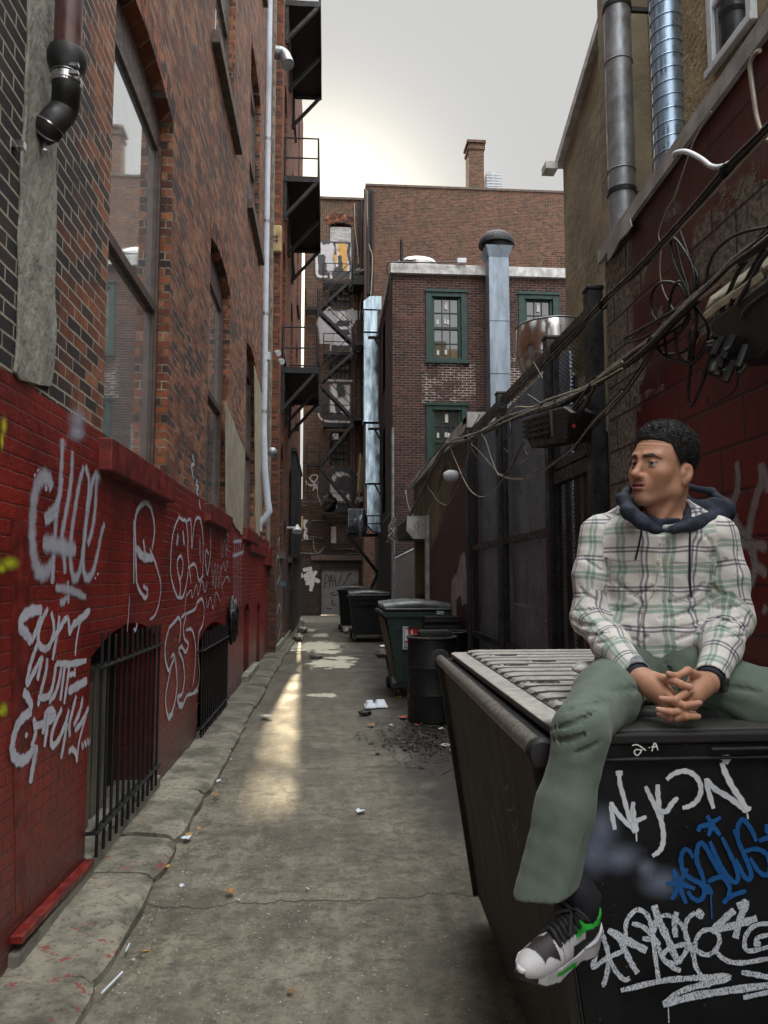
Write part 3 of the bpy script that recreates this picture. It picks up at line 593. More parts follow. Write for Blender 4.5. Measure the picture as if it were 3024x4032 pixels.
t = thing('white_downpipe', 'long white downpipe with pipe straps running down the far end of the red painted wall', 'downpipe', (XL+.1, 15.2, 6))
yp = 15.0; xp = XL+.11; zk = pX(1040, 1730, xp).z
lo = [pY(x, y, yp) for x, y in ((1038, 1700), (1042, 1850), (1054, 1980), (1059, 2012), (1048, 2036), (1024, 2058), (1018, 2090))]; xp = lo[0].x
m = MB(); m.tube([(xp, yp, 19), (xp, yp, lo[0].z)], .062, 16); m.tube([(xp, yp, lo[0].z+.02)]+[Vector((q.x, yp+(q.y-lo[0].y)*.0+0, q.z)) for q in []]+lo[:4], .066, 16); m.build('pipe', m_pvc, t, smooth=True, auto=50)
m = MB(); m.tube(lo[2:], .07, 16); m.build('elbow', m_pvc, t, smooth=True, auto=50)
m = MB(); m.tube([lo[-1], lo[-1]-Vector((0, 0, .2))], .06, 14); m.build('boot', m_rubber, t, smooth=True, auto=50)
for py in (485, 850, 1243, 1640):
    m = MB(); z = pX(1045, py, xp).z; m.lathe([(.062, 0), (.071, 0), (.071, .05), (.062, .05)], (xp, yp, z), n=16); m.box(XL, xp-.05, yp-.02, yp+.02, z+.005, z+.045); m.build('strap', m_galv2, t)

# ================================================================== SECOND LEFT BUILDING
X2 = -1.1
b2 = thing('brick_building', 'orange brick building beyond the white downpipe carrying the iron balconies', 'building', (X2, 24, 0))
m = MB(); hs = []
for i, y in enumerate([17.85, 22.0, 25.9]):
    for zb, zs in ((2.3, 4.6), (7.1, 9.6), (11.2, 13.6), (15.6, 17.8)):
        if zb < 3 and i == 2: continue
        hs.append((y, y+1.3, zb, zs, .3))
hs2 = [(19.6, 20.5, .25, 2.9, .3)]
m.holed([(X2, 17.04, -.1), (X2, 30.7, -.1), (X2, 30.7, 20.5), (X2, 17.04, 20.5)], [arch(*h, X=X2)[::-1] for h in hs+hs2])
for h in hs+hs2: m.reveal(arch(*h, X=X2), (-.22, 0, 0))
m.add([(X2, 17.04, -.1), (X2, 17.04, 20.5), (-8, 17.04, 20.5), (-8, 17.04, -.1)], [(0, 1, 2, 3)]); m.add([(X2, 30.7, -.1), (X2, 30.7, 20.5), (-8, 30.7, 20.5), (-8, 30.7, -.1)], [(0, 1, 2, 3)])
m.add([(X2, 17.04, 20.5), (X2, 30.7, 20.5), (-8, 30.7, 20.5), (-8, 17.04, 20.5)], [(0, 1, 2, 3)]); m.box(-8, X2-.23, 17.3, 30.4, 0, 20.3)
m.build('wall', m_left2, b2)
for h in hs: m = MB(); voussoirs(m, h[0], h[1], h[3], h[4], X2, dep=.2); m.build('brick_arch', m_vous, b2)
for h in hs:
    f = MB(); y0, y1, zb, zs = h[:4]; xg = X2-.15; f.box(xg, xg+.05, y0, y0+.09, zb, zs+.3); f.box(xg, xg+.05, y1-.09, y1, zb, zs+.3); f.box(xg, xg+.05, y0, y1, zb, zb+.1); f.box(xg, xg+.06, y0, y1, (zb+zs)/2-.04, (zb+zs)/2+.04)
    fo = f.build('window_frame', m_dsteel, b2); gm = MB(); gm.box(xg+.01, xg+.02, y0+.08, y1-.08, zb, zs+.2); gm.build('pane', m_glass2, fo)
    s_ = MB(); s_.box(X2-.1, X2+.07, y0-.1, y1+.1, zb-.16, zb-.003); s_.build('window_sill', m_stone, b2)
m = MB(); m.box(X2-.22, X2-.16, 19.6, 20.5, 0, 3.2); m.build('door', m_dark, b2)
m = MB(); m.box(X2-.2, X2+.06, 17.05, 19.5, -.05, .22); m.box(X2-.2, X2+.05, 20.6, 30.69, -.05, .16); build_each(m, 'plinth', m_conc, b2, bevel=.01)
# dark shuttered bay over the lane
mb = MB()
for i in range(9): mb.box(X2+.005, X2+.13, 23.2+i*.62, 23.2+i*.62+.57, 2.45, 5.5)
mb.box(X2+.0, X2+.17, 23.1, 28.9, 2.3, 2.44); mb.box(X2+.0, X2+.16, 23.1, 28.9, 5.51, 5.62); mb.build('shutter_bay', plain('dark_blue_boards', (.012, .02, .026), .5, var=.4), b2)
mb = MB(); mb.box(X2+.0, X2+.1, 23.2, 30.5, .2, 2.28); mb.build('service_panels', plain('dark_panels', (.03, .022, .018), .7, var=.5), b2)
p2l = lambda x, y: pX(x, y, X2)
ribbons('graffiti_tag', w_soft, b2, p2l, NL, [[(1085, 2330), (1085, 2230), (1095, 2190), (1103, 2260), (1090, 2300)], [(1088, 2420), (1100, 2380), (1106, 2440), (1095, 2520)], [(1092, 2150), (1100, 2120), (1098, 2200)]], .1, label='pale faded graffiti low on the brick pier')
ribbons('graffiti_tag', spray('paint_blue_soft', (.10, .22, .30), .8, .3, .7), b2, p2l, NL, [[(1110, 2220), (1106, 2400), (1108, 2560)], [(1120, 2190), (1118, 2320)], [(1100, 2300), (1126, 2300)], [(1132, 2240), (1130, 2420)]], .22, label='faded blue and white graffiti')

# balconies: plank floor plate seen from below, brackets, rails
def balcony(y0, y1, z, xr, lab_, rails=True):
    t = thing('iron_balcony', lab_, 'balcony', (X2, (y0+y1)/2, z), 'black iron balconies up the left side'); x0 = X2+.01
    m = MB(); m.box(x0, xr, y0, y1, z, z+.03); m.build('floor_plate', m_black, t)
    m = MB(); m.box(x0, xr+.03, y0-.04, y0-.003, z-.09, z+.05); m.box(x0, xr+.03, y1+.003, y1+.04, z-.09, z+.05); m.box(xr+.003, xr+.03, y0, y1, z-.09, z+.05); m.build('edge_beam', m_dsteel, t)
    for y in (y0+.02, y0+(y1-y0)*.52, y1-.03):
        m = MB(); m.bar((xr-.02, y, z-.06), (x0, y, z-.98), .10, .07); m.bar((x0+.04, y, z-.05), (x0+.04, y, z-1.05), .08, .07); m.build('bracket', m_dsteel, t)
    if rails:
        m = MB()
        for h_ in (1.02, .52):
            m.tube([(x0, y0, z+h_), (xr, y0, z+h_), (xr, y1, z+h_), (x0, y1, z+h_)], .022, 6)
        m.build('handrail', m_dsteel, t)
        for (a, b) in ((xr, y0), (xr, (y0+y1)/2), (xr, y1), (x0+.03, y0)):
            m = MB(); m.tube([(a, b, z), (a, b, z+1.03)], .024, 6); m.build('post', m_dsteel, t)
yn = 17.75
for (yt, yb, lb) in ((1455, 1583, 'lowest of the black iron balconies on the left, its railing against the sky slit'), (703, 985, 'middle black iron balcony on the left with bare plate underside'), (12, 380, 'topmost black iron balcony on the left, cut by the frame edge')):
    z = pY(1150, yt, yn).z; yf = pZ(1255, yb, z).y; balcony(yn, yf, z, -.27, lb)
# lamps and boxes on the second building
t = thing('flood_light', 'twin white floodlight on the brick above the lowest balcony', 'lamp', tuple(pX(1068, 1410, X2)))
c = pX(1062, 1405, X2+.05)
for d in ((.10, -.12, .05), (.16, -.02, -.07)):
    m = MB(); a = c+Vector(d); m.lathe([(.02, 0), (.035, .03), (.055, .10), (.055, .12)], a, (.6, -.7, -.35), 14); m.build('lamp_head', m_white, t, smooth=True, auto=50)
m = MB(); m.box(X2, X2+.06, c.y-.07, c.y+.07, c.z-.07, c.z+.07); m.build('mount', m_white, t)
q0, q1 = pY(1064, 884, 16.86), pY(1108, 990, 16.86); m = MB(); m.box(q0.x, q1.x, 16.86, 17.035, q1.z, q0.z)
m_box = plain('cream_box', (.42, .30, .14), .5, var=.35, vs=3); o = m.build('alarm_box', m_box, None, bevel=.035, seg=3); tag(o, 'weathered cream siren box with round holes under the middle balcony', 'box')
for i in range(2):
    for j in range(2): m = MB(); c = pY(1076+i*13, 932+j*16, 16.855); m.lathe([(.032, 0), (.032, .008)], c, (0, -1, 0), 12); hh = m.build('speaker_hole', m_brownp); hh.parent = o
c = pX(1088, 225, X2+.02); m = MB(); m.tube(crom([(X2, c.y, c.z+.1), (X2+.16, c.y, c.z+.05), (X2+.26, c.y-.1, c.z-.22)], 6), .13, 16); tag(m.build('vent_pipe', m_galv2, smooth=True, auto=50), 'curved grey vent pipe poking from brick beside the topmost balcony', 'vent pipe')
c = pX(1062, 1775, X2+.0); m = MB(); m.lathe([(.08, 0), (.10, .06), (.07, .13), (.01, .15)], (X2, c.y, c.z), (.8, -.2, -.45), 16); tag(m.build('wall_lamp', m_galv2, smooth=True, auto=50), 'small grey dome lamp on the brick just behind the white downpipe', 'lamp')
c = pX(1130, 2078, X2); m = MB(); m.tube([(X2, c.y, c.z), (X2+.28, c.y, c.z)], .03, 8); m.lathe([(.03, 0), (.14, .22)], (X2+.28, c.y, c.z+.08), (0, -.5, -1), 12); tag(m.build('wall_lamp', m_white), 'small white cone lamp on an arm before the dark shutters', 'lamp')

# ================================================================== END BUILDING
YE, YR = 36.0, 33.2
eb = thing('brick_building', 'narrow brick building closing the alley, with silver graffiti doors', 'building', (.2, YE, 0))
ex = lambda x, y, Y=YE: pY(x, y, Y)
xl, xr = ex(1198, 1200).x, ex(1460, 1200).x; zt = ex(1400, 790).z
def rectpx(a, b, c_, d, Y=YE):
    p = ex(a, b, Y); q = ex(c_, d, Y); return p.x, q.x, q.z, p.z
ops = [(1298, 885, 1384, 1098), (1299, 1148, 1384, 1210), (1297, 1215, 1384, 1382), (1297, 1418, 1384, 1494), (1297, 1500, 1380, 1664), (1298, 1700, 1378, 1832), (1298, 1838, 1379, 2002), (1296, 2062, 1380, 2142), (1258, 2212, 1420, 2424)]
def yarch(x0, x1, z0, z1, rise, Y, n=8):
    c = (x0+x1)/2; hw = (x1-x0)/2; r = (hw*hw+rise*rise)/(2*rise); p = [Vector((x0, Y, z0)), Vector((x1, Y, z0))]
    for i in range(n+1): t = 1-2*i/n; p.append(Vector((c+hw*t, Y, z1-(r-rise)+math.sqrt(max(0, r*r-(hw*t)**2)))))
    return p
m = MB(); hs = []
for i, o_ in enumerate(ops):
    x0, x1, z0, z1 = rectpx(*o_); hs.append(yarch(x0, x1, z0, z1, .14 if i in (0, 1, 3) else .01, YE))
# left edge steps: the upper part leaves a slit of sky beside the neighbour
xb = ex(1168, 2300).x
m.holed([(xb, YE, -.1), (xr+1, YE, -.1), (xr+1, YE, zt), (xl, YE, zt), (xl, YE, 5.4), (xb, YE, 5.4)], hs)
for h in hs: m.reveal(h, (0, .3, 0))
m.add([(xl, YE, 5.4), (xl, YE, zt), (xl, YE+9, zt), (xl, YE+9, 5.4)], [(0, 1, 2, 3)]); m.add([(xl, YE, zt), (xr+1, YE, zt), (xr+1, YE+9, zt), (xl, YE+9, zt)], [(0, 1, 2, 3)]); m.add([(xl, YE+.3, 5.4), (xl, YE+9, 5.4), (xb, YE+9, 5.4), (xb, YE+.3, 5.4)], [(0, 1, 2, 3)])
m.build('wall', m_end, eb)
m = MB(); m.box(xl+.05, xr+1, YE+.31, YE+.4, 0, zt-.1); m.build('backing', m_dark, eb)
# eyebrow arch of header bricks over the top door
def yvous(mb, o_, rise, Y, dep, rows=1):
    x0, x1, z0, z1 = rectpx(*o_); c = (x0+x1)/2; hw = (x1-x0)/2+.05; r = (hw*hw+rise*rise)/(2*rise); cz = z1-(r-rise); a0 = math.asin(min(.99, hw/r))
    for rr in range(rows):
        n = int(2*a0*r/.085)
        for i in range(n):
            a, b = -a0+2*a0*i/n, -a0+2*a0*(i+.8)/n; q = r+.01+rr*dep
            pr = [(c+g_*math.sin(t), cz+g_*math.cos(t)) for t, g_ in ((a, q), (b, q), (b, q+dep*.9), (a, q+dep*.9))]; mb.hexa([(px, Y-.02, pz) for px, pz in pr]+[(px, Y+.02, pz) for px, pz in pr])
for a_ in ((ops[0], .2, YE, .2, 2), (ops[1], .16, YE, .2), (ops[3], .16, YE, .2)): m = MB(); yvous(m, *a_); m.build('brick_arch', m_vous, eb)
m_silver = plain('silver_paint', (.66, .66, .69), .45, .25, var=.35, vs=3, bump=.1, stretch=(1, 1, .3)); m_plydim = plain('grey_ply', (.40, .40, .40), .6, var=.35, vs=3, stretch=(1, 1, 4))
for i in (0, 2, 4, 6):
    x0, x1, z0, z1 = rectpx(*ops[i]); m = MB()
    if i == 0:
        zm = ex(1300, 948).z; m.box(x0+.02, x1-.02, YE+.10, YE+.16, zm+.02, z1-.05); lab(m.build('window_board', m_plydim, eb), 'grey board filling the arched head'); m = MB(); z1 = zm
    m.box(x0+.05, x1-.05, YE+.05, YE+.12, z0, z1-.05); lab(m.build('door', m_silver, eb), 'door sprayed silver with part of a giant letter')
    m = MB(); m.box(x0, x0+.05, YE+.02, YE+.1, z0, z1); m.box(x1-.05, x1, YE+.02, YE+.1, z0, z1); m.box(x0, x1, YE+.02, YE+.1, z1-.05, z1); m.build('door_frame', m_alu, eb)
for i in (1, 3, 5):
    x0, x1, z0, z1 = rectpx(*ops[i]); m = MB(); m.box(x0, x0+.12, YE+.1, YE+.2, z0, z1+.1); m.box(x1-.12, x1, YE+.1, YE+.2, z0, z1+.1); m.box(x0, x1, YE+.1, YE+.2, z1-.1, z1+.12)
    nr = 5 if i == 5 else 2
    for k in range(1, 4): xx = x0+.12+(x1-x0-.24)*k/4; m.box(xx-.02, xx+.02, YE+.12, YE+.18, z0, z1)
    for k in range(1, nr): zz = z0+(z1-z0)*k/nr; m.box(x0, x1, YE+.12, YE+.18, zz-.02, zz+.02)
    f = m.build('window_frame', m_dsteel, eb); m = MB(); m.box(x0+.05, x1-.05, YE+.19, YE+.2, z0, z1); m.build('pane', plain('dim_curtain', (.10, .10, .10), .7, var=.7, vs=4, stretch=(6, 1, .2)), f)
x0, x1, z0, z1 = rectpx(*ops[7]); m = MB(); m.box(x0, x1, YE+.1, YE+.2, z0, z1); f = m.build('window_frame', m_stone, eb); m = MB(); m.box(*[ex(v, 2080).x for v in (1304, 1324)], YE+.07, YE+.09, ex(1304, 2138).z, ex(1304, 2073).z); m.build('pane', plain('pale_pane', (.5, .5, .5), .3), f)
m = MB(); q0, q1 = ex(1352, 2068), ex(1370, 2136); m.box(q0.x, q1.x, YE+.07, YE+.095, q1.z, q0.z); m.build('inset_panel', m_frame, f)
x0, x1, z0, z1 = rectpx(*ops[8]); m = MB(); xm = (x0+x1)/2; zd = ex(1300, 2240).z
m.box(x0+.1, xm-.005, YE+.12, YE+.18, .03, zd); lab(m.build('door', plain('grey_door', (.17, .17, .175), .55, var=.2, vs=3), eb), 'grey steel door leaf with thin scribbles'); m = MB(); m.box(xm+.005, x1-.1, YE+.12, YE+.18, .03, zd); m.build('door', bpy.data.materials['grey_door'], eb)
m = MB(); m.box(x0, x0+.09, YE+.02, YE+.2, 0, z1); m.box(x1-.09, x1, YE+.02, YE+.2, 0, z1); m.box(x0+.09, x1-.09, YE+.02, YE+.2, zd, z1); m.build('door_frame', m_dsteel, eb)
m = MB(); m.box(x0-.4, x1+1.2, YE-.12, YE-.002, ex(1300, 2206).z, ex(1300, 2185).z); m.build('lintel', m_stone, eb)
m = MB(); m.box(xl-.08, xr+1.05, YE-.1, YE+.3, zt, zt+.12); m.build('coping', m_stone, eb)
dr = lambda x, y: pY(x, y, YE+.12); z5 = dict(org=(1150, 1950), sc_=.3315)
ribbons('graffiti_tag', spray('paint_black', (.01, .01, .01), .4, .2, 1), eb, dr, (0, -1, 0), [[(385, 1100), (400, 950), (440, 970), (430, 1020), (390, 1050)], [(440, 1110), (465, 930), (480, 1090)], [(440, 1030), (520, 1005)], [(505, 940), (520, 1080), (570, 1010), (600, 910)], [(590, 1080), (680, 960), (700, 920), (640, 980)], [(620, 1100), (700, 1080), (760, 1050)], [(500, 1150), (460, 1170), (490, 1190), (550, 1180)], [(480, 1240), (485, 1300), (520, 1300)], [(420, 1330), (430, 1350), (480, 1345)]], .05, label='thin black scribbled letters', k=3, **z5)
eN = (0, -1, 0); er = lambda x, y: pY(x, y, YE)
m_outl = spray('paint_charcoal', (.03, .03, .035), .3, .2, 1); m_silv_s = spray('paint_silver', (.58, .58, .62), .35, .3, .85); m_whs = spray('paint_chalk_white', (.62, .62, .62), .4, .3, .9); m_gold = spray('paint_gold', (.72, .42, .08), .7, .5, .85)
za = dict(org=(1150, 800), sc_=.3165); zb_ = dict(org=(1150, 1450), sc_=.2939)
ribbons('graffiti_letter', m_silv_s, eb, er, eN, [[(425, 490), (420, 700), (425, 860)], [(770, 1330), (760, 1450)], [(430, 1340), (425, 1500), (430, 1750)]], .95, label='silver fill spilling over the brick', k=3, **za)
ribbons('graffiti_letter', m_outl, eb, er, eN, [[1.4, (340, 640), (345, 760), (360, 880), (440, 890)], [.5, (375, 500), (440, 480), (470, 500)]], .5, base=.006, k=4, **za)
ribbons('graffiti_letter', m_whs, eb, er, eN, [[(300, 630), (310, 780), (320, 900), (440, 915)], [(400, 1330), (440, 1310), (480, 1300)], [(740, 1310), (765, 1360), (765, 1480), (740, 1530)]], .16, base=.008, k=4, **za)
dpl = lambda x, y: pY(x, y, YE+.05)
ribbons('graffiti_letter', m_gold, eb, dpl, eN, [[1.2, (515, 560), (520, 650), (540, 720)], [2, (570, 540), (630, 540), (640, 620), (580, 640)], [1.4, (650, 660), (650, 780), (660, 850)], [(505, 720), (505, 830)], [(520, 740), (560, 720)]], .34, base=.004, k=4, **za)
ribbons('graffiti_letter', m_outl, eb, dpl, eN, [[(490, 500), (520, 490), (530, 560), (540, 640)], [(530, 490), (600, 485), (690, 490), (712, 520), (700, 620), (725, 740), (735, 860)], [(495, 650), (520, 760), (545, 850), (600, 850)], [1.5, (590, 650), (600, 760), (605, 840)], [3.2, (500, 915), (600, 890), (720, 900)], [1.8, (545, 800), (600, 860)], [2.2, (560, 1500), (640, 1495), (720, 1500)], [2.2, (600, 1600), (660, 1610), (715, 1600)], [1.3, (560, 1490), (540, 1530)], [2.5, (490, 1800), (600, 1815), (730, 1800)], [.5, (500, 1330), (600, 1330), (720, 1325)]], .16, base=.007, k=4, label='dark letter strokes on the silver doors', **za)
ribbons('graffiti_letter', m_outl, eb, er, eN, [[(440, 200), (500, 180), (620, 180), (720, 190), (810, 195)], [3, (395, 280), (400, 450), (395, 620)], [3, (420, 650), (530, 680), (640, 690), (800, 690)], [1.8, (640, 200), (650, 290), (675, 380)], [1.2, (590, 470), (620, 560), (630, 640)]], .24, base=.006, k=4, **zb_)
ribbons('graffiti_letter', m_whs, eb, er, eN, [[(420, 190), (470, 165), (640, 165), (820, 170)], [(350, 600), (380, 670), (470, 710), (640, 715), (780, 720)]], .12, base=.008, k=4, **zb_)
ribbons('graffiti_letter', m_outl, eb, er, eN, [[2.1, (500, 1400), (430, 1500), (415, 1620), (440, 1760), (540, 1850)], [1.2, (500, 1410), (600, 1350), (720, 1360), (840, 1440), (870, 1560)], [3, (640, 1620), (640, 1560), (700, 1530), (760, 1590), (860, 1610)], [2.5, (600, 1860), (700, 1875), (800, 1860)], [.7, (690, 1620), (720, 1680), (650, 1690)]], .26, base=.008, k=5, label='dark ring of the lowest giant letter', **zb_)
ribbons('graffiti_letter', m_silv_s, eb, er, eN, [[1, (430, 1440), (380, 1530), (375, 1700), (410, 1820)], [.8, (800, 1380), (860, 1440), (890, 1540)]], .3, base=.004, k=4, **zb_)
ribbons('graffiti_tag', m_whs, eb, er, eN, [[(225, 1460), (280, 1530), (330, 1490), (340, 1440), (280, 1430), (240, 1480), (300, 1530)], [(180, 1510), (240, 1570), (300, 1560), (280, 1640)], [(290, 1580), (350, 1620), (300, 1540)], [(190, 1555), (200, 1560)]], .09, label='small white looping tag on brick', k=4, **zb_)
ribbons('graffiti_tag', m_whs, eb, er, eN, [[(145, 285), (150, 400)], [(150, 340), (180, 290)], [(150, 400), (180, 400)], [(145, 430), (180, 430)], [(150, 430), (150, 520)], [(150, 480), (180, 470)], [(180, 480), (178, 525)]], .13, label='white vertical letters down the brick pier', k=2, **z5)
ribbons('graffiti_tag', m_whs, eb, er, eN, [[(130, 890), (190, 880), (200, 930), (150, 960), (210, 960)], [(215, 850), (230, 950), (250, 1000), (300, 1010), (320, 1040)], [(290, 900), (250, 960), (240, 1040), (220, 1140)], [(150, 1010), (200, 990), (200, 1040), (160, 1050)], [(100, 930), (120, 980)]], .24, label='large white tag left of the grey steel door', k=4, **z5)
# sign on the steel frame slit: yellow and cream board beside the lane end
q0, q1 = ex(1181, 2032, 33), ex(1192, 2085, 33); m = MB(); m.box(q0.x, q1.x, 33, 33.1, q1.z, q0.z); o = m.build('wall_box', m_box); tag(o, 'small cream and yellow box in the gap left of the far brick pier', 'box')
# right, taller brick block with chimney
rb = thing('brick_building', 'tall plain brick wall with chimney rising behind the green windowed house', 'building', (6, YR, 0))
xa, xz = pY(1442, 800, YR).x, 16; zt = pY(1700, 742, YR).z
m = MB(); m.box(xa, xz, YR, YR+8, 0, zt); m.build('wall', m_end2, rb)
m = MB(); m.box(xa-.04, xz, YR-.05, YR+.3, zt, zt+.1); m.build('coping', m_stone, rb)
for i in range(14): 
    pass
p, q = pY(1846, 562, YR), pY(1907, 750, YR); m = MB(); m.box(p.x, q.x, YR+.01, YR+.85, zt+.102, p.z); ch = m.build('chimney', m_end2, rb)
m = MB(); m.box(p.x-.05, q.x+.05, YR-.04, YR+.9, p.z-.3, p.z-.16); m.box(p.x-.09, q.x+.09, YR-.08, YR+.94, p.z+.003, p.z+.12); m.build('chimney_cap', m_end2, ch)
p, q = pY(1916, 676, YR+1), pY(1976, 752, YR+1); t = thing('roof_condenser', 'pale louvred air conditioner beside the chimney on the roof', 'air conditioner', (p.x, YR+1, zt)); m = MB(); m.box(p.x, q.x, YR+1, YR+1.7, zt+.1, p.z); m.build('casing', m_galv2, t)
m = MB()
for i in range(9): z = zt+.2+i*(p.z-zt-.2)/9; m.box(p.x-.015, q.x+.01, YR+.98, YR+1.71, z, z+.03)
m.build('louvres', m_white, t)

# conduits on the end wall
for i, (x, a, b, r) in enumerate([(1398, 800, 1180, .03), (1412, 800, 1450, .035), (1424, 790, 2000, .05), (1436, 745, 1180, .05), (1450, 745, 1160, .08), (1402, 1420, 1980, .03), (1466, 748, 1165, .06)]):
    Y = YE-.08 if x < 1440 else YR-.1; m = MB(); p, q = pY(x, a, Y), pY(x, b, Y); m.tube([p, (p.x, Y, q.z)], r, 8)
    tag(m.build('conduit', m_dsteel), ['thin dark conduit right of the top arched door', 'long dark conduit down the corner of the end wall', 'thick dark pipe running the full height beside the fire escape', 'dark pipe in the corner under the roof edge', 'thickest black pipe on the corner of the tall brick wall', 'short dark conduit behind the lower fire escape', 'black pipe right of the thickest one on the tall brick wall'][i], 'conduit', 'dark conduits in the corner of the end walls')
m = MB(); m.tube(crom([pY(x, y, YR-.15) for x, y in ((1446, 750), (1447, 860), (1452, 960), (1466, 1010), (1464, 1100), (1460, 1162))], 6), .022, 5); tag(m.build('hanging_wire', m_cablew), 'pale wire hanging down the corner of the tall brick wall', 'wire')
m = MB(); m.tube(crom([pY(x, y, YE-.15) for x, y in ((1437, 1110), (1424, 1170), (1418, 1215), (1428, 1232))], 6), .018, 5); tag(m.build('hanging_wire', m_cablew), 'short pale wire looping beside the duct hood', 'wire')
m = MB(); m.tube(crom([pY(x, y, YE-.15) for x, y in ((1396, 800), (1398, 900), (1408, 980), (1412, 1040))], 6), .02, 5); tag(m.build('hanging_wire', m_cablew), 'pale wire beside the top arched door', 'wire')

# ---- fire escape
fe = thing('fire_escape', 'black iron fire escape zigzagging over the silver graffiti doors', 'fire escape', (.6, YE-.6, 0)); Yf, Yb = YE-1.15, YE-.02
def plat(x0, x1, yt, rail_y):
    a, b = pY(x0, yt, Yf), pY(x1, yt, Yf); m = MB(); z = a.z
    m.box(a.x, b.x, Yf, Yf+.04, z-.14, z); m.box(a.x, a.x+.05, Yf+.04, Yb, z-.12, z-.003); m.box(b.x-.05, b.x, Yf+.04, Yb, z-.12, z-.003)
    for i in range(12): m.box(a.x+.052, b.x-.052, Yf+.09+i*.085, Yf+.13+i*.085, z-.045, z-.02)
    m.build('platform', m_iron, fe); m = MB(); zr = pY(x0, rail_y, Yf).z; zm = (z*.45+zr*.55)
    for h_ in (zr, zm): m.tube([(a.x, Yb, h_), (a.x, Yf, h_), (b.x, Yf, h_), (b.x, Yb, h_)], .022, 6)
    for xx in (a.x, b.x): m.tube([(xx, Yf, z), (xx, Yf, zr)], .024, 6)
    m.build('railing', m_iron, fe); return a, b, z
P1 = plat(1272, 1388, 1104, 1036); P2 = plat(1274, 1395, 1384, 1312); P3 = plat(1273, 1392, 1668, 1594); P4 = plat(1272, 1392, 2016, 1941)
Lf1 = plat(1202, 1250, 1206, 1134); Lf2 = plat(1207, 1259, 1822, 1746)
def stair(a, b, Y):
    A, B = pY(a[0], a[1], Y), pY(b[0], b[1], Y); m = MB()
    for yy in (Y, Y+.55): m.bar((A.x, yy, A.z), (B.x, yy, B.z), .03, .13)
    n = max(4, int(abs(A.z-B.z)/.21))
    for i in range(1, n): f = i/n; x = A.x+(B.x-A.x)*f; z = A.z+(B.z-A.z)*f; m.box(x-.11, x+.11, Y+.02, Y+.53, z-.018, z+.012); 
    m.build('stair_flight', m_iron, fe); m = MB()
    for yy in (Y-.02, Y+.57):
        for h_ in ((.86, .5) if yy < Y else ()): m.tube([(A.x, yy, A.z+h_), (B.x, yy, B.z+h_)], .02, 6)
        m.tube([(A.x, yy, A.z), (A.x, yy, A.z+.86)], .02, 6); m.tube([(B.x, yy, B.z), (B.x, yy, B.z+.86)], .02, 6)
        mx, mz = (A.x+B.x)/2, (A.z+B.z)/2; m.tube([(mx, yy, mz), (mx+(.35 if (B.x-A.x)*(B.z-A.z) > 0 else -.35)*-1, yy, mz+.62)], .015, 5)
    m.build('stair_rail', m_iron, fe)
Ys = YE-1.75
for a, b in (((1386, 1100), (1256, 1218)), ((1256, 1222), (1392, 1352)), ((1390, 1388), (1258, 1506)), ((1260, 1510), (1385, 1640)), ((1390, 1668), (1260, 1832)), ((1262, 1838), (1392, 2002))): stair(a, b, Ys)
# side landings to the right with the counterweight wheel
for yy, lbn in ((1082, 0), (1347, 0), (1645, 0)):
    a, b = pY(1391, yy, Yf), pY(1437, yy, Yf); m = MB(); m.box(a.x, b.x, Yf, Yb, a.z-.45 if yy < 1100 else a.z-.12, a.z); m.build('platform', m_iron, fe)
    m = MB(); zr = a.z+.9
    for h_ in (.9, .45): m.tube([(a.x, Yf, a.z+h_), (b.x, Yf, a.z+h_), (b.x, Yb, a.z+h_)], .02, 6)
    m.tube([(b.x, Yf, a.z), (b.x, Yf, zr)], .024, 6); m.build('railing', m_iron, fe)
c = pY(1407, 1373, Yf-.1); m = MB()
ring = [(c.x+.15*math.cos(i*math.pi/10), Yf-.1, c.z+.15*math.sin(i*math.pi/10)) for i in range(21)]; m.tube(ring, .018, 6)
for i in range(3): a_ = i*math.pi/3; m.tube([(c.x-.15*math.cos(a_), Yf-.1, c.z-.15*math.sin(a_)), (c.x+.15*math.cos(a_), Yf-.1, c.z+.15*math.sin(a_))], .01, 5)
m.build('counterweight_wheel', m_dsteel, fe)
for x, a, b in ((1390, 1380, 2000), (1255, 1860, 2010), (1212, 1840, 1970)):
    p, q = pY(x, a, Yf), pY(x, b, Yf); m = MB(); m.tube([p, (p.x, Yf, q.z)], .022, 6); m.build('hanger_rod', m_iron, fe)
c = pY(1322, 1718, YE-.5); m = MB(); m.box(c.x-.14, c.x+.14, c.y, c.y+.15, c.z-.14, c.z+.14); o = m.build('flood_light', m_white, bevel=.02); tag(o, 'white square floodlight hung under the third fire escape landing', 'lamp'); m = MB(); m.box(c.x-.04, c.x+.04, c.y+.03, YE-.01, c.z-.2, c.z-.143); hh = m.build('bracket', m_dsteel); hh.parent = o
c = pY(1295, 1990, YE-.8); blob('tarp_bundle', (c.x, c.y, c.z+.1), (.33, .3, .45), m_bag, 'dark covered bundle on the lowest fire escape landing', 'bundle', .5, seed=11)
c = pY(1417, 1075, YE-.7); blob('plastic_bag', (c.x, c.y, c.z), (.22, .25, .2), plain('grey_plastic', (.10, .10, .11), .35, var=.5, vs=12, bump=1, bs=20, bd=.03), 'crumpled grey plastic on the top side landing of the fire escape', 'bag', .6, seed=12)
for i, (x0, y0, x1, y1) in enumerate(((1408, 1940, 1419, 1785), (1414, 1955, 1426, 1800), (1422, 1940, 1434, 1790))):
    m = MB(); m.bar(pY(x0, y0, YE-.7), pY(x1, y1, YE-.9), .05, .09); tag(m.build('timber_plank', [plain('yellow_plank', (.33, .26, .09), .7), m_wood, m_wood][i]), ['yellowish plank leaning by the lowest fire escape landing', 'middle grey plank leaning behind the yellowish one', 'rightmost grey plank leaning next to the duct'][i], 'plank')
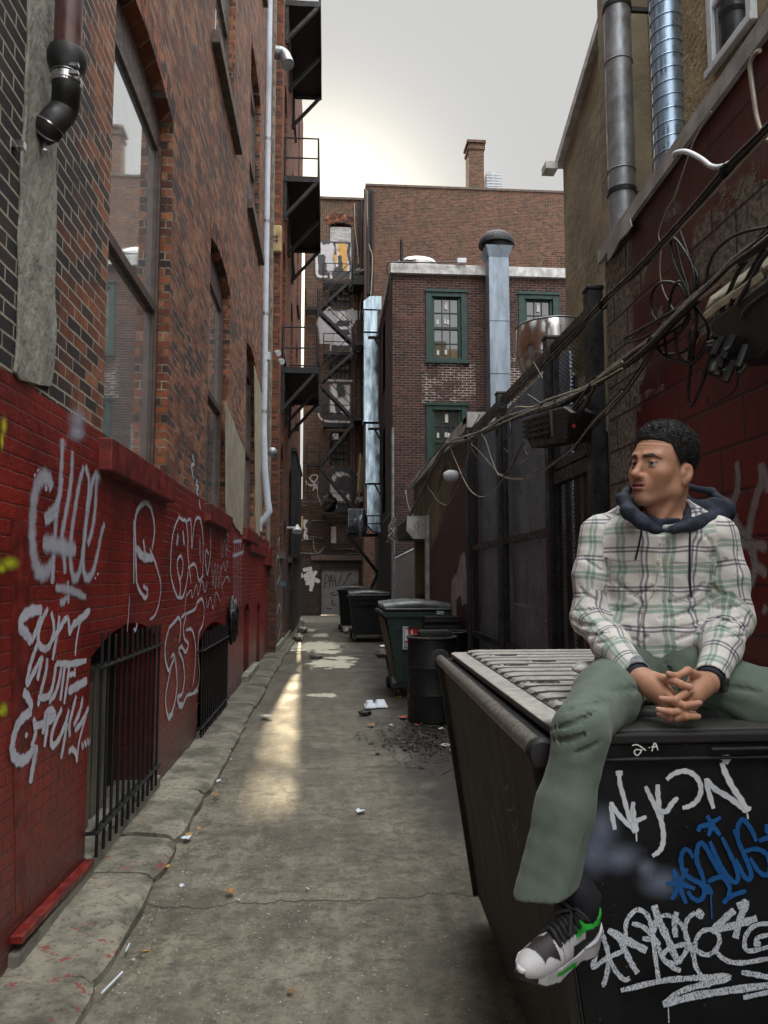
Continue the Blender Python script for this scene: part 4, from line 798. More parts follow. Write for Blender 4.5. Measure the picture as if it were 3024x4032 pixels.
c = pY(1416, 1975, YE-.8); blob('plastic_bag', (c.x, c.y, c.z), (.2, .2, .22), bpy.data.materials['grey_plastic'], 'crumpled grey bag at the foot of the leaning planks', 'bag', .6, seed=14)
# wires and pipes across the low end wall
for i, pts in enumerate([[(1180, 1975), (1230, 1978), (1300, 1980), (1390, 1982)], [(1188, 1990), (1222, 2000), (1226, 2060), (1215, 2110), (1250, 2116), (1280, 2140), (1290, 2165), (1320, 2182)], [(1180, 2178), (1230, 2180), (1300, 2183), (1420, 2180)], [(1228, 2050), (1300, 2052), (1372, 2052)], [(1180, 2130), (1210, 2125), (1260, 2118), (1285, 2125), (1300, 2158), (1400, 2162)], [(1234, 2125), (1238, 2165), (1256, 2175), (1276, 2155)]]):
    m = MB(); m.tube(crom([pY(x, y, YE-.1) for x, y in pts], 5), .025 if i < 5 else .014, 5); tag(m.build('wall_cable', m_cablew if i == 5 else m_cable), ['straight dark wire above the brick pier at landing height', 'dark cable dropping and bending towards the barred window', 'dark pipe run just above the steel door lintel', 'straight dark pipe under the lowest landing', 'dark cable sagging below the small windows', 'pale wire loop left of the small windows'][i], 'cable')

# ================================================================== GALVANISED DUCT BY THE END WALL
YD = 24.0
t = thing('exhaust_duct', 'tall shiny galvanised duct on angle brackets with a hood at its top, reflecting blue sky', 'duct', (1.4, YD, 4))
n_ = NT('duct_metal'); P = n_.obj(); cc = n_.mix(n_.ramp(n_.noise(n_.scale(P, (3, 3, .5)), 3, 5), .35, .65), (.22, .30, .36), (.46, .55, .62))
m_duct = n_.fin(cc, n_.ramp(n_.noise(P, 3, 4), .3, .7, .12, .22), n_.bump(n_.noise(n_.scale(P, (1, 1, .7)), 1.6, 1), .25, .08), 1.)
def dsec(xa, xb, ya, yb, name='section', mat=None, d=.5):
    p, q = pY(xa, ya, YD), pY(xb, yb, YD); m = MB(); m.box(p.x, q.x, YD, YD+d, q.z+.004, p.z-.004); m.box(p.x-.015, q.x+.015, YD-.015, YD+d+.015, q.z+.004, q.z+.03); return m.build(name, mat or m_duct, t, bevel=.006, seg=1)
dsec(1434, 1486, 1221, 1307); dsec(1433, 1490, 1310, 1662); dsec(1440, 1495, 1668, 1904); dsec(1445, 1501, 1906, 2030); dsec(1447, 1502, 2032, 2062)
p, q = pY(1431, 1164, YD), pY(1502, 1218, YD); m = MB(); m.prism([(p.x, YD, q.z), (q.x, YD, q.z), (q.x, YD, p.z), (p.x+.22, YD, p.z), (p.x, YD, p.z-.17)], (0, .5, 0)); m.build('hood', m_duct, t, bevel=.006, seg=1)
p, q = pY(1447, 2064, YD), pY(1502, 2095, YD); m = MB(); m.prism([(p.x, YD, p.z), (q.x, YD, p.z), (q.x, YD, q.z), (p.x+.2, YD, q.z), (p.x, YD, q.z+.22)][::-1], (0, .5, 0)); m.build('elbow', m_duct, t, bevel=.006, seg=1)
for yy in (1328, 1688, 1905):
    p = pY(1450, yy, YD-.04); m = MB(); m.box(p.x, 1.7, YD-.09, YD-.03, p.z-.02, p.z+.03); m.bar((p.x+.2, YD-.06, p.z), (1.7, YD-.06, p.z-.42), .04, .04); m.build('bracket', m_dsteel, t)

# rooftop style condenser with round fan on the brackets
YA = 25.0; t = thing('air_conditioner', 'grey slatted air conditioner with round fan cowl on brackets beside the duct foot', 'air conditioner', (1.0, YA, 3.3))
p, q = pY(1372, 2006, YA), pY(1438, 2100, YA); m = MB(); m.box(p.x, q.x, YA, YA+.7, q.z, p.z); m.build('casing', m_dsteel, t, bevel=.02)
m = MB()
for i in range(9): z = q.z+.25+i*.062; m.box(p.x+.02, q.x-.1, YA-.02, YA-.003, z, z+.02)
for xx in (p.x, (p.x+q.x)/2, q.x-.1): m.box(xx, xx+.02, YA-.03, YA-.022, q.z+.2, p.z)
m.box(p.x-.01, q.x+.01, YA-.02, YA+.71, p.z+.003, p.z+.03); m.build('grille', m_galv2, t)
c = pY(1427, 2060, YA-.05); m = MB(); m.lathe([(.40, 0), (.42, .03), (.42, .16), (.38, .2)], (c.x-.1, YA+.3, c.z-.03), (1, -.25, 0), 28, cap=False); m.lathe([(.3, 0), (.33, .04), (.33, .08)], (c.x-.22, YA+.25, c.z-.03), (1, -.25, 0), 28); m.build('fan_cowl', m_galv, t, smooth=True, auto=40)
m = MB(); m.bar((p.x-.05, YA, q.z-.02), (1.72, YA+.3, q.z-1.35), .09, .09); m.bar((1.68, YA+.3, q.z-1.3), (1.3, YA+.3, q.z-2.1), .1, .1); m.box(p.x, 1.7, YA+.1, YA+.2, q.z-.1, q.z-.003); m.build('support', m_iron, t)

# ================================================================== GREEN WINDOW HOUSE
YG = 19.5; gb = thing('brick_house', 'brown brick house with green sash windows and white coping behind the low wall', 'house', (4, YG, 0)); gG = lambda x, y: pY(x, y, YG)
xg = gG(1545, 1100).x; ztop = gG(1560, 1072).z
wx = [(1675, 1142, 1842, 1430), (2040, 1152, 2206, 1440), (1677, 1588, 1845, 1880)]
m = MB(); wr = []
for a, b, c_, d in wx: p, q = gG(a, b), gG(c_, d); wr.append((p.x, q.x, q.z, p.z))
sq = lambda x0, x1, z0, z1, Y: [Vector((x0, Y, z0)), Vector((x1, Y, z0)), Vector((x1, Y, z1)), Vector((x0, Y, z1))]
m.holed(sq(xg, 12, -.1, ztop, YG), [sq(*r, YG) for r in wr])
for r in wr: m.reveal(sq(*r, YG), (0, .2, 0))
# alley side with its narrow openings
sd = [(22.0, 22.9, 7.2, 9.3), (22.0, 22.9, 3.6, 6.1)]
m.holed([(xg, YG, -.1), (xg, 27, -.1), (xg, 27, ztop), (xg, YG, ztop)], [[Vector((xg, a, c_)), Vector((xg, b, c_)), Vector((xg, b, d)), Vector((xg, a, d))] for a, b, c_, d in sd])
m.box(xg+.15, 12, YG+.21, 26.9, 0, ztop-.05); m.add([(xg, YG, ztop), (12, YG, ztop), (12, 27, ztop), (xg, 27, ztop)], [(0, 1, 2, 3)]); m.add([(xg, 27, 0), (12, 27, 0), (12, 27, ztop), (xg, 27, ztop)], [(0, 1, 2, 3)])
m.build('wall', m_green_b, gb)
for (x0, x1, z0, z1) in wr:
    f = MB(); a = YG+.02; fw = .17
    f.box(x0+.002, x0+fw, a-.05, a+.1, z0+.002, z1-.002); f.box(x1-fw, x1-.002, a-.05, a+.1, z0+.002, z1-.002); f.box(x0+fw, x1-fw, a-.05, a+.1, z1-fw, z1-.002); f.box(x0+fw, x1-fw, a-.05, a+.1, z0+.002, z0+.12)
    f.box(x0-.02, x1+.02, a-.09, a-.052, z1-.06, z1+.02); f.box(x0-.03, x1+.03, a-.1, a-.052, z0-.03, z0+.05)
    f.box(x0+fw, x0+fw+.07, a+.02, a+.12, z0+.12, z1-fw); f.box(x1-fw-.07, x1-fw, a+.02, a+.12, z0+.12, z1-fw)
    fo = f.build('window_frame', m_green, gb, bevel=.006, seg=1); ix0, ix1 = x0+fw+.07, x1-fw-.07; iz0, iz1 = z0+.12, z1-fw
    g_ = MB(); g_.box(ix0, ix1, a+.09, a+.095, iz0, iz1); g_.build('pane', m_glass2, fo)
    s_ = MB(); zm = (iz0+iz1)/2; s_.box(ix0, ix1, a+.04, a+.085, zm-.035, zm+.035)
    for k in (1, 2): xx = ix0+(ix1-ix0)*k/3; s_.box(xx-.012, xx+.012, a+.06, a+.085, iz0, iz1)
    for k in (.25, .75): zz = iz0+(iz1-iz0)*k; s_.box(ix0, ix1, a+.062, a+.083, zz-.011, zz+.011)
    s_.build('glazing_bars', plain('dark_sash', (.012, .028, .028), .4), fo)
    s_ = MB(); cw = (ix1-ix0)/3
    s_.box(ix0+cw*1.3, ix0+cw*1.7, a+.052, a+.056, zm+(iz1-zm)*.62, zm+(iz1-zm)*.9)
    for (u, v) in ((.25, .1), (1.25, .12), (1.6, .1), (.3, -.9), (1.3, -.88)): s_.box(ix0+cw*u, ix0+cw*(u+.3), a+.052, a+.056, zm+(iz1-zm)*v+.02, zm+(iz1-zm)*v+.15)
    build_each(s_, 'sticker', plain('paper', (.5, .5, .46), .7, var=.2), fo)
m = MB(); m.box(xg-.06, 12, YG-.12, YG-.003, ztop-.06, ztop+.2); m.box(xg-.06, xg-.003, YG-.003, 27, ztop-.02, ztop+.2); m.box(xg-.003, 12, YG-.003, YG+.25, ztop+.003, ztop+.2)
m.build('coping', m_flash, gb, bevel=.01)
# pale repointed brickwork between the windows
n_ = NT('repointed'); P = n_.pos(); s_ = n_.sep(P); b_ = n_.n('TexBrick'); n_.L.new(n_.comb(n_.M('ADD', s_[0], s_[1]), s_[2]), b_.inputs['Vector']); b_.offset = .5
for k_, v_ in (('Scale', 1.), ('Mortar Size', .012), ('Mortar Smooth', .2), ('Brick Width', .212), ('Row Height', .0677)): b_.inputs[k_].default_value = v_
msk = n_.M('MULTIPLY', b_.outputs[1], n_.ramp(n_.noise(P, 3, 4), .4, .55)); m_rep = n_.fin((.36, .31, .28), .9, None, alpha=msk)
a, b, c_ = wr[0], wr[2], 0; m = MB(); m.box(a[0]-.1, a[1]+.2, YG-.004, YG-.003, b[3], a[2]); m.build('repointed_mortar', m_rep, gb)
m = MB(); p, q = gG(1790, 1445), gG(2240, 1640); m.box(q.x-1.9, q.x+.2, YG-.0042, YG-.0032, q.z-.6, p.z+.4); m.build('repointed_mortar', m_rep, gb)
for a, b, c_, d in sd:
    m = MB(); m.box(xg+.06, xg+.12, a, b, c_, d); m.build('side_window', m_green, gb)
# grey square flue with mushroom cap on the house front
t = thing('exhaust_duct', 'grey square duct with a round mushroom cap climbing the front of the green windowed house', 'duct', (4.3, YG, 6)); Yq = YG-.55
p, q = pY(1925, 1010, Yq), pY(2012, 1640, Yq); m_duct2 = plain('blue_grey_duct', (.25, .30, .36), .5, .5, var=.25, vs=3, bump=.1, stretch=(2, 2, .5))
zs_ = [p.z, pY(1925, 1262, Yq).z, pY(1925, 1470, Yq).z, q.z-1.5]
for i in range(3):
    m = MB(); m.box(p.x, q.x, Yq, Yq+.53, zs_[i+1]+.003, zs_[i]-.003); m.box(p.x-.012, q.x+.012, Yq-.012, Yq+.542, zs_[i+1]+.003, zs_[i+1]+.02); m.build('section', m_duct2, t)
c = pY(1965, 985, Yq+.26); hw = (q.x-p.x)/2; m = MB(); zz = p.z; m.hexa([(p.x, Yq, zz), (q.x, Yq, zz), (q.x, Yq+.53, zz), (p.x, Yq+.53, zz), (p.x-.1, Yq-.1, zz+.28), (q.x+.1, Yq-.1, zz+.28), (q.x+.1, Yq+.63, zz+.28), (p.x-.1, Yq+.63, zz+.28)]); m.build('flare', m_duct2, t)
m = MB(); m.lathe([(.36, .29), (.36, .42), (.47, .40), (.47, .47), (.43, .60), (.30, .72), (.12, .78), (.01, .79)], ((p.x+q.x)/2, Yq+.26, zz), n=28); m.build('mushroom_cap', m_dsteel, t, smooth=True, auto=40)
# roof things seen over the coping
p = pY(1640, 1050, YG+3); m = MB(); m.lathe([(.66, 0), (.70, .3), (.62, .42), (.25, .50), (.01, .52)], (p.x, YG+3, p.z-.35), n=32); tag(m.build('roof_ventilator', m_steel, smooth=True, auto=40), 'round shiny ventilator dome on the roof of the green windowed house', 'ventilator')
p, q = pY(1573, 945, YG+2.5), pY(1590, 1050, YG+2.5); m = MB(); m.tube([((p.x+q.x)/2, YG+2.5, q.z-.5), ((p.x+q.x)/2, YG+2.5, p.z)], .05, 12); tag(m.build('vent_pipe', m_dsteel), 'thin dark vent pipe standing on the roof left of the dome', 'vent pipe')
m = MB(); m.tube(crom([pY(x, y, YG-.2) for x, y in ((1528, 1180), (1538, 1110), (1524, 1065), (1530, 1035), (1560, 1032), (1700, 1034), (1812, 1030))], 6), .018, 6); tag(m.build('roof_cable', m_cable), 'black cable running over the white coping and down the corner', 'cable')
m = MB(); c = pY(1818, 1028, YG-.2); m.box(c.x-.12, c.x+.12, c.y-.05, c.y+.05, c.z-.06, c.z+.07); tag(m.build('junction_box', m_white, bevel=.01), 'small white junction box on the coping cable', 'box')
# broken brick stack right of the duct
p, q = pY(2120, 1000, YG+1.2), pY(2245, 1058, YG+1.2); m = MB(); m.box(p.x+.2, 11, YG+1.2, YG+2.2, ztop, p.z-.02); m.box(p.x+.45, p.x+.8, YG+1.25, YG+2, p.z-.017, p.z+.12); m.prism([(p.x-.2, YG+1.2, ztop), (p.x+.197, YG+1.2, ztop), (p.x+.197, YG+1.2, p.z-.02)], (0, .8, 0)); tag(m.build('brick_stack', m_end2), 'crumbling red brick stump on the roof beside the mushroom capped duct', 'chimney')

# ================================================================== RIGHT: BLOCK WALL
XR = 1.77; NR = (-1, 0, 0)
def block_paint(n, s, P, c, mortar, h, med, fine, big):
    pa = n.noise(n.scale(P, (1, 1.0, .9)), 2.1, 6, .62)
    z_ = n.M('ADD', s[2], n.M('MULTIPLY', n.M('SUBTRACT', pa, .5), .9))
    bare = n.M('MULTIPLY', n.ramp(z_, 2.60, 2.68), n.ramp(z_, 3.45, 3.53, 1, 0)); bare = n.M('MULTIPLY', bare, n.ramp(n.noise(n.scale(P, (1, 1, 2)), 1.5, 6, .65), .50, .52))
    bare = n.M('MAXIMUM', bare, n.M('MULTIPLY', n.ramp(s[1], 4.2, 4.3), n.ramp(pa, .36, .42)))
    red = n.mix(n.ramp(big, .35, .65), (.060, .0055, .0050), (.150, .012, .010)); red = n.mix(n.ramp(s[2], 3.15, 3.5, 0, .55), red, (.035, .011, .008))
    raw = n.mix(n.ramp(n.noise(P, 30, 5, .7), .35, .65), (.09, .072, .055), (.30, .25, .20))
    col = n.mix(bare, red, raw); col = n.mix(n.M('MULTIPLY', mortar, n.ramp(bare, 0, 1, .8, .8)), col, (.02, .004, .004))
    rough = n.ramp(bare, 0, 1, .38, .95)
    hh = n.M('ADD', n.M('MULTIPLY', mortar, -1.), n.M('ADD', n.M('MULTIPLY', fine, n.ramp(bare, 0, 1, .1, .7)), n.M('MULTIPLY', med, .25)))
    return col, rough, hh
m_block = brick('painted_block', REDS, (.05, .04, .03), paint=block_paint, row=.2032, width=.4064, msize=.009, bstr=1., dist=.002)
rw = thing('block_wall', 'dark red painted block wall with bare grey patches behind the seated person', 'wall', (XR, 1, 0))
zt0, zt1 = 3.70, 4.35
m = MB(); m.prism([(XR, -4, -.1), (XR, 4.66, -.1), (XR, 4.66, zt0), (XR, -4, zt1)], (.3, 0, 0)); m.box(XR+.31, 3.4, 4.3, 4.64, -.1, 3.6); m.build('wall', m_block, rw)
m = MB(); m.prism([(XR-.035, -4, zt1-.02), (XR-.035, 4.70, zt0-.02), (XR-.035, 4.70, zt0+.055), (XR-.035, -4, zt1+.07)], (.025, 0, 0)); m.prism([(XR-.035, -4, zt1+.072), (XR-.035, 4.70, zt0+.057), (XR+.35, 4.70, zt0+.07), (XR+.35, -4, zt1+.085)], (0, 0, .012)); m.build('flashing', m_flash, rw)
m = MB(); m.prism([pX(x, y, XR-.04) for x, y in ((2388, 960), (2480, 860), (2485, 890), (2470, 915), (2440, 945), (2420, 985), (2392, 1030))], (.008, 0, 0)); m.build('flashing', m_flash, rw)
prr = lambda x, y: pX(x, y, XR); zr_ = dict(org=(2150, 1550), sc_=.6103)
ribbons('graffiti_tag', spray('paint_grey_soft', (.33, .31, .31), .8, .35, .75), rw, prr, NR, [
 [(1235, 440), (1245, 560), (1230, 660), (1200, 700)], [(1390, 450), (1395, 560), (1365, 660), (1330, 800), (1310, 900), (1270, 890), (1230, 810), (1205, 720)], [(1310, 900), (1320, 980), (1350, 1080), (1345, 1180), (1305, 1245), (1285, 1235)],
 [(1260, 960), (1320, 975), (1432, 985)], [(1395, 450), (1430, 560), (1440, 640)], [(1345, 1000), (1360, 1100), (1432, 1160)], [.7, (1405, 1420), (1432, 1370)]], .075, label='faded grey spray loops on the red blocks', **zr_)

# ================================================================== STUCCO BUILDING, FLUES
XS = 3.8; sb = thing('stucco_building', 'tan stucco building with rough textured wall and white window above the red block wall', 'building', (XS, 7, 0))
m = MB(); pr = [(XS, 11.75, 0), (XS, 11.75, 8.36), (XS, 9.7, 9.3), (XS, 8.6, 9.8), (XS, 8.6, 0)]; m.prism(pr, (5, 0, 0)); m.build('smooth_wall', m_tan, sb)
m = MB(); m.prism([(XS-.10, 11.82, 8.36), (XS-.10, 8.6, 9.83), (XS-.10, 8.6, 9.97), (XS-.10, 11.9, 8.50)], (5, 0, 0)); m.build('roof_edge', m_flash, sb)
m = MB(); m.box(XS-.3, XS-.1, 11.7, 11.95, 8.3, 8.42); m.build('gutter_end', m_flash, sb)
m = MB(); q = pX(2735, 320, XS); m.box(XS-.08, XS+4, 3, q.y+.9, 3.0, 11.2)
pa, pb = pX(2795, 0, XS), pX(2812, 300, XS); wy1 = pX(2812, 298, XS-.08).y; wy0 = pX(2985, 60, XS-.08).y; wz = pX(2812, 298, XS-.08).z
m.build('rough_wall', m_tan2, sb)
m = MB(); m.box(XS-.42, XS+1, q.y+.903, q.y+1.6, 2.5, 11.3); m.build('pilaster', m_tan, sb)
f = MB(); xw = XS-.082; z1 = wz+1.5
f.box(xw-.06, xw, wy1-.09, wy1, wz, z1); f.box(xw-.06, xw, wy0, wy0+.09, wz, z1); f.box(xw-.06, xw, wy0+.09, wy1-.09, wz, wz+.09); f.box(xw-.06, xw, wy0+.09, wy1-.09, z1-.09, z1); f.box(xw-.09, xw-.061, wy0-.03, wy1+.03, wz-.03, wz+.045)
f.box(xw-.045, xw-.01, wy0+.09, wy1-.09, wz+.62, wz+.68); fo = f.build('window_frame', m_white, sb, bevel=.006); g_ = MB(); g_.box(xw-.02, xw-.005, wy0+.08, wy1-.08, wz+.08, z1-.08); g_.build('pane', m_glass2, fo)
# two round flues
def flue(xc, xw_, X, name, lab_, mat, pitch, slant, ztop=14, zb=3.3):
    p = pX(xc, 500, X); a = pX(xc-xw_/2, 500, X); 
    d = (_ray(xc, 500)); dist = p.y; r = xw_/2/F*dist*math.sqrt(1+(X/dist)**2)*.93; t = thing(name, lab_, 'flue', (X, p.y, zb))
    m = MB(); m.tube([(X, p.y, zb), (X, p.y, ztop)], r, 28); m.build('pipe', mat, t, smooth=True, auto=50)
    m = MB(); z = zb+.2
    while z < ztop-.3:
        ring = [(X+(r+.002)*math.cos(i*math.pi/12), p.y+(r+.002)*math.sin(i*math.pi/12), z+slant*i/24*pitch) for i in range(25)]; m.tube(ring, .006 if slant else .009, 5, cap=False); z += pitch
    m.build('seams', mat, t, smooth=True); return t, p, r
t1, p1_, r1_ = flue(2442, 112, 3.05, 'metal_flue', 'thick dull grey round flue held by thin bands to the tan stucco wall', m_galv2, 1.2, 0)
for z in (p1_.z+1.3, p1_.z-.75):
    m = MB(); m.lathe([(r1_, 0), (r1_+.012, 0), (r1_+.012, .05), (r1_, .05)], (3.05, p1_.y, z), n=24); m.box(3.05+r1_, 3.85, p1_.y-.02, p1_.y+.02, z, z+.05); m.build('band', m_dsteel, t1)
flue(2632, 122, 2.75, 'metal_flue', 'bright spiral seamed round flue reflecting blue sky beside the rough stucco', plain('spiral_duct', (.30, .40, .52), .33, .9, var=.08, vs=3, bump=.0, bs=8), .115, 1)
# stainless exhaust fan behind the fence
YF = 9.6; c = pY(2180, 1420, YF); t = thing('exhaust_fan', 'big round stainless kitchen exhaust fan bowl rising behind the black mesh fence', 'exhaust fan', (c.x, YF, 3.6))
zt_ = pY(2180, 1292, YF).z; k_ = YF/F
m = MB(); m.lathe([(.18, -.78), (.18, -.65), (.28, -.61), (.39, -.52), (.46, -.37), (.47, -.30)], (c.x, YF, zt_-.12), n=40, cap=False); m.build('lower_bowl', m_steel, t, smooth=True, auto=50)
m = MB(); m.lathe([(.48, -.305), (.485, -.29), (.49, .10), (.48, .115), (.39, .12), (.35, .16), (.13, .19), (.01, .195)], (c.x, YF, zt_-.12), n=48, cap=False); m.build('drum', m_steel, t, smooth=True, auto=45)
m = MB(); m.tube([(c.x+.49*math.cos(i*math.pi/24), YF+.49*math.sin(i*math.pi/24), zt_-.01) for i in range(49)], .010, 6, cap=False); m.tube([(c.x+.475*math.cos(i*math.pi/24), YF+.475*math.sin(i*math.pi/24), zt_-.42) for i in range(49)], .009, 6, cap=False); m.build('rim_band', m_galv2, t, smooth=True)
m = MB(); m.box(c.x-.2, c.x+.2, YF-.2, YF+.2, 3.4, zt_-.85); m.build('curb', m_galv, t)

# ================================================================== LOW WALL BUILDING
def lowpaint():
    n = NT('tan_red_stucco'); P = n.pos(); s = n.sep(P)
    e = n.M('ADD', n.M('SUBTRACT', 3.45, n.M('MULTIPLY', n.M('SUBTRACT', s[1], 9.4), .36)), n.M('MULTIPLY', n.M('SUBTRACT', n.noise(P, 3, 5, .7), .5), .7))
    mk = n.ramp(n.M('SUBTRACT', e, s[2]), -.05, .05)
    tan = n.mix(n.ramp(n.noise(n.scale(P, (1, 3, .4)), 2, 5, .65), .3, .7), (.07, .055, .035), (.20, .165, .10)); red = n.mix(n.ramp(n.noise(P, 3, 6, .7), .3, .7), (.028, .004, .004), (.075, .010, .008))
    return n.fin(n.mix(mk, tan, red), n.ramp(mk, 0, 1, .85, .55), n.bump(n.noise(P, 18, 6, .75), .7, .02))
m_low = lowpaint()
lb_ = thing('low_building', 'low tan and red stucco building with a roller shutter box, beyond the black fence', 'building', (XR, 12.5, 0))
m = MB(); m.holed([(XR, 9.33, -.1), (XR, 15.6, -.1), (XR, 15.6, 3.6), (XR, 9.33, 3.6)], [[Vector((XR, a, b)) for a, b in ((13.5, 0), (15.3, 0), (15.3, 2.4), (13.5, 2.4))]]); m.reveal([(XR, a, b) for a, b in ((13.5, 0), (15.3, 0), (15.3, 2.4), (13.5, 2.4))], (.4, 0, 0))
m.add([(XR, 9.33, -.1), (XR, 9.33, 3.6), (6, 9.33, 3.6), (6, 9.33, -.1)], [(0, 1, 2, 3)]); m.add([(XR, 15.6, -.1), (XR, 15.6, 3.6), (6, 15.6, 3.6), (6, 15.6, -.1)], [(0, 1, 2, 3)]); m.add([(XR, 9.33, 3.6), (XR, 15.6, 3.6), (6, 15.6, 3.6), (6, 9.33, 3.6)], [(0, 1, 2, 3)])
m.build('wall', m_low, lb_)
m = MB(); m.box(XR+.4, XR+.5, 13.4, 15.4, 0, 2.5); m.build('door', m_dark, lb_)
m = MB(); m.box(XR+.2, XR+.25, 14.3, 15.2, 0, 2.1); m.build('door', m_wood, lb_)
m = MB(); m.box(XR-.05, 6, 9.27, 9.326, 3.5, 3.72); m.box(XR-.05, XR-.003, 9.326, 15.65, 3.52, 3.68); m.box(XR-.05, 6, 9.326, 9.6, 3.603, 3.70); m.build('coping', m_flash, lb_)
m = MB(); a = [(1.40, 13.35, 2.76), (1.76, 13.35, 2.76), (1.76, 13.35, 2.36), (1.50, 13.35, 2.36), (1.38, 13.35, 2.50)]; m.prism(a[::-1], (0, .03, 0)); lab(m.build('shutter_end_plate', plain('dirty_white', (.36, .36, .36), .6, var=.35, vs=5, bump=.3), lb_), 'dirty white end plate with embossed diamond')
m = MB(); m.box(1.42, 1.765, 13.39, 15.5, 2.42, 2.74); m.build('shutter_box', m_dsteel, lb_, bevel=.03)
m = MB(); m.tube([(1.56+.05*math.cos(i*math.pi/2), 13.345, 2.585+.06*math.sin(i*math.pi/2)) for i in range(5)], .006, 4); m.build('diamond_mark', m_alu, lb_)
m = MB(); m.box(XR-.06, XR-.003, 13.2, 13.42, 0, 2.77); m.build('door_frame', bpy.data.materials['dirty_white'], lb_, bevel=.006)
lpl = lambda x, y: pX(x, y, XR)
def patchR(poly, mat, label, th=.01):
    m = MB(); m.prism(ragged([lpl(x, y) for x, y in poly], .02, seed=4), (-th, 0, 0)); lab(m.build('render_patch', mat, lb_), label)
patchR([(1832, 2172), (1812, 2195), (1808, 2245), (1781, 2285), (1779, 2420), (1798, 2430), (1800, 2360), (1816, 2345), (1822, 2385), (1845, 2370), (1843, 2290), (1834, 2240)], plain('whitewash', (.30, .27, .27), .8, var=.3, vs=5, bump=.4), 'pale grey whitewashed patch low on the wall')
ribbons('graffiti_tag', m_outl, lb_, lpl, NR, [[(1825, 2155), (1806, 2195), (1806, 2240), (1783, 2275), (1783, 2240)], [(1835, 2140), (1832, 2180)]], .09)
ribbons('graffiti_tag', spray('paint_dull', (.16, .14, .14), .4, .3, .6), lb_, lpl, NR, [[(1690, 2130), (1698, 2180), (1692, 2220), (1700, 2260)], [(1695, 2290), (1703, 2330), (1697, 2380)], [(1690, 2240), (1700, 2235)]], .05, label='thin faded scrawl beside the door frame')
c = lpl(1805, 1877); m = MB(); m.lathe([(.05, 0), (.075, .02), (.085, .08), (.075, .15), (.045, .20), (.01, .215)], (XR-.01, c.y, c.z), (-.9, -.3, .05), 18); tag(m.build('bulkhead_lamp', m_white, smooth=True, auto=50), 'round white bulkhead lamp on the tan and red stucco', 'lamp')
m = MB(); m.box(XR-.02, XR+.15, 9.24, 9.32, 0, 3.48); tag(m.build('steel_post', m_dsteel), 'rusty steel post where the fence meets the stucco wall', 'post')

# chain link gate, pole with tangle
gt = thing('chain_link_gate', 'sagging grey chain link gate panel standing in front of the house corner', 'gate', (1.68, 16.8, 0))
m = MB(); X0, X1 = 1.47, 1.90
for a, b in (((X0, 0, 0), (X0, 0, 2.5)), ((X1, 0, 0), (X1, 0, 2.35)), ((X0, 0, 2.1), (X1, 0, 2.32)), ((X0, 0, .1), (X1, 0, .1))): m.tube([(a[0], 16.8, a[2]), (b[0], 16.8, b[2])], .022, 8)
m.build('frame', m_galv2, gt)
n_ = NT('chain_link'); P = n_.pos(); s_ = n_.sep(P); u_ = n_.M('ADD', s_[0], s_[1])
def dia(n, u, v, pu, pv, w_):
    a = n.M('ABSOLUTE', n.M('SUBTRACT', n.M('FRACT', n.M('ADD', n.M('DIVIDE', u, pu), n.M('DIVIDE', v, pv))), .5)); b = n.M('ABSOLUTE', n.M('SUBTRACT', n.M('FRACT', n.M('SUBTRACT', n.M('DIVIDE', u, pu), n.M('DIVIDE', v, pv))), .5))
    return n.M('MAXIMUM', n.ramp(a, w_, w_*1.3, 1, 0), n.ramp(b, w_, w_*1.3, 1, 0))
m_link = n_.fin((.22, .22, .22), .5, None, .5, alpha=dia(n_, u_, s_[2], .06, .06, .11))
m = MB(); m.add([(X0, 16.8, .1), (X1, 16.8, .1), (X1, 16.8, 2.3), (X0, 16.8, 2.1)], [(0, 1, 2, 3)]); m.build('mesh', m_link, gt)
m = MB(); p = pY(1546, 1700, 17.2); m.tube([(p.x, 17.2, 0), (p.x, 17.2, 5.1)], .035, 10); tag(m.build('conduit_pole', m_galv2), 'thin grey conduit pole at the corner of the green windowed house', 'pole')
m = MB(); rr = random.Random(5)
for i in range(9):
    c = pY(1542+rr.uniform(-9, 9), 2088+rr.uniform(-20, 25), 17.0); m.tube(crom([c+Vector((rr.uniform(-.1, .1), rr.uniform(-.05, .05), .2-j*.13)) for j in range(4)], 4), .014, 5)
tag(m.build('cable_tangle', m_alu), 'tangle of pale cable ends on the conduit pole', 'cable tangle')
m = MB(); z = pY(1580, 1925, YG-.1).z
for a, b in (((1565, 1910), (1583, 1924)), ((1583, 1924), (1602, 1926)), ((1585, 1908), (1590, 1922))): m.bar(pY(*a, YG-.3), pY(*b, YG-.3), .03, .03)
tag(m.build('cable_bracket', m_dsteel), 'small rusty cable bracket on the house brickwork', 'bracket')

# ================================================================== BLACK MESH FENCE
n_ = NT('expanded_metal'); P = n_.pos(); s_ = n_.sep(P); m_mesh = n_.fin((.03, .03, .032), .42, None, .5, alpha=dia(n_, s_[1], s_[2], .062, .034, .10))
m_shut = plain('shutter_slats', (.42, .50, .62), .4, .0, var=.3, vs=4, bump=.05)
fn = thing('mesh_fence', 'tall black steel fence of expanded metal mesh with square posts and roller shutter slats behind', 'fence', (XR, 7, 0))
m_post = plain('fence_post', (.03, .031, .033), .38, .4, var=.4, vs=6)
posts = [4.76, 5.72, 7.42, 9.12]; zp = [3.52, 3.50, 3.48, 3.46]
for y, z in zip(posts, zp):
    m = MB(); m.box(XR-.10, XR+.0, y-.05, y+.05, 0, z); o = m.build('post', m_post, fn, bevel=.006); m = MB(); m.box(XR-.107, XR+.007, y-.057, y+.057, z+.001, z+.03); m.build('post_cap', m_post, o, bevel=.008)
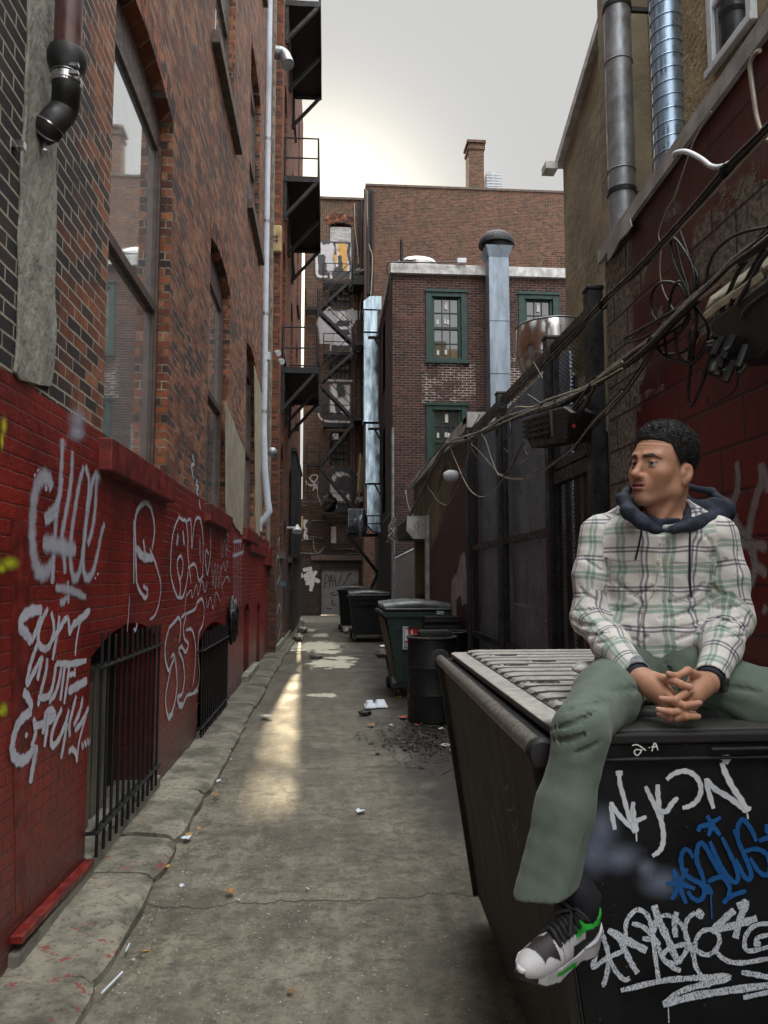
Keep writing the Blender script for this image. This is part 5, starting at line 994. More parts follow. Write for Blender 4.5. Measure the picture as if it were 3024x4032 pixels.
for i in range(3):
    y0, y1 = posts[i]+.055, posts[i+1]-.055; x = XR-.035; zt_ = 3.42-.0*i
    m = MB(); m.add([(x, y0, .1), (x, y1, .1), (x, y1, zt_), (x, y0, zt_)], [(0, 1, 2, 3)]); m.build('mesh_panel', m_mesh, fn)
    m = MB()
    for z in ((.1, 1.02, 2.02, zt_) if i else (.1, 2.50, zt_)): m.box(x-.03, x+.02, y0, y1, z-.03, z+.03)
    for yy in (y0+.02, y1-.02): m.box(x-.028, x+.018, yy-.02, yy+.02, .13, zt_-.03)
    if i == 0:
        m.box(x-.04, x+.03, y0+.04, y1-.04, 2.36, 2.45)
        for k in range(4): yy = y0+.12+k*.2; m.box(x+.03, x+.05, yy-.03, yy+.03, .1, 2.36)
    m.build('panel_frame', m_post, fn)
m = MB()
for k in range(118): z = .03+k*.0285; m.prism([(XR+.06, 5.6, z), (XR+.085, 5.6, z+.014), (XR+.06, 5.6, z+.028)], (0, 3.6, 0))
m.build('shutter_slats', m_shut, fn)
m = MB(); m.box(XR+.10, XR+.12, 5.6, 9.2, 0, 3.2); m.build('backing', m_dark, fn)
fp = lambda x, y: pX(x, y, XR-.036); zq = dict(org=(1500, 1500), sc_=.5727)
m_thin = spray('paint_thin_white', (.30, .30, .28), .35, .6, .9, chalk=True)
ribbons('graffiti_tag', m_thin, fn, fp, NR, [[(945, 990), (925, 1080), (922, 1160), (950, 1240), (935, 1310), (932, 1380)], [(1000, 970), (975, 1100), (962, 1220), (965, 1340)], [(1005, 980), (1012, 1100), (1000, 1220), (985, 1340)], [(1062, 1000), (1040, 1120), (1025, 1250), (1035, 1330), (1060, 1290)], [(955, 1235), (1015, 1200)], [(1060, 1200), (1055, 1280), (1070, 1340)], [(1060, 1370), (1085, 1350)],
 [(922, 1490), (932, 1620), (945, 1745)], [(925, 1530), (1000, 1545), (1060, 1560)], [(980, 1545), (982, 1700), (990, 1850)], [(1000, 1560), (1010, 1700), (1020, 1840)], [(1042, 1520), (1050, 1680), (1062, 1850)], [(1118, 1665), (1150, 1655), (1140, 1700), (1125, 1740), (1160, 1760), (1140, 1830)], [(1165, 1660), (1190, 1680), (1165, 1720), (1195, 1760), (1185, 1820)],
 [(700, 1390), (712, 1600), (725, 1810)], [(1145, 1380), (1152, 1500), (1156, 1620)]], .02, label='thin white dashed scrawl on the mesh', base=.006, **zq)

# ================================================================== CABLES ALONG THE RIGHT WALL
CG = 'cables slung along the right wall'
def cable(pts, r, lbl, X=1.60, mat=None, k=6, name='cable', xo=None):
    P = [pX(x, y, X+(xo[i] if xo else 0)) for i, (x, y) in enumerate(pts)]; m = MB(); m.tube(crom(P, k), r, 7); return tag(m.build(name, mat or m_cable, smooth=True, auto=60), lbl, 'cable', CG)
zc = lambda L, ox=2300, oy=700, s=.4522: [(ox+a*s, oy+b*s) for a, b in L]
zd = lambda L: zc(L, 1800, 1200, .3918)
ze = lambda L: zc(L, 1500, 1700, .3165)
zf = lambda L: zc(L, 2640, 900, .2712)
cable([(3200, 300), (3024, 495), (2860, 660), (2700, 850), (2500, 1065), (2374, 1185), (2240, 1335), (2040, 1530), (1880, 1690), (1780, 1760)], .013, 'thick upper cable of the pair running to the top edge of the photo')
cable([(3200, 325), (3024, 515), (2860, 678), (2700, 868), (2500, 1080), (2374, 1200), (2240, 1350), (2040, 1545), (1880, 1700), (1770, 1765), (1640, 1900), (1560, 1990), (1505, 2060)], .011, 'thick lower cable of the upper pair, reaching the house corner')
cable([(3200, 355), (3024, 530), (2700, 878), (2374, 1212), (2040, 1552)], .005, 'thin cable tied under the upper pair', mat=m_cablew)
B = zc([(2100, 50), (1601, 500), (1300, 740), (1100, 930), (930, 1080), (760, 1240), (600, 1400), (400, 1560), (200, 1690), (0, 1840)])
C_ = [(2192, 1590), (2074, 1620), (1976, 1660), (1839, 1722), (1763, 1745)]; D_ = [(1720, 1810), (1690, 1874), (1627, 2000), (1600, 2050), (1554, 2105)]
lb2 = ['cream sheathed cable on top of the main bundle', 'fat black cable forming the middle of the main bundle', 'fat black cable at the underside of the main bundle', 'black cable of the main bundle that bulges at the red wall corner', 'second cream cable weaving through the main bundle', 'black cable riding on the outside of the main bundle', 'innermost black cable of the main bundle']
rg_ = random.Random(3)
for i, (dy, r, mt) in enumerate(((-10, .007, m_cablew), (0, .016, m_cable), (13, .018, m_cable), (5, .013, m_cable), (-4, .006, m_cablew), (8, .012, m_cable), (16, .011, m_cable))):
    pts = [(x+rg_.uniform(-4, 4), y+dy*(1.3 if y < 1500 else .75 if y < 1750 else .5)+rg_.uniform(-6, 6)) for x, y in B+C_+(D_ if i != 4 else [])]
    cable(pts, r, lb2[i], X=1.61-.012*(i % 3), mat=mt, k=5)
cable(zd([(1659, 570), (1420, 740), (1290, 830), (1080, 900), (900, 960), (760, 1030), (600, 1030), (500, 1110), (300, 1240), (100, 1320)]), .008, 'pale cable arching over the black splice case', 1.56, m_cablew)
cable(zd([(1659, 640), (1300, 840), (1080, 950), (900, 1020), (760, 1060), (560, 1140), (400, 1210)]), .006, 'thin pale cable just below the arching one', 1.55, m_cablew)
cable(zd([(1659, 850), (1500, 1020), (1350, 1180), (1180, 1400), (1000, 1560), (850, 1660), (650, 1740), (500, 1720), (380, 1680), (240, 1570), (150, 1460), (115, 1340)]), .007, 'long slack loop hanging across the fence, black then cream', 1.58, m_cable)
cable(zd([(1659, 870), (1500, 1040), (1350, 1200), (1180, 1415), (1000, 1572), (850, 1672), (650, 1750), (520, 1745), (420, 1700), (300, 1560), (190, 1440), (145, 1400), (150, 1320)]), .005, 'second slack loop just inside the long one', 1.565, m_cablew)
cable(zd([(245, 1300), (290, 1370), (330, 1500), (380, 1640), (420, 1720)]), .005, 'cream wire dropping straight into the slack loop', 1.56, m_cablew)
cable(ze([(815, 115), (860, 160), (900, 300), (960, 430), (1020, 570), (1090, 700), (1170, 780), (1250, 810), (1340, 790), (1440, 700), (1530, 560), (1580, 480), (1700, 320), (1960, 60)]), .006, 'cream loop that dips lowest in front of the shutter slats', 1.6, m_cablew)
cable(ze([(575, 600), (580, 680), (640, 770), (700, 850), (780, 905), (830, 900), (900, 790), (980, 620), (1050, 400), (1160, 80)]), .005, 'cream and black loop on the tan stucco by the lamp', 1.6, m_cablew)
cable(ze([(305, 725), (325, 850), (360, 980), (420, 1070), (480, 1100), (560, 1060), (600, 980), (680, 780), (740, 480)]), .006, 'pale loop hanging over the shutter box', 1.58, m_cablew)
cable(ze([(835, 360), (790, 440), (760, 600), (720, 720), (680, 780), (620, 730)]), .005, 'thin dark wire looped on the tan stucco', 1.7)
cable(ze([(835, 360), (860, 440), (920, 530)]), .004, 'short thin wire feeding the round lamp', 1.72)
cable(ze([(310, 725), (420, 620), (600, 360), (700, 240), (800, 110)]), .012, 'black drop cable slanting down to the wall bracket', 1.65)
cable(ze([(310, 725), (200, 850), (110, 960), (50, 1080), (0, 1160)]), .010, 'black drop cable continuing past the wall bracket to the left', 1.75)
cable(zc([(845, 0), (800, 150), (720, 280), (650, 480), (670, 600), (660, 800), (690, 980), (790, 1170)]), .0035, 'thin wire hanging down the red blocks from the flashing', 1.72, m_cablew)
# the loops of the coil
co_ = [([(790, 430), (820, 430), (870, 560), (920, 700), (985, 850), (985, 960), (940, 1070)], 'rightmost tall loop rising from the knot of the coil'), ([(790, 440), (800, 560), (850, 780), (900, 940), (930, 1070)], 'straight side of the tallest loop above the knot'),
 ([(935, 1080), (900, 980), (800, 780), (755, 620), (760, 540), (790, 530), (850, 600), (930, 740), (960, 900), (945, 1060)], 'narrow tall loop with a rounded top left of the tallest'), ([(930, 1085), (800, 1150), (600, 1260), (440, 1350), (355, 1400), (370, 1435), (480, 1410), (600, 1350), (760, 1260), (880, 1140)], 'long pointed loop reaching left across the bare block'),
 ([(890, 1090), (880, 1020), (820, 930), (700, 905), (620, 950), (580, 1050), (590, 1170), (650, 1270)], 'wide round loop on the left of the knot'), ([(910, 1090), (890, 980), (850, 910), (800, 920), (755, 1020), (740, 1150), (750, 1280)], 'smaller round loop inside the wide one'),
 ([(930, 1090), (880, 1250), (760, 1340), (640, 1400), (590, 1440), (610, 1465), (700, 1450), (840, 1340), (930, 1200)], 'lower left loop crossing the main bundle'), ([(640, 1480), (720, 1570), (850, 1620), (950, 1610), (1040, 1500), (1080, 1360), (1050, 1240), (960, 1100)], 'largest round loop at the bottom of the coil'),
 ([(620, 1470), (700, 1530), (820, 1530), (920, 1470), (990, 1360), (960, 1230)], 'middle round loop at the bottom of the coil'), ([(800, 1340), (800, 1480), (850, 1600), (900, 1610), (920, 1500), (915, 1330)], 'narrow hanging loop inside the coil'),
 ([(700, 1380), (720, 1540), (800, 1590), (900, 1600), (1000, 1540), (1060, 1420)], 'inner bottom loop of the coil'), ([(920, 1090), (965, 1110), (975, 1250), (950, 1500), (920, 1700), (905, 1850), (910, 1970), (940, 1980), (990, 1880), (1060, 1700), (1110, 1500), (1170, 1300), (1220, 1160)], 'longest loop that hangs down to just above the hair'),
 ([(600, 1480), (480, 1660), (330, 1870), (150, 2050), (0, 2200)], 'thin black cable falling from the coil across the corner post'), ([(620, 1480), (500, 1680), (350, 1890), (170, 2090), (0, 2260)], 'second thin cable falling parallel across the corner post'),
 ([(1055, 940), (1080, 800), (1130, 660), (1250, 540), (1400, 470), (1601, 430)], 'arched cable over the bright red blocks'), ([(1330, 1650), (1335, 1780), (1290, 1870), (1180, 1940), (1085, 1970), (1075, 1920)], 'thin cut wire with a hooked end below the splice gear')]
for i, (L, lb3) in enumerate(co_):
    cable(zc(L), .0075 if i not in (12, 13, 15) else .0045, lb3, 1.66-.012*(i % 4), k=7, name='cable_loop')
for i, (L, lb3) in enumerate([([(1380, 20), (1240, 200), (1100, 480), (980, 640), (880, 850), (800, 1050), (730, 1200)], 'black strap cable crossing in front of the pale cover'), ([(1416, 120), (1330, 330), (1180, 600), (1080, 780), (960, 900), (870, 1130)], 'second strap cable crossing the pale cover'), ([(1416, 340), (1300, 500), (1200, 700), (1050, 950), (980, 1110)], 'third cable crossing the right end of the pale cover'),
 ([(1416, 560), (1250, 720), (1050, 960), (850, 1240), (800, 1330)], 'pale edged cable running under the cover'), ([(1416, 760), (1200, 940), (1000, 1100), (870, 1240)], 'lower pale edged cable under the cover'), ([(1416, 930), (1200, 1080), (1080, 1210), (1050, 1320)], 'shortest cable curling down at the right edge'),
 ([(790, 1180), (740, 1290), (680, 1480), (620, 1680), (560, 1900), (470, 2150)], 'thick glossy cable hanging from the splice gear'), ([(1416, 60), (1200, 230), (900, 480), (640, 720), (440, 930), (330, 1060)], 'pale cable hugging the top edge of the bundle near the frame edge'), ([(1416, 110), (1200, 290), (960, 520), (700, 790), (420, 1030)], 'broad cream cable beneath the top one near the frame edge')]):
    cable(zf(L), .009 if i < 7 else .007, lb3, 1.60-.01*(i % 3), mat=m_cablew if i in (3, 4, 8) else m_cable, k=6)
# splice gear and cover
t = thing('terminal_cover', 'long cream terminal cover plate buried in cables near the right edge', 'cable box', tuple(pX(2880, 1140, 1.6)))
m = MB(); m.prism([pX(x, y, X_) for (x, y), X_ in zip(zf([(470, 1250), (580, 990), (900, 740), (1060, 640), (1300, 440), (1400, 370), (1300, 640), (1180, 740), (960, 900), (640, 1110)]), (1.575, 1.72, 1.72, 1.72, 1.72, 1.72, 1.575, 1.575, 1.575, 1.575))], (.012, 0, -.02)); m.build('cover', plain('cream_cover', (.60, .56, .42), .5, var=.25, vs=14, bump=.15), t, bevel=.006)
m = MB(); 
for x in (590, 620, 655, 680): m.bar(pX(*zf([(x, 1130-(x-590)*.5)])[0], 1.628), pX(*zf([(x+30, 1030-(x-590)*.5)])[0], 1.628), .002, .004)
m.build('slots', m_dark, t)
t = thing('splice_case', 'jumbled black terminal gear hanging under the cream cover', 'cable box', tuple(pX(2880, 1350, 1.6)))
rr = random.Random(9); m = MB()
a, b = pX(2800, 1240, 1.6), pX(3060, 1250, 1.6)
m.prism([pX(x, y, 1.58) for x, y in ((2790, 1260), (2900, 1180), (3060, 1060), (3060, 1340), (2960, 1430), (2820, 1440), (2800, 1400))], (.17, 0, 0)); m.build('case', m_rubber, t, bevel=.02)
for i in range(14):
    c = pX(rr.uniform(2805, 2950), rr.uniform(1290, 1460), 1.56); d = rr.uniform(.01, .022); m = MB(); m.tube([c, c+Vector((-.03, rr.uniform(-.03, .03), rr.uniform(-.09, .02)))], d, 8); m.build('connector', [m_rubber, m_dsteel, m_rubber][i % 3], t)
# black finned closure on the fence
t = thing('splice_closure', 'black ribbed plastic cable closure box with red plugs hanging on the mesh fence', 'cable box', tuple(pX(2150, 1690, 1.6)))
bp = lambda x, y, X=1.50: pX(*zd([(x, y)])[0], X)
m = MB(); m.prism([bp(665, 1170), bp(900, 1060), bp(1060, 1020), bp(1150, 1080), bp(1090, 1380), bp(960, 1400), bp(740, 1440), bp(680, 1330)], (.15, 0, 0)); m.build('body', m_rubber, t, bevel=.015)
for k in range(4):
    m = MB(); m.bar(bp(655+k*5, 1180+k*50, 1.488), bp(930, 1090+k*62, 1.488), .008, .02); m.build('rib', m_rubber, t)
for k in range(5): m = MB(); m.bar(bp(700+k*60, 1160-k*22, 1.49), bp(720+k*60, 1350-k*5, 1.49), .012, .02); m.build('rib', m_rubber, t)
for k in range(6): m = MB(); m.bar(bp(1040, 1080+k*50, 1.48), bp(1100, 1075+k*50, 1.48), .012, .02); m.build('latch', m_dsteel, t)
m_redp = plain('red_plug', (.30, .012, .012), .4, var=.2)
for (a, b) in (((1180, 1150), (1090, 1225)), ((1175, 1215), (1080, 1280))): m = MB(); m.tube([bp(*a, 1.53), bp(*b, 1.53)], .014, 10); lab(m.build('plug', m_redp, t), 'bright red plug')
for i, L in enumerate([[(1400, 800), (1300, 960), (1190, 1150)], [(1380, 840), (1290, 1010), (1180, 1210)], [(1340, 800), (1230, 960), (1130, 1090)], [(1270, 960), (1160, 1090), (1090, 1180)]]): cable(zd(L), .009, ['black lead going into the upper red plug', 'black lead going into the lower red plug', 'black lead entering the top of the ribbed closure', 'short black lead beside the red plugs'][i], 1.54)
for i, L in enumerate([[(850, 990), (780, 1100), (740, 1200), (725, 1320), (680, 1380), (690, 1480), (715, 1510)], [(740, 1280), (770, 1380), (750, 1470), (700, 1550), (630, 1600)], [(950, 1070), (850, 1180), (770, 1250), (640, 1430), (560, 1600), (440, 1760)], [(520, 1150), (540, 1280), (480, 1360), (470, 1430), (510, 1490)], [(860, 740), (770, 580)], [(710, 905), (850, 1000)], [(140, 1250), (225, 1110), (205, 1090)]]):
    cable(zd(L), .005 if i != 5 else .01, ['pale wire curling in front of the ribbed closure', 'pale wire with a cut end below the ribbed closure', 'black wire slanting away below the ribbed closure', 'dark wire squiggle on the middle fence post', 'short stiff tie sticking up before the steel fan bowl', 'stubby black strap across the bundle by the middle post', 'pale cut wire poking above the white roof edge'][i], 1.52, m_cablew if i in (0, 1, 6) else m_cable)
cable([(x, y) for x, y in zc([(175, 1960), (190, 1905), (330, 1890), (500, 1970), (640, 2070), (780, 2070), (960, 1970)], 2600, 0, .3164)], .012, 'white flat cable looping out from the roof flashing', 1.62, m_white)
cable([(x, y) for x, y in zc([(1240, 630), (1170, 680), (1120, 800), (1130, 960), (1170, 1250), (1200, 1450), (1260, 1640), (1340, 1760)], 2600, 0, .3164)], .009, 'pale cable draped over the flashing at the right edge', 1.64, m_cablew)
cable([(x, y) for x, y in zc([(630, 1390), (520, 1560), (400, 1800), (330, 2000), (260, 2212), (160, 2500)], 2600, 0, .3164)], .004, 'thin wire leaving the flashing corner', 1.7, m_cablew)
# cable ties
for i, (x, y) in enumerate(((2860, 672), (2374, 1200), (2192, 1590), (2356, 1500), (2571, 1345), (1976, 1655), (1839, 1725))):
    c = pX(x, y, 1.60); m = MB(); m.lathe([(.028, -.006), (.032, 0), (.028, .006)], c, (0, 1, .5), 10); tag(m.build('cable_tie', m_cable), 'black cable tie round the bundled cables', 'cable tie', 'cable ties on the bundles')

# ================================================================== BINS
def bin_lid(par, x0, x1, y0, y1, z, mat, rise=.04, n=7, along='x'):
    m = MB(); m.box(x0, x1, y0, y1, z, z+.03); m.build('lid', mat, par, bevel=.01); m = MB()
    for i in range(n):
        if along == 'x':
            y = y0+(y1-y0)*(i+.5)/n; w_ = (y1-y0)/n*.32; pts = [(x0+(x1-x0)*t, y, z+.032+rise*math.sin(math.pi*t)) for t in [k/8 for k in range(9)]]
            m.tube(pts, w_, 8, ry=.4)
    m.build('lid_rib', mat, par, smooth=True, auto=50)
def skip_bin(lbl, x0, x1, y0, y1, zt, taper, mat, lidm, side=None):
    t = thing('dumpster', lbl, 'dumpster', ((x0+x1)/2, y0, 0)); m = MB()
    b = [(x0+taper, y0+.02, .2), (x1-.03, y0+.02, .2), (x1-.03, y1-.1, .2), (x0+taper, y1-.1, .2), (x0, y0, zt), (x1, y0, zt), (x1, y1, zt), (x0, y1, zt)]
    m.hexa(b); m.build('body', mat, t, bevel=.01)
    if side:
        m = MB(); m.hexa([(x0+taper-.012, y0+.05, .25), (x0+taper-.006, y0+.05, .25), (x0+taper-.006, y1-.1, .25), (x0+taper-.012, y1-.1, .25), (x0-.012, y0+.05, zt-.1), (x0-.006, y0+.05, zt-.1), (x0-.006, y1-.05, zt-.1), (x0-.012, y1-.05, zt-.1)]); lab(m.build('side_panel', side, t), 'dirty brown side panel')
    m = MB(); m.tube([(x0-.03, y0-.02, zt-.02), (x0-.03, y1, zt-.02)], .028, 8); m.box(x0-.02, x1, y0-.03, y0-.002, zt-.07, zt); m.build('rim', mat, t)
    m = MB(); m.box(x0+.35*(x1-x0), x0+.65*(x1-x0), y0-.05, y0-.01, zt-.22, zt-.19); m.box(x0+taper, x1, y0-.012, y0-.001, zt-.26, zt-.245); m.build('handle', mat, t)
    bin_lid(t, x0-.01, x1, y0-.02, y1, zt+.02, lidm)
    for (cx, cy) in ((x0+taper+.06, y0+.12), (x0+taper+.02, y1-.25), (x1-.15, y0+.12)):
        m = MB(); m.lathe([(.03, -.028), (.085, -.024), (.09, 0), (.085, .024), (.03, .028)], (cx-.05, cy, .09), (1, .2, 0), 18); o = m.build('wheel', m_rubber, t, smooth=True, auto=40)
        m = MB(); m.bar((cx-.05, cy, .09), (cx-.01, cy, .21), .07, .02); m.build('fork', m_dsteel, o)
    return t
m_gbin = plain('green_bin_paint', (.005, .022, .016), .55, .0, var=.4, vs=3, bump=.1); m_kbin = plain('black_bin_paint', (.004, .004, .0045), .65, .0, var=.4, vs=3, spec=.2)
m_lidg = plain('grey_lid', (.07, .08, .078), .4, var=.3, vs=5); m_side = plain('dirty_side', (.09, .07, .05), .7, var=.6, vs=4, stretch=(1, 3, .4))
gd = skip_bin('dark green dumpster with a white and red sticker and ribbed grey lid', .82, 1.74, 10.8, 12.2, 1.2, .17, m_gbin, m_lidg, m_side)
skip_bin('black dumpster standing between the green one and the grey steel door', .62, 1.66, 20.4, 22.2, 1.2, .10, m_kbin, plain('black_lid', (.03, .03, .032), .35, var=.3))
skip_bin('farthest black dumpster, half hidden behind the other black one', .38, 1.3, 24.4, 26, 1.3, .08, m_kbin, bpy.data.materials['black_lid'])
m = MB(); m.bar((.93, 10.9, .1), (.86, 11.3, .55), .02); m.bar((1.05, 10.85, .12), (.98, 10.95, .5), .02); m.box(.92, 1.2, 10.82, 10.9, .15, .2); m.build('caster_frame', m_dsteel, gd)
# sticker JR's 215
st = MB(); sx0, sx1 = pY(1586, 2500, 10.78).x, pY(1586, 2500, 10.78).x+.44; sz1, sz0 = pY(1586, 2467, 10.78).z, pY(1586, 2557, 10.78).z
m_stw = plain('sticker_white', (.50, .52, .55), .4, var=.08); m_stb = plain('sticker_blue', (.03, .05, .16), .4); m_str = plain('sticker_red', (.42, .02, .02), .4)
st.box(sx0, sx1, 10.775, 10.779, sz0, sz1); stk = lab(st.build('sticker', m_stw, gd), 'white sticker with red and blue lettering')
f = MB()
for (a, b, c_, d) in ((sx0+.015, sx1-.015, sz1-.021, sz1-.013), (sx0+.015, sx1-.015, sz0+.013, sz0+.021), (sx0+.015, sx0+.023, sz0+.021, sz1-.021), (sx1-.023, sx1-.015, sz0+.021, sz1-.021)): f.box(a, b, 10.772, 10.7745, c_, d)
f.build('sticker_border', m_stb, stk)
def text(s_, mat, par, x, z, y, size, name='lettering', shear=0, off=0):
    cu = bpy.data.curves.new(name, 'FONT'); cu.body = s_; cu.size = size; cu.extrude = .0008; cu.shear = shear; cu.offset = off
    o = bpy.data.objects.new(name+'_curve', cu); C.objects.link(o); o.rotation_euler = (R(90), 0, 0); o.location = (x, y, z); bpy.context.view_layer.update()
    me = bpy.data.meshes.new_from_object(o.evaluated_get(bpy.context.evaluated_depsgraph_get())); me.transform(Matrix.Translation(Vector((x, y, z))-WORLD_OFF(par))@Matrix.Rotation(R(90), 4, 'X'))
    bpy.data.objects.remove(o); me.materials.clear(); me.materials.append(mat); n = bpy.data.objects.new(name, me); C.objects.link(n); n.parent = par; return n
jp = lambda x, y: Vector((sx0+(x-380)*.3617*10.78/F, 10.7735, sz1-(y-600)*.3617*10.78/F))
m_jr = NT('jr_red').fin((.42, .015, .015), .4)
mj = MB()
for poly in ([(425, 618), (478, 618), (478, 632), (466, 636), (466, 735), (452, 765), (425, 778), (398, 768), (400, 750), (418, 756), (436, 742), (438, 636), (425, 632)], [(484, 618), (545, 620), (560, 640), (556, 668), (536, 680), (560, 740), (572, 745), (572, 756), (540, 756), (516, 690), (512, 690), (512, 742), (522, 746), (522, 756), (482, 756), (482, 746), (490, 742), (490, 634), (484, 630)], [(556, 618), (574, 618), (574, 640), (562, 655), (556, 650), (562, 638), (556, 636)], [(590, 640), (622, 640), (622, 662), (600, 660), (622, 690), (614, 722), (584, 722), (582, 700), (604, 704), (586, 678), (580, 656)]):
    mj.prism([jp(x, y) for x, y in poly], (0, -.002, 0))
mj.build('lettering', m_jr, stk)
text('215', m_stb, stk, jp(398, 822).x, jp(398, 825).z, 10.7715, .075, off=.0015)
m = MB(); m.prism([jp(x, y) for x, y in ((440, 778), (520, 760), (600, 765), (600, 775), (470, 782))], (0, -.001, 0)); m.build('swoosh', m_stb, stk)
q = pY(1719, 2406, 10.77); m = MB(); m.box(q.x, q.x+.10, 10.765, 10.769, q.z-.045, q.z); s2 = m.build('sticker', m_stw, gd); text('EPOS', m_stb, s2, q.x+.008, q.z-.036, 10.762, .036)
# barrels, crate, tray
def barrel(x, y, lbl, h=.93):
    t = thing('steel_drum', lbl, 'barrel', (x, y, 0)); pf = [(.27, .0), (.285, .01), (.285, .30), (.290, .315), (.285, .33), (.285, .61), (.290, .625), (.285, .64), (.285, h-.02), (.297, h-.01), (.295, h+.01), (.27, h+.012), (.262, h-.03), (.01, h-.03)]
    m = MB(); m.lathe(pf, (x, y, .01), n=36, cap=False); m.build('drum', plain('drum_black', (.004, .0045, .005), .55, .0, var=.4, vs=5, bump=.2, bs=15), t, smooth=True, auto=35)
    m = MB(); m.tube([(x+.288*math.cos(i*math.pi/18), y+.288*math.sin(i*math.pi/18), h+.018) for i in range(37)], .012, 6, cap=False); m.build('rim_crust', plain('crusty_rim', (.09, .085, .07), .8, var=.8, vs=20, bump=1, bs=40, bd=.01), t)
    return t
br1 = barrel(1.24, 9.12, 'black steel drum standing nearest the front dumpster with a tray on top', .96); barrel(1.47, 9.70, 'second black steel drum tucked behind the tray topped one', .98)
m = MB(); m.box(1.09, 1.47, 9.0, 9.3, .99, 1.04); m.box(1.11, 1.45, 9.02, 9.28, 1.043, 1.05); tag(m.build('tray', m_dsteel, bevel=.012), 'dark dusty flat tray lying on the black steel drum', 'tray')
t = thing('plastic_crate', 'stack of black slatted crates behind the drums', 'crate', (1.5, 10.1, 0)); m = MB(); m.box(1.29, 1.75, 10.0, 10.45, .01, 1.16); m.build('box', m_kbin, t)
m = MB()
for i in range(14): m.box(1.275, 1.76, 9.975, 9.999, .06+i*.08, .10+i*.08)
m.build('slats', m_rubber, t)

# ================================================================== FRONT DUMPSTER (the seat)
fd = thing('dumpster', 'large black dumpster in front, tagged in white and blue, its dusty lid sat on', 'dumpster', (1.1, 1.8, 0))
n_ = NT('dumpster_side'); P = n_.pos(); s_ = n_.sep(P)
c = n_.mix(n_.ramp(n_.noise(n_.scale(P, (1, 4, .7)), 5, 6, .7), .3, .7), (.009, .0085, .008), (.042, .038, .031)); c = n_.mix(n_.ramp(n_.noise(n_.scale(P, (1, 9, .5)), 3, 4), .5, .7, 0, .5), c, (.060, .054, .044)); c = n_.mix(n_.ramp(s_[2], .9, 1.2, 0, .25), c, (.09, .08, .06))
m_dside = n_.fin(c, .6, n_.bump(n_.noise(P, 3, 2), .4, .06, n_.bump(n_.noise(n_.scale(P, (1, 3, .6)), 22, 6, .7), .6, .010)), spec=.3)
n_ = NT('dumpster_front'); P = n_.pos()
c = n_.mix(n_.ramp(n_.noise(P, 4, 6, .7), .35, .7), (.0045, .0045, .005), (.010, .011, .013)); c = n_.mix(n_.ramp(n_.noise(P, 38, 3, .7), .70, .72, 0, .5), c, (.12, .10, .08))
m_dfront = n_.fin(c, n_.ramp(n_.noise(P, 7, 5), .3, .7, .36, .6), n_.bump(n_.noise(P, 3.2, 2), .35, .05, n_.bump(n_.noise(n_.scale(P, (1, 1, 2.5)), 26, 5, .6), .2, .004)), 0., spec=.22)
zt_ = 1.262; A = dict(ntl=(.505, 1.80, zt_), ntr=(1.73, 1.80, zt_), ftl=(.575, 3.84, zt_), ftr=(1.74, 3.84, zt_), nbl=(.665, 1.80, .13), nbr=(1.73, 1.80, .13), fbl=(.745, 3.84, .13), fbr=(1.74, 3.84, .13))
m = MB(); m.hexa([A[k] for k in ('nbl', 'nbr', 'fbr', 'fbl', 'ntl', 'ntr', 'ftr', 'ftl')]); m.build('body', m_dfront, fd)
off = Vector((-.006, 0, 0)); m = MB(); q = [Vector(A[k])+off for k in ('nbl', 'fbl', 'ftl', 'ntl')]; q[0].y += .003; q[3].y += .003; m.prism(q, (.0035, 0, 0)); lab(m.build('side_panel', m_dside, fd), 'grimy brown streaked side panel')
m = MB()
for a, b in (('nbl', 'ntl'), ('fbl', 'ftl')): m.bar(Vector(A[a])+Vector((-.012, .02 if a[0] == 'n' else -.02, 0)), Vector(A[b])+Vector((-.012, .02 if a[0] == 'n' else -.02, 0)), .035, .02, up=(0, 1, 0))
build_each(m, 'corner_post', m_dside, fd)
m_rail = plain('worn_rail', (.15, .14, .12), .45, .2, var=.4, vs=40, bump=.25, bs=60, bd=.002)
m = MB(); m.tube([(.497, 1.78, 1.25), (.568, 3.86, 1.25)], .0245, 18); m.build('side_rail', m_rail, fd, smooth=True, auto=50)
m = MB(); m.lathe([(.01, 0), (.05, 0), (.052, .008), (.05, .016), (.01, .016)], (.568, 3.86, 1.25), (0.03, 1, 0), 24); m.lathe([(.01, -.016), (.028, -.014), (.034, -.006), (.034, .02), (.028, .03)], (.497, 1.785, 1.25), (0.03, 1, 0), 24); build_each(m, 'rail_cap', m_dsteel, fd, smooth=True, auto=40)
m = MB(); m.box(.53, 1.73, 1.782, 1.797, 1.229, 1.236); m.box(.90, 1.07, 1.775, 1.79, 1.250, 1.257); m.build('front_rim', m_dsteel, fd, bevel=.004)
n_ = NT('dusty_lid'); P = n_.pos(); s_ = n_.sep(P); nz = n_.noise(P, 26, 6, .75)
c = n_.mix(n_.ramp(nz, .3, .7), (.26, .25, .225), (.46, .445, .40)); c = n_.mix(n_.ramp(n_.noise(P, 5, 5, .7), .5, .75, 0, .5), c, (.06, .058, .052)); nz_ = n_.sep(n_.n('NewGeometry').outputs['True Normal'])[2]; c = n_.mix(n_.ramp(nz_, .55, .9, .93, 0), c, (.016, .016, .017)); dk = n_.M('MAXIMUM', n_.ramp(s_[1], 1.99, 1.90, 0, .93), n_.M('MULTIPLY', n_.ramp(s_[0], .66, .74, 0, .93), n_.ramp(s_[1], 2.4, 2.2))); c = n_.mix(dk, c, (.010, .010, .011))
m_lid = n_.fin(c, .62, n_.bump(n_.noise(P, 160, 4, .7), .35, .002))
m_lidd = n_.t and plain('lid_groove_shade', (.035, .034, .032), .6, var=.3)
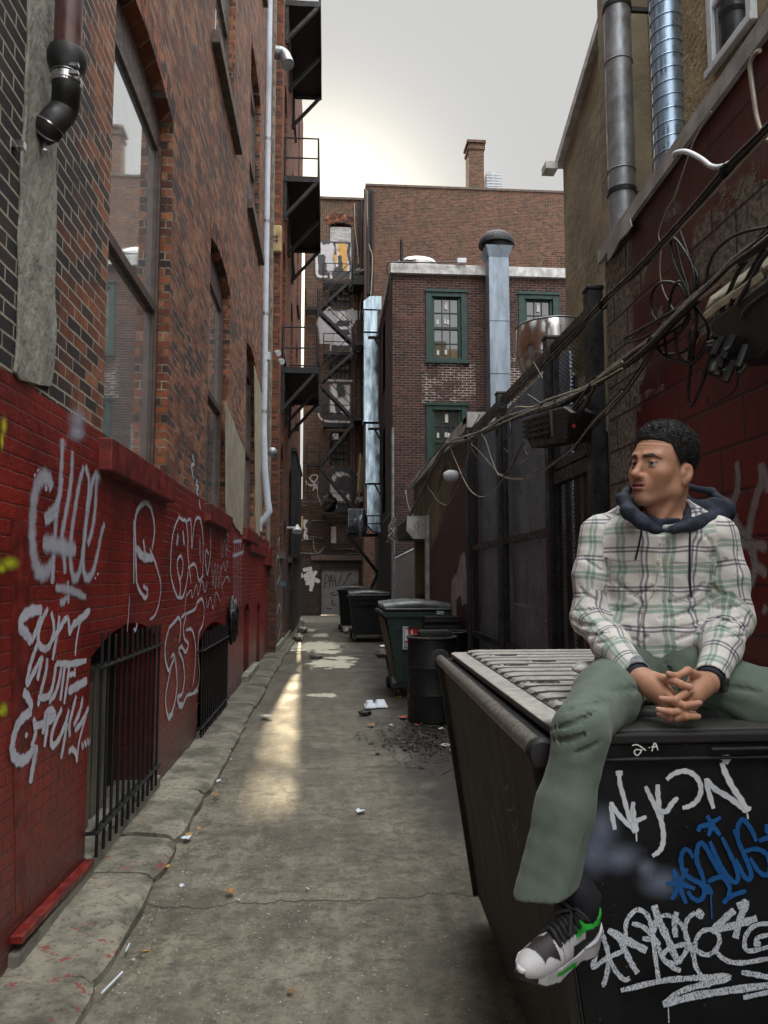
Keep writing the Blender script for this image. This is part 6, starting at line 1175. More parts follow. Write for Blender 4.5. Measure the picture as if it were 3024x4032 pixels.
zl = zt_+.010; m = MB(); m.prism([(.565, 1.82, zl), (1.74, 1.82, zl), (1.74, 3.80, zl), (.625, 3.80, zl), (.605, 3.76, zl), (.545, 1.90, zl), (.55, 1.85, zl)], (0, 0, .022)); m.build('lid', m_lid, fd, bevel=.006)
m = MB()
for i in range(14):
    y = 2.02+i*.128; xs = .615+(y-1.9)*.033; w_ = .043; o = len(m.v)
    prof = [(-w_, 0), (-w_*.99, .0155), (-w_*.92, .0178), (0, .0190), (w_*.92, .0178), (w_*.99, .0155), (w_, 0)]
    xx = [xs, xs+.012, xs+.05, 1.70, 1.73]; sc2 = [.25, .8, 1, 1, .3]
    for a, s2 in zip(xx, sc2):
        for py, pz in prof: m.v.append(Vector((a, y+py*(.6+.4*s2), zl+.0215+pz*s2)))
    for a in range(4):
        for b in range(6): m.f.append((o+a*7+b, o+a*7+b+1, o+a*7+b+8, o+a*7+b+7)); m.mi.append(0)
    m.f.append(tuple(o+b for b in range(7))); m.mi.append(0)
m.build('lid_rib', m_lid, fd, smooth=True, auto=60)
m = MB()
for i in range(13):
    y = 2.02+i*.128+.064; xs = .61+(y-1.9)*.033; m.box(xs+.005, 1.72, y-.0205, y+.0205, zl+.0225, zl+.0245)
m.build('lid_groove_shade', m_lidd, fd)  # dark strips between the ribs: their shadow lines put into colour
for (x, y) in ((.80, 3.43), (.75, 3.04), (.72, 2.53), (.70, 2.148), (.93, 2.66), (.90, 3.17)):
    m = MB(); z = zl+.0415; m.tube([(x+.05*math.cos(k*math.pi/12), y+.026*math.sin(k*math.pi/12), z) for k in range(25)], .0014, 4, cap=False); m.bar((x-.03, y-.008, z), (x+.025, y+.012, z), .003, .002); m.bar((x-.02, y+.012, z), (x+.03, y-.006, z), .003, .002); m.bar((x-.075, y-.01, z), (x-.065, y-.01, z), .003, .002); m.build('embossed_mark', m_lidd, fd)
m = MB(); m.box(.56, 1.73, 1.793, 1.825, zt_+.002, zl+.018); m.build('lid_lip', m_rubber, fd, bevel=.006)
m = MB()
for x_, y_ in ((.76, 1.95), (.82, 3.7), (1.6, 3.7), (1.6, 1.95)): m.box(x_-.03, x_+.03, y_-.06, y_+.06, .0, .125)
m.build('skid', m_dsteel, fd)
# its graffiti
df = lambda x, y: pY(x, y, 1.7985); zg = dict(org=(2300, 2900), sc_=.5117); ND = (0, -1, 0)
w_n = spray('paint_nykon', (.62, .66, .70), .35, .12, .97); b_n = spray('paint_blue', (.006, .085, .27), .18, .08, 1.); w_c = spray('paint_chalk', (.60, .66, .72), .22, .5, 1., chalk=True)
puff('graffiti_haze', puffmat('haze_blue', (.25, .29, .40), .55), fd, df, ND, [(130, 700, 190, 250), (60, 900, 200, 250), (480, 1010, 110, 110), (600, 1120, 260, 170), (270, 930, 260, 170)], base=.0012, **zg)
lab(ribbons('graffiti_tag', w_n, fd, df, ND, [[1.5, (266, 260), (268, 300)], [(266, 270), (272, 360), (300, 460), (335, 590), (385, 740)], [(203, 500), (212, 600), (234, 715)], [1, (205, 505), (240, 570), (300, 640), (385, 720)], [1.5, (384, 650), (390, 735)], [(375, 500), (368, 570), (380, 640)], [.9, (475, 612), (430, 632), (385, 640), (380, 560)],
 [1.1, (466, 380), (500, 450), (545, 540), (585, 640), (604, 740), (598, 830), (570, 880), (520, 915)], [1.1, (560, 365), (562, 450), (575, 550)], [1.1, (715, 465), (670, 510), (630, 570), (585, 570), (560, 540)], [1.1, (628, 328), (680, 285), (760, 262), (830, 285), (880, 345), (890, 420), (860, 490), (805, 530), (750, 545)],
 [1.1, (928, 318), (950, 420), (988, 550)], [1.2, (935, 325), (1000, 400), (1100, 460), (1180, 520), (1240, 570)], [2, (1235, 540), (1250, 575)], [1.9, (1060, 190), (1080, 170), (1110, 190)], [1.3, (1050, 195), (1075, 270), (1130, 380), (1190, 470), (1245, 560)], [.35, (398, 735), (401, 805)], [.35, (602, 580), (603, 637)], [.4, (1250, 585), (1256, 632)]], .0135, base=.0022, taper=.3, **zg), 'white spray lettering reading NYKON')
lab(ribbons('graffiti_tag', b_n, fd, df, ND, [[(870, 728), (890, 690), (950, 672), (1045, 618)], [(940, 605), (985, 680), (1042, 758)], [(985, 650), (950, 762)], [(680, 1018), (715, 1120), (778, 1280)], [(785, 1010), (725, 1130), (670, 1250)], [(625, 1125), (740, 1130), (845, 1165)],
 [(835, 930), (800, 875), (760, 870), (738, 940), (760, 1040), (830, 1095), (895, 1130), (918, 1200), (880, 1255), (825, 1235), (790, 1185)], [(975, 1190), (930, 1180), (900, 1060), (862, 960), (862, 860), (890, 815), (930, 850), (990, 960), (1050, 1060), (1110, 1150), (1098, 1225)], [(945, 1110), (1010, 1080), (1085, 1060)], [.35, (965, 1190), (970, 1300), (974, 1395)], [.9, (940, 1130), (975, 1210)],
 [(958, 800), (1000, 900), (1060, 1020), (1130, 1105), (1170, 1100), (1165, 1020), (1110, 890), (1050, 768)], [(1150, 710), (1190, 820), (1245, 950), (1280, 1050), (1262, 1098), (1220, 1060), (1160, 940)], [(1180, 790), (1178, 690), (1215, 635), (1260, 680), (1295, 740), (1318, 805)], [(1230, 880), (1320, 862), (1400, 905), (1425, 1000), (1400, 1062), (1340, 1035), (1270, 930)], [(1065, 1280), (1120, 1225), (1240, 1182)], [(1340, 800), (1415, 770)], [(1395, 670), (1405, 730), (1440, 740)]], .0125, base=.0024, **zg), 'blue marker lettering with star marks')
lab(ribbons('graffiti_tag', w_c, fd, df, ND, [[(120, 1460), (150, 1560), (178, 1660), (176, 1780), (150, 1890), (130, 1905)], [(72, 1600), (85, 1680), (60, 1768), (170, 1700), (300, 1640)], [1.2, (178, 1482), (250, 1530), (310, 1640), (360, 1740), (405, 1815)], [1.6, (185, 1485), (320, 1560), (475, 1638)], [(185, 1700), (240, 1800), (300, 1860), (345, 1850)],
 [(312, 1530), (322, 1410), (400, 1325), (480, 1370), (515, 1480), (535, 1650), (565, 1865)], [1.5, (530, 1290), (565, 1400), (640, 1560), (722, 1745)], [(560, 1380), (650, 1370), (740, 1440), (790, 1560), (760, 1670), (680, 1735), (600, 1700), (620, 1640), (720, 1600), (800, 1590), (860, 1640), (940, 1672), (1010, 1620), (1032, 1540), (980, 1480), (900, 1490), (850, 1560), (850, 1650)], [(560, 1600), (600, 1700), (680, 1770), (735, 1790)], [(365, 1435), (450, 1460), (520, 1530), (580, 1600)], [(445, 1550), (540, 1560)], [(530, 1450), (560, 1400), (530, 1500)],
 [1.2, (708, 1345), (690, 1440), (700, 1540)], [(910, 1385), (870, 1370), (880, 1338), (912, 1375)], [(850, 1345), (790, 1400), (770, 1480), (795, 1580), (832, 1660), (860, 1780), (960, 1920)], [(1010, 1650), (1080, 1712), (1200, 1735), (1420, 1700)], [1.5, (970, 1500), (1080, 1390), (1150, 1330)], [1.5, (1170, 1300), (1240, 1275), (1200, 1370), (1155, 1545)], [1.5, (1320, 1390), (1200, 1430), (1010, 1480)], [(1420, 1430), (1300, 1450), (1230, 1540), (1250, 1640), (1420, 1610)], [(1420, 1515), (1330, 1540), (1312, 1590), (1350, 1585)],
 [1.2, (275, 1945), (600, 1870), (900, 1845), (1085, 1835), (1080, 1860), (900, 1900), (740, 1950), (600, 2045)], [1.5, (598, 2050), (900, 1975), (1420, 1900)], [1.1, (1200, 1805), (1300, 1820), (1420, 1845)], [(1220, 2005), (1420, 1960)], [.25, (642, 2060), (648, 2200)]], .0125, base=.0026, taper=.15, **zg), 'white chalky scrawl along the bottom')
ribbons('graffiti_tag', spray('paint_pen', (.7, .7, .66), .2, .1, 1), fd, df, ND, [[(365, 66), (400, 60), (445, 85), (468, 105)], [(445, 100), (392, 98), (382, 125), (405, 142), (432, 112), (420, 98)], [(493, 80), (497, 83)], [(515, 110), (537, 45), (562, 102)], [(508, 78), (560, 74)]], .0035, base=.0035, **zg)
dsd = lambda x, y: (lambda r: Vector(O3+r*(-(A_p.dot(Vector(O3))-A_d)/A_p.dot(Vector(r)))))(_ray(x, y))
A_p = (Vector(A['ftl'])-Vector(A['ntl'])).cross(Vector(A['nbl'])-Vector(A['ntl'])).normalized(); A_p = A_p if A_p.x < 0 else -A_p; A_d = A_p.dot(Vector(A['ntl'])+Vector((-.0065, 0, 0)))
zh = dict(org=(1700, 2500), sc_=.798)
ribbons('graffiti_tag', spray('paint_orange', (.20, .10, .03), .3, .4, .8, chalk=True), fd, dsd, A_p, [[(258, 490), (270, 600), (290, 740), (300, 680), (320, 840), (325, 900)], [(300, 860), (330, 1000), (350, 1190)], [(345, 930), (365, 1060), (380, 1160)], [(320, 760), (335, 900), (350, 960)]], .012, label='thin orange scratches', base=.001, **zh)
ribbons('graffiti_tag', spray('paint_greydim', (.13, .12, .11), .3, .4, .8, chalk=True), fd, dsd, A_p, [[(335, 640), (350, 690), (362, 760), (385, 740), (375, 790)], [(365, 790), (380, 860), (410, 850), (405, 800)], [(385, 880), (420, 960), (430, 910)], [(410, 960), (440, 1040)], [(345, 480), (352, 540), (338, 500)], [(240, 620), (250, 700), (240, 760)]], .010, label='thin grey scribbles', base=.0015, **zh)

# ================================================================== LITTER
t = thing('food_box', 'open white foam takeaway box lying on the alley floor', 'box', (.64, 10.03, 0))
m_foam = plain('foam', (.62, .68, .74), .5, var=.08)
for i, (a, b) in enumerate((((1440, 2793), (1480, 2775)), ((1480, 2790), (1528, 2775)))):
    x0, y0, x1 = pZ(a[0], a[1], 0).x, pZ(a[0], a[1], 0).y, pZ(b[0], a[1], 0).x
    m = MB(); m.hexa([(x0, y0, .022), (x1-.005, y0, .022), (x1-.005, y0+.32, .022), (x0, y0+.32, .022), (x0+.025, y0+.04, .075), (x1-.03, y0+.04, .075), (x1-.03, y0+.28, .075), (x0+.025, y0+.28, .075)]); m.box(x0-.008, x1, y0-.01, y0+.33, .010, .021); m.build(['box_base', 'box_lid'][i], m_foam, t, bevel=.008)
m_stonel = plain('stone', (.13, .12, .11), .9, var=.4, bump=.6, vs=8, bs=25, bd=.01)
q = pZ(1500, 2590, 0); blob('rock', (q.x, q.y, .09), (.11, .12, .09), m_stonel, 'grey rounded lump on the ground left of the green dumpster', 'rock', .4, seed=4)
q = pZ(1243, 2594, 0); blob('brick_lump', (q.x, q.y, .05), (.14, .09, .05), m_stonel, 'broken brick lump lying among the pale patches', 'brick', .4, seed=5)
q = pZ(1508, 2550, 0); blob('paper_scrap', (q.x, q.y, .035), (.09, .06, .025), m_foam, 'small white crumpled paper behind the grey lump', 'paper', .6, seed=6)
q = pZ(1362, 2494, 0); blob('plastic_cup', (q.x, q.y, .09), (.10, .10, .09), plain('clear_cup', (.25, .25, .24), .3), 'hazy clear plastic tub by the black dumpster', 'cup', .3, seed=7)
q = pZ(1437, 2816, 0); blob('black_rag', (q.x, q.y, .03), (.07, .08, .03), m_bag, 'small black rag in front of the foam box', 'rag', .6, seed=8)
q = pZ(1196, 2474, 0)
for i, (x, y, rx) in enumerate(((1190, 2490, .15), (1175, 2520, .14))):
    q = pZ(x, y, 0); blob('plastic_bag', (q.x, q.y, .08), (rx, .22, .1), [plain('pale_bag', (.33, .31, .25), .4, bump=.6), bpy.data.materials['pale_bag'] if i else m_foam][i], ['pale plastic bag at the foot of the far left wall', 'second pale bag just nearer along the far left wall'][i], 'bag', .6, seed=15+i)
def leaf(x, y, s_, mat, lbl, cat='leaf', name='leaf', h=.012, asp=.5, grp=None, crum=.4):
    q = pZ(x, y, 0); a = random.uniform(0, 6.28); m = MB(); n = 9; vs = []
    for k in range(n):
        th = 2*math.pi*k/n; r = s_*(1-.3*math.cos(2*th))*(1+random.uniform(-.25, .25)); px, py = r*math.cos(th), r*asp*math.sin(th)
        vs.append((q.x+px*math.cos(a)-py*math.sin(a), q.y+px*math.sin(a)+py*math.cos(a), .012+h*(1+crum*random.uniform(-1, 2))))
    c = (q.x, q.y, .012+h*.4); m.add(vs+[c], [(k, (k+1) % n, n) for k in range(n)]); return tag(m.build(name, mat), lbl, cat, grp)
m_leaf = plain('dry_leaf', (.30, .16, .06), .7, var=.4, vs=30); m_paper = plain('scrap_paper', (.50, .49, .43), .7, var=.2); m_wr = plain('red_wrapper', (.45, .07, .06), .4, var=.5, vs=40); m_yw = plain('yellow_scrap', (.45, .28, .04), .5, var=.3)
for x, y, s_, mt, l in [(1560+29, 2830, .09, m_wr, 'red and white torn wrapper near the drum'), (1460, 2864, .07, m_leaf, 'tan dry leaf left of the dark trash heap'), (1810, 2880, .07, m_leaf, 'brown leaf close to the front dumpster corner'), (1738, 2878, .06, m_paper, 'pale torn paper in the dark trash heap'), (1760, 2942, .09, m_paper, 'long pale cardboard scrap beside the front dumpster'), (1570, 2750, .04, m_yw, 'small yellow scrap under the green dumpster'), (1796, 2908, .03, m_paper, 'tiny white scrap between two leaves'), (1640, 2862, .03, m_wr, 'tiny red scrap in the dark trash heap'), (1538, 2863, .035, m_paper, 'cream scrap at the edge of the dark trash heap'), (1052, 2827, .11, m_paper, 'flat pale card on the left side of the ground'), (912, 2998, .03, m_paper, 'small white scrap in the gutter, farthest of the near ones'), (860, 3086, .03, m_foam, 'white cup shard in the gutter'), (848, 3140, .045, m_leaf, 'curled tan leaf in the gutter'), (786, 3276, .03, m_leaf, 'little yellowish leaf right of the gutter'), (735, 3310, .05, m_foam, 'white blot of paper in the gutter beside the kerb joint'), (742, 3300, .03, m_yw, 'yellow stub touching the white blot'), (660, 3430, .03, m_yw, 'yellow cigarette stub by the kerb'), (715, 3506, .02, m_foam, 'white pebble like gum at the crack'), (903, 3525, .04, m_leaf, 'brown leaf lying on the long crack'), (1210, 3518, .02, m_paper, 'tiny pale chip on the right part of the crack'), (570, 3770, .025, m_yw, 'yellow scrap in the gutter, near the white straw'), (860, 2887, .035, m_paper, 'white wrapper on the kerb ledge by the second grate'), (1143, 3928, .02, m_leaf, 'dark crumb near the bottom edge'), (1080, 3080, .02, m_paper, 'tiny speck in the sunlit streak'), (1340, 3290, .018, m_leaf, 'dark crumb right of the sunlit streak'), (1420, 3205, .05, m_foam, 'broken white foam strip on the open ground'), (935, 3560, .018, m_paper, 'speck of grit below the crack'), (1240, 2600, .03, m_paper, 'small pale scrap beside the broken brick')]:
    leaf(x, y, s_, mt, l, 'litter', 'litter_scrap')
m = MB(); m.tube([pZ(400, 3911, .02), pZ(482, 3827, .02)], .0045, 8); tag(m.build('drinking_straw', m_foam), 'white straw lying in the gutter at the bottom left', 'straw')
m = MB(); m.tube([pZ(495, 3745, .02), pZ(510, 3715, .02)], .004, 6); tag(m.build('cigarette_butt', m_foam), 'short white stub in the gutter just past the straw', 'cigarette butt')
m = MB(); m.tube(crom([pZ(x, y, .02) for x, y in ((1812, 2950), (1790, 2940), (1772, 2952), (1790, 2966), (1815, 2968))], 6), .004, 5); tag(m.build('wire_loop', m_cablew), 'thin pale wire loop lying beside the front dumpster', 'wire')
m = MB(); m.tube([pZ(1737, 3052, .03), pZ(1770, 3035, .05), pZ(1812, 3010, .06)], .003, 5); tag(m.build('twig', m_rubber), 'thin dark twig near the front dumpster', 'twig')
# dark trash heap and grit (nobody could count it)
m = MB(); rr = np.random.default_rng(4)
for i in range(1800):
    x, y = rr.normal(1.0, .24), rr.normal(8.0, .45)
    if x > 1.7 or x < .3: continue
    s_ = rr.uniform(.006, .024)*(2 if rr.uniform() > .95 else 1); a = rr.uniform(0, 6.28); z = .012+rr.uniform(0, .014); ca, sa = math.cos(a)*s_, math.sin(a)*s_; t_ = rr.uniform(-.5, .5)*s_
    m.add([(x-ca, y-sa, z), (x+sa*.6, y-ca*.6, z+t_), (x+ca, y+sa, z+rr.uniform(-.2, .5)*s_), (x-sa*.6, y+ca*.6, z)], [(0, 1, 2, 3)])
tag(m.build('trash_heap', plain('wet_leaf', (.016, .013, .010), .5, var=.6, vs=30)), 'dark wet leaf litter and trash on the ground before the drums', 'leaf litter', kind='stuff')
m = MB()
for i in range(1500):
    if i < 900: y = rr.uniform(2.6, 15); x = -.87+abs(rr.normal(0, .05))
    else: y = rr.uniform(2.6, 12); x = rr.uniform(-.85, 1.1)
    s_ = rr.uniform(.002, .008 if i < 900 else .005); a = rr.uniform(0, 6.28); z = .008; ca, sa = math.cos(a)*s_, math.sin(a)*s_; m.add([(x-ca, y-sa, z), (x+sa, y-ca, z+s_*.5), (x+ca, y+sa, z+s_*.7), (x-sa, y+ca, z)], [(0, 1, 2, 3)])
tag(m.build('grit', plain('grit_mat', (.28, .26, .20), .9, var=.8, vs=60)), 'pale grit and crumbs along the gutter', 'grit', kind='stuff')

# ================================================================== DISTANCE FIELDS -> MESH
def V(*a): return np.array(a, float)
def rcone(p, a, b, ra, rb):
    a = np.asarray(a, float); b = np.asarray(b, float); ab = b-a; t = np.clip(((p-a)@ab)/(ab@ab), 0, 1); return np.linalg.norm(p-a-t[:, None]*ab, axis=1)-(ra+t*(rb-ra))
def chain(p, pts, rs, k=.004):
    d = None
    for i in range(len(pts)-1):
        e = rcone(p, pts[i], pts[i+1], rs[i], rs[i+1]); d = e if d is None else smin(d, e, k)
    return d
def ell(p, c, r, M=None):
    q = p-np.asarray(c, float)
    if M is not None: q = q@M.T
    r = np.asarray(r, float); k0 = np.linalg.norm(q/r, axis=1); k1 = np.linalg.norm(q/(r*r), axis=1)+1e-9; return k0*(k0-1)/k1
def smin(a, b, k): h = np.clip(.5+.5*(b-a)/k, 0, 1); return b*(1-h)+a*h-k*h*(1-h)
def smax(a, b, k): return -smin(-a, -b, k)
_W = rng.normal(size=(7, 3)); _W /= np.linalg.norm(_W, axis=1)[:, None]; _Ph = rng.uniform(0, 6.28, 7)
def nz(p, f, k=1.): return sum(np.sin((p@_W[i])*f*(1+.23*i)+_Ph[i]+1.7*np.sin((p@_W[(i+3) % 7])*f*.6)) for i in range(7))/7*k
def polygonize(f, lo, hi, h, B=12):
    lo = np.array(lo, float); hi = np.array(hi, float); nb = np.ceil((hi-lo)/(B*h)).astype(int)
    g = np.stack(np.meshgrid(*[np.arange(n) for n in nb], indexing='ij'), -1).reshape(-1, 3); cen = lo+(g+.5)*B*h
    d = np.concatenate([f(c) for c in np.array_split(cen, max(1, len(cen)//60000))]); g = g[np.abs(d) < B*h*.9*1.35+.01]
    ar = np.arange(B+1); loc = np.stack(np.meshgrid(ar, ar, ar, indexing='ij'), -1).reshape(-1, 3)
    N = nb*B+2; K = lambda c: (c[..., 0]*N[1]+c[..., 1])*N[2]+c[..., 2]
    keys = []; poss = []; quads = []; CH = 60
    for s in range(0, len(g), CH):
        gg = g[s:s+CH]; idx = gg[:, None, :]*B+loc[None]; P = lo+idx*h; dv = f(P.reshape(-1, 3)).reshape(len(gg), B+1, B+1, B+1)
        sg = dv < 0; cs = sum(sg[:, i:B+i, j:B+j, k:B+k].astype(int) for i in (0, 1) for j in (0, 1) for k in (0, 1)); m = (cs > 0) & (cs < 8)
        if not m.any(): continue
        bi, i, j, k = np.nonzero(m); acc = np.zeros((len(bi), 3)); cnt = np.zeros(len(bi))
        for ax in range(3):
            o1, o2 = [a for a in range(3) if a != ax]
            for u in (0, 1):
                for v in (0, 1):
                    c0 = np.stack([i, j, k], 1).copy(); c0[:, o1] += u; c0[:, o2] += v; c1 = c0.copy(); c1[:, ax] += 1
                    a = dv[bi, c0[:, 0], c0[:, 1], c0[:, 2]]; b = dv[bi, c1[:, 0], c1[:, 1], c1[:, 2]]; x = (a < 0) != (b < 0); t = np.where(x, a/(a-b+1e-12), 0)
                    acc += np.where(x[:, None], c0+t[:, None]*(c1-c0), 0); cnt += x
        cell = gg[bi]*B; poss.append(lo+(cell+acc/cnt[:, None])*h); keys.append(K(cell+np.stack([i, j, k], 1)))
        for ax in range(3):
            sl0 = [slice(None), slice(0, B), slice(0, B), slice(0, B)]; sl1 = list(sl0); sl1[ax+1] = slice(1, B+1)
            a = sg[tuple(sl0)]; b = sg[tuple(sl1)]; q = np.nonzero(a != b)
            if len(q[0]) == 0: continue
            flip = a[q]; c = gg[q[0]]*B+np.stack(q[1:], 1); o1, o2 = (ax+1) % 3, (ax+2) % 3; e1 = np.zeros(3, int); e1[o1] = 1; e2 = np.zeros(3, int); e2[o2] = 1
            Q = np.stack([K(c-e1-e2), K(c-e2), K(c), K(c-e1)], 1); Q[~flip] = Q[~flip][:, ::-1]; quads.append(Q)
    keys = np.concatenate(keys); poss = np.concatenate(poss); quads = np.concatenate(quads); o = np.argsort(keys); keys = keys[o]; poss = poss[o]
    ix = np.clip(np.searchsorted(keys, quads), 0, len(keys)-1); ok = (keys[ix] == quads).all(1); return poss, ix[ok]
def sdf_obj(name, f, lo, hi, h, mat, par=None, col=None, uv=None, orig=(0, 0, 0), smooth_it=1):
    v, q = polygonize(f, lo, hi, h)
    if smooth_it:                                   # light relaxation to hide the grid
        for _ in range(smooth_it):
            acc = np.zeros_like(v); cnt = np.zeros(len(v))
            for a, b in ((0, 1), (1, 2), (2, 3), (3, 0)):
                np.add.at(acc, q[:, a], v[q[:, b]]); np.add.at(cnt, q[:, a], 1); np.add.at(acc, q[:, b], v[q[:, a]]); np.add.at(cnt, q[:, b], 1)
            m = cnt > 0; v[m] = v[m]*.5+.5*acc[m]/cnt[m][:, None]
    me = bpy.data.meshes.new(name); base = np.array(orig if par is None else WORLD_OFF(par)); vv = (v-base).astype(np.float32)
    me.vertices.add(len(v)); me.vertices.foreach_set('co', vv.ravel()); me.loops.add(len(q)*4); me.loops.foreach_set('vertex_index', q.ravel().astype(np.int32)); me.polygons.add(len(q)); me.polygons.foreach_set('loop_start', np.arange(0, len(q)*4, 4, dtype=np.int32))
    me.update(calc_edges=True); me.validate(); me.polygons.foreach_set('use_smooth', [True]*len(me.polygons)); me.materials.append(mat)
    if col is not None:
        a = me.color_attributes.new('Col', 'FLOAT_COLOR', 'POINT'); c = np.ones((len(v), 4), np.float32); c[:, :3] = col(v); a.data.foreach_set('color', c.ravel())
    if uv is not None:
        a = me.attributes.new('Plaid', 'FLOAT_VECTOR', 'POINT'); a.data.foreach_set('vector', uv(v).astype(np.float32).ravel())
    o = bpy.data.objects.new(name, me); C.objects.link(o)
    if par is not None: o.parent = par
    else: o.location = orig
    return o
def q_(x, y, Y): return np.array(pY(x, y, Y))
def hit(f, x, y, t0=1.3, t1=2.8):
    r = _ray(x, y); r = r/np.linalg.norm(r); t = t0
    for _ in range(200):
        d = f((O3+r*t)[None])[0]
        if d < .0006: break
        t += max(d*.7, .0004)
        if t > t1: break
    return Vector(O3+r*t)

# ================================================================== THE PERSON
PO = V(.93, 2.12, 1.31)                       # seat point on the lid
tc_ = V(-.42, -.91, 0); tc_ /= np.linalg.norm(tc_); sx_ = V(-tc_[1], tc_[0], 0)   # torso front, torso right of the photo
SJR, SJL = q_(2338, 2102, 2.24), q_(2846, 2112, 2.10); ELR, ELL = q_(2318, 2432, 2.22), q_(2884, 2440, 2.09); WRR, WRL = q_(2508, 2655, 1.93), q_(2798, 2668, 1.93)
HPR, HPL = V(.845, 2.16, 1.385), V(1.03, 2.10, 1.385); KNR = q_(2290, 2880, 1.72); ANR = q_(2160, 3500, 1.69); KNL = q_(3200, 2880, 1.86); ANL = q_(3260, 3500, 1.8)
tor = [(q_(2600, 2690, 2.19), .160, .115), (q_(2592, 2600, 2.19), .152, .110), (q_(2582, 2480, 2.20), .138, .102), (q_(2586, 2330, 2.20), .142, .108), (q_(2590, 2200, 2.19), .158, .112), (q_(2594, 2115, 2.18), .172, .100), (q_(2597, 2062, 2.175), .150, .078), (q_(2600, 2030, 2.17), .085, .062), (q_(2602, 2000, 2.17), .055, .055)]
tz = np.array([t[0][2] for t in tor]); tx = np.array([t[0][0] for t in tor]); ty = np.array([t[0][1] for t in tor]); ta = np.array([t[1] for t in tor]); tb = np.array([t[2] for t in tor])
def torso(p, grow=0., sc=1.):
    z = p[:, 2]; cx, cy, a, b = [np.interp(z, tz, w_) for w_ in (tx, ty, ta, tb)]; a = a*sc+grow; b = b*sc+grow
    dx = p[:, 0]-cx; dy = p[:, 1]-cy; u = dx*sx_[0]+dy*sx_[1]; v = dx*tc_[0]+dy*tc_[1]; k = (np.abs(u/a)**2.4+np.abs(v/b)**2.4)**(1/2.4); return smax((k-1)*np.minimum(a, b)*.85, z-tz[-1]-grow, .01)
def torso_uv(p):
    z = p[:, 2]; cx, cy, a, b = [np.interp(z, tz, w_) for w_ in (tx, ty, ta, tb)]; dx = p[:, 0]-cx; dy = p[:, 1]-cy; u = dx*sx_[0]+dy*sx_[1]; v = dx*tc_[0]+dy*tc_[1]; return u, v, a, b
# ---- head frame
eyeM = q_(2535, 1826, 2.10)
yaw = R(207); fw = V(math.cos(yaw), math.sin(yaw), .05); fw /= np.linalg.norm(fw); lf = np.cross(V(0, 0, 1), fw); lf /= np.linalg.norm(lf); upv = np.cross(fw, lf)
tilt = R(-5); lf2 = lf*math.cos(tilt)+upv*math.sin(tilt); up2 = np.cross(fw, lf2); HM = np.array([fw, lf2, up2]); HS = .955
HC = eyeM-fw*.078*HS
def hl(p): return ((p-HC)@HM.T)/HS
def mir(q): r = q.copy(); r[:, 1] = np.abs(r[:, 1]); return r
def head(p):
    q = hl(p); m = mir(q)
    d = ell(q, (-.014, 0, .036), (.097, .0755, .086)); d = smin(d, ell(q, (.030, 0, -.004), (.060, .062, .075)), .03)
    d = smin(d, ell(q, (.028, 0, -.058), (.056, .050, .056)), .025)
    jaw = smin(rcone(m, (.072, .010, -.107), (-.002, .049, -.070), .017, .017), rcone(m, (-.002, .049, -.070), (-.012, .061, -.020), .017, .014), .015); d = smin(d, jaw, .028)
    d = smin(d, ell(q, (.079, 0, -.104), (.019, .021, .017)), .016)
    d = smin(d, ell(m, (.054, .046, -.026), (.024, .020, .020)), .022)
    d = smin(d, rcone(m, (.088, .012, .021), (.070, .046, .024), .0085, .007), .014)
    d = smin(d, ell(m, (.052, .034, -.046), (.026, .018, .026)), .025)
    d = smax(d, -ell(m, (.103, .032, -.001), (.020, .018, .0110)), .016)
    n = rcone(q, (.088, 0, .010), (.106, 0, -.028), .0070, .0105); n = smin(n, ell(q, (.1115, 0, -.036), (.0135, .0125, .0115)), .008); n = smin(n, ell(m, (.0985, .0135, -.040), (.0115, .0075, .008)), .006); d = smin(d, n, .011)
    d = smax(d, -ell(m, (.1035, .0075, -.0485), (.006, .0035, .004)), .004)
    d = smin(d, ell(q, (.080, 0, -.066), (.019, .030, .026)), .02)
    y2 = np.abs(q[:, 1]); lip = q.copy(); lip[:, 0] += y2**2*9
    d = smin(d, ell(lip, (.0985, 0, -.0625), (.0085, .0245, .0052)), .004); d = smin(d, ell(lip, (.0975, 0, -.0768), (.0105, .0210, .0078)), .005)
    d = smax(d, -ell(lip, (.104, 0, -.0690), (.012, .021, .0020)), .002)
    eb = np.linalg.norm(m-V(.0735, .0320, -.0005), axis=1)-.0128; d = np.minimum(d, eb)
    lid = np.linalg.norm(m-V(.0735, .0320, -.0005), axis=1)-.0146; up_ = (m[:, 2]-.0025)+(m[:, 1]-.032)*.08; d = smin(d, smax(lid, -up_, .002), .003); lo_ = -(m[:, 2]+.0075); d = smin(d, smax(lid+.0003, -lo_, .002), .003)
    E = np.array([[1, 0, 0], [0, 1, 0], [0, 0, 1.]]); c_, s_ = math.cos(R(12)), math.sin(R(12)); ER = np.array([[c_, 0, s_], [0, 1, 0], [-s_, 0, c_]])
    yo = R(22); EY = np.array([[math.cos(yo), math.sin(yo), 0], [-math.sin(yo), math.cos(yo), 0], [0, 0, 1]])
    ec = V(-.018, .0785, -.020); ear = ell(m, ec, (.0195, .0085, .031), EY.T@ER); ear = smax(ear, -ell(m, ec+V(.004, .009, .004), (.0115, .0075, .019), EY.T@ER), .004); ear = smin(ear, ell(m, ec+V(.006, -.002, -.026), (.009, .006, .010)), .006); ear = smin(ear, ell(m, ec+V(.013, .000, -.002), (.005, .005, .008)), .005)
    d = smin(d, ear, .006)
    fh = (.0009*np.sin(q[:, 2]*520+q[:, 1]*30))*np.clip((q[:, 2]-.045)/.01, 0, 1)*np.clip((.078-q[:, 2])/.01, 0, 1)*np.clip((q[:, 0]-.03)/.03, 0, 1); d = d+fh
    return d*HS
neckT, neckB = HC+HM.T@V(-.038, 0, -.055), V(*q_(2606, 2045, 2.17))
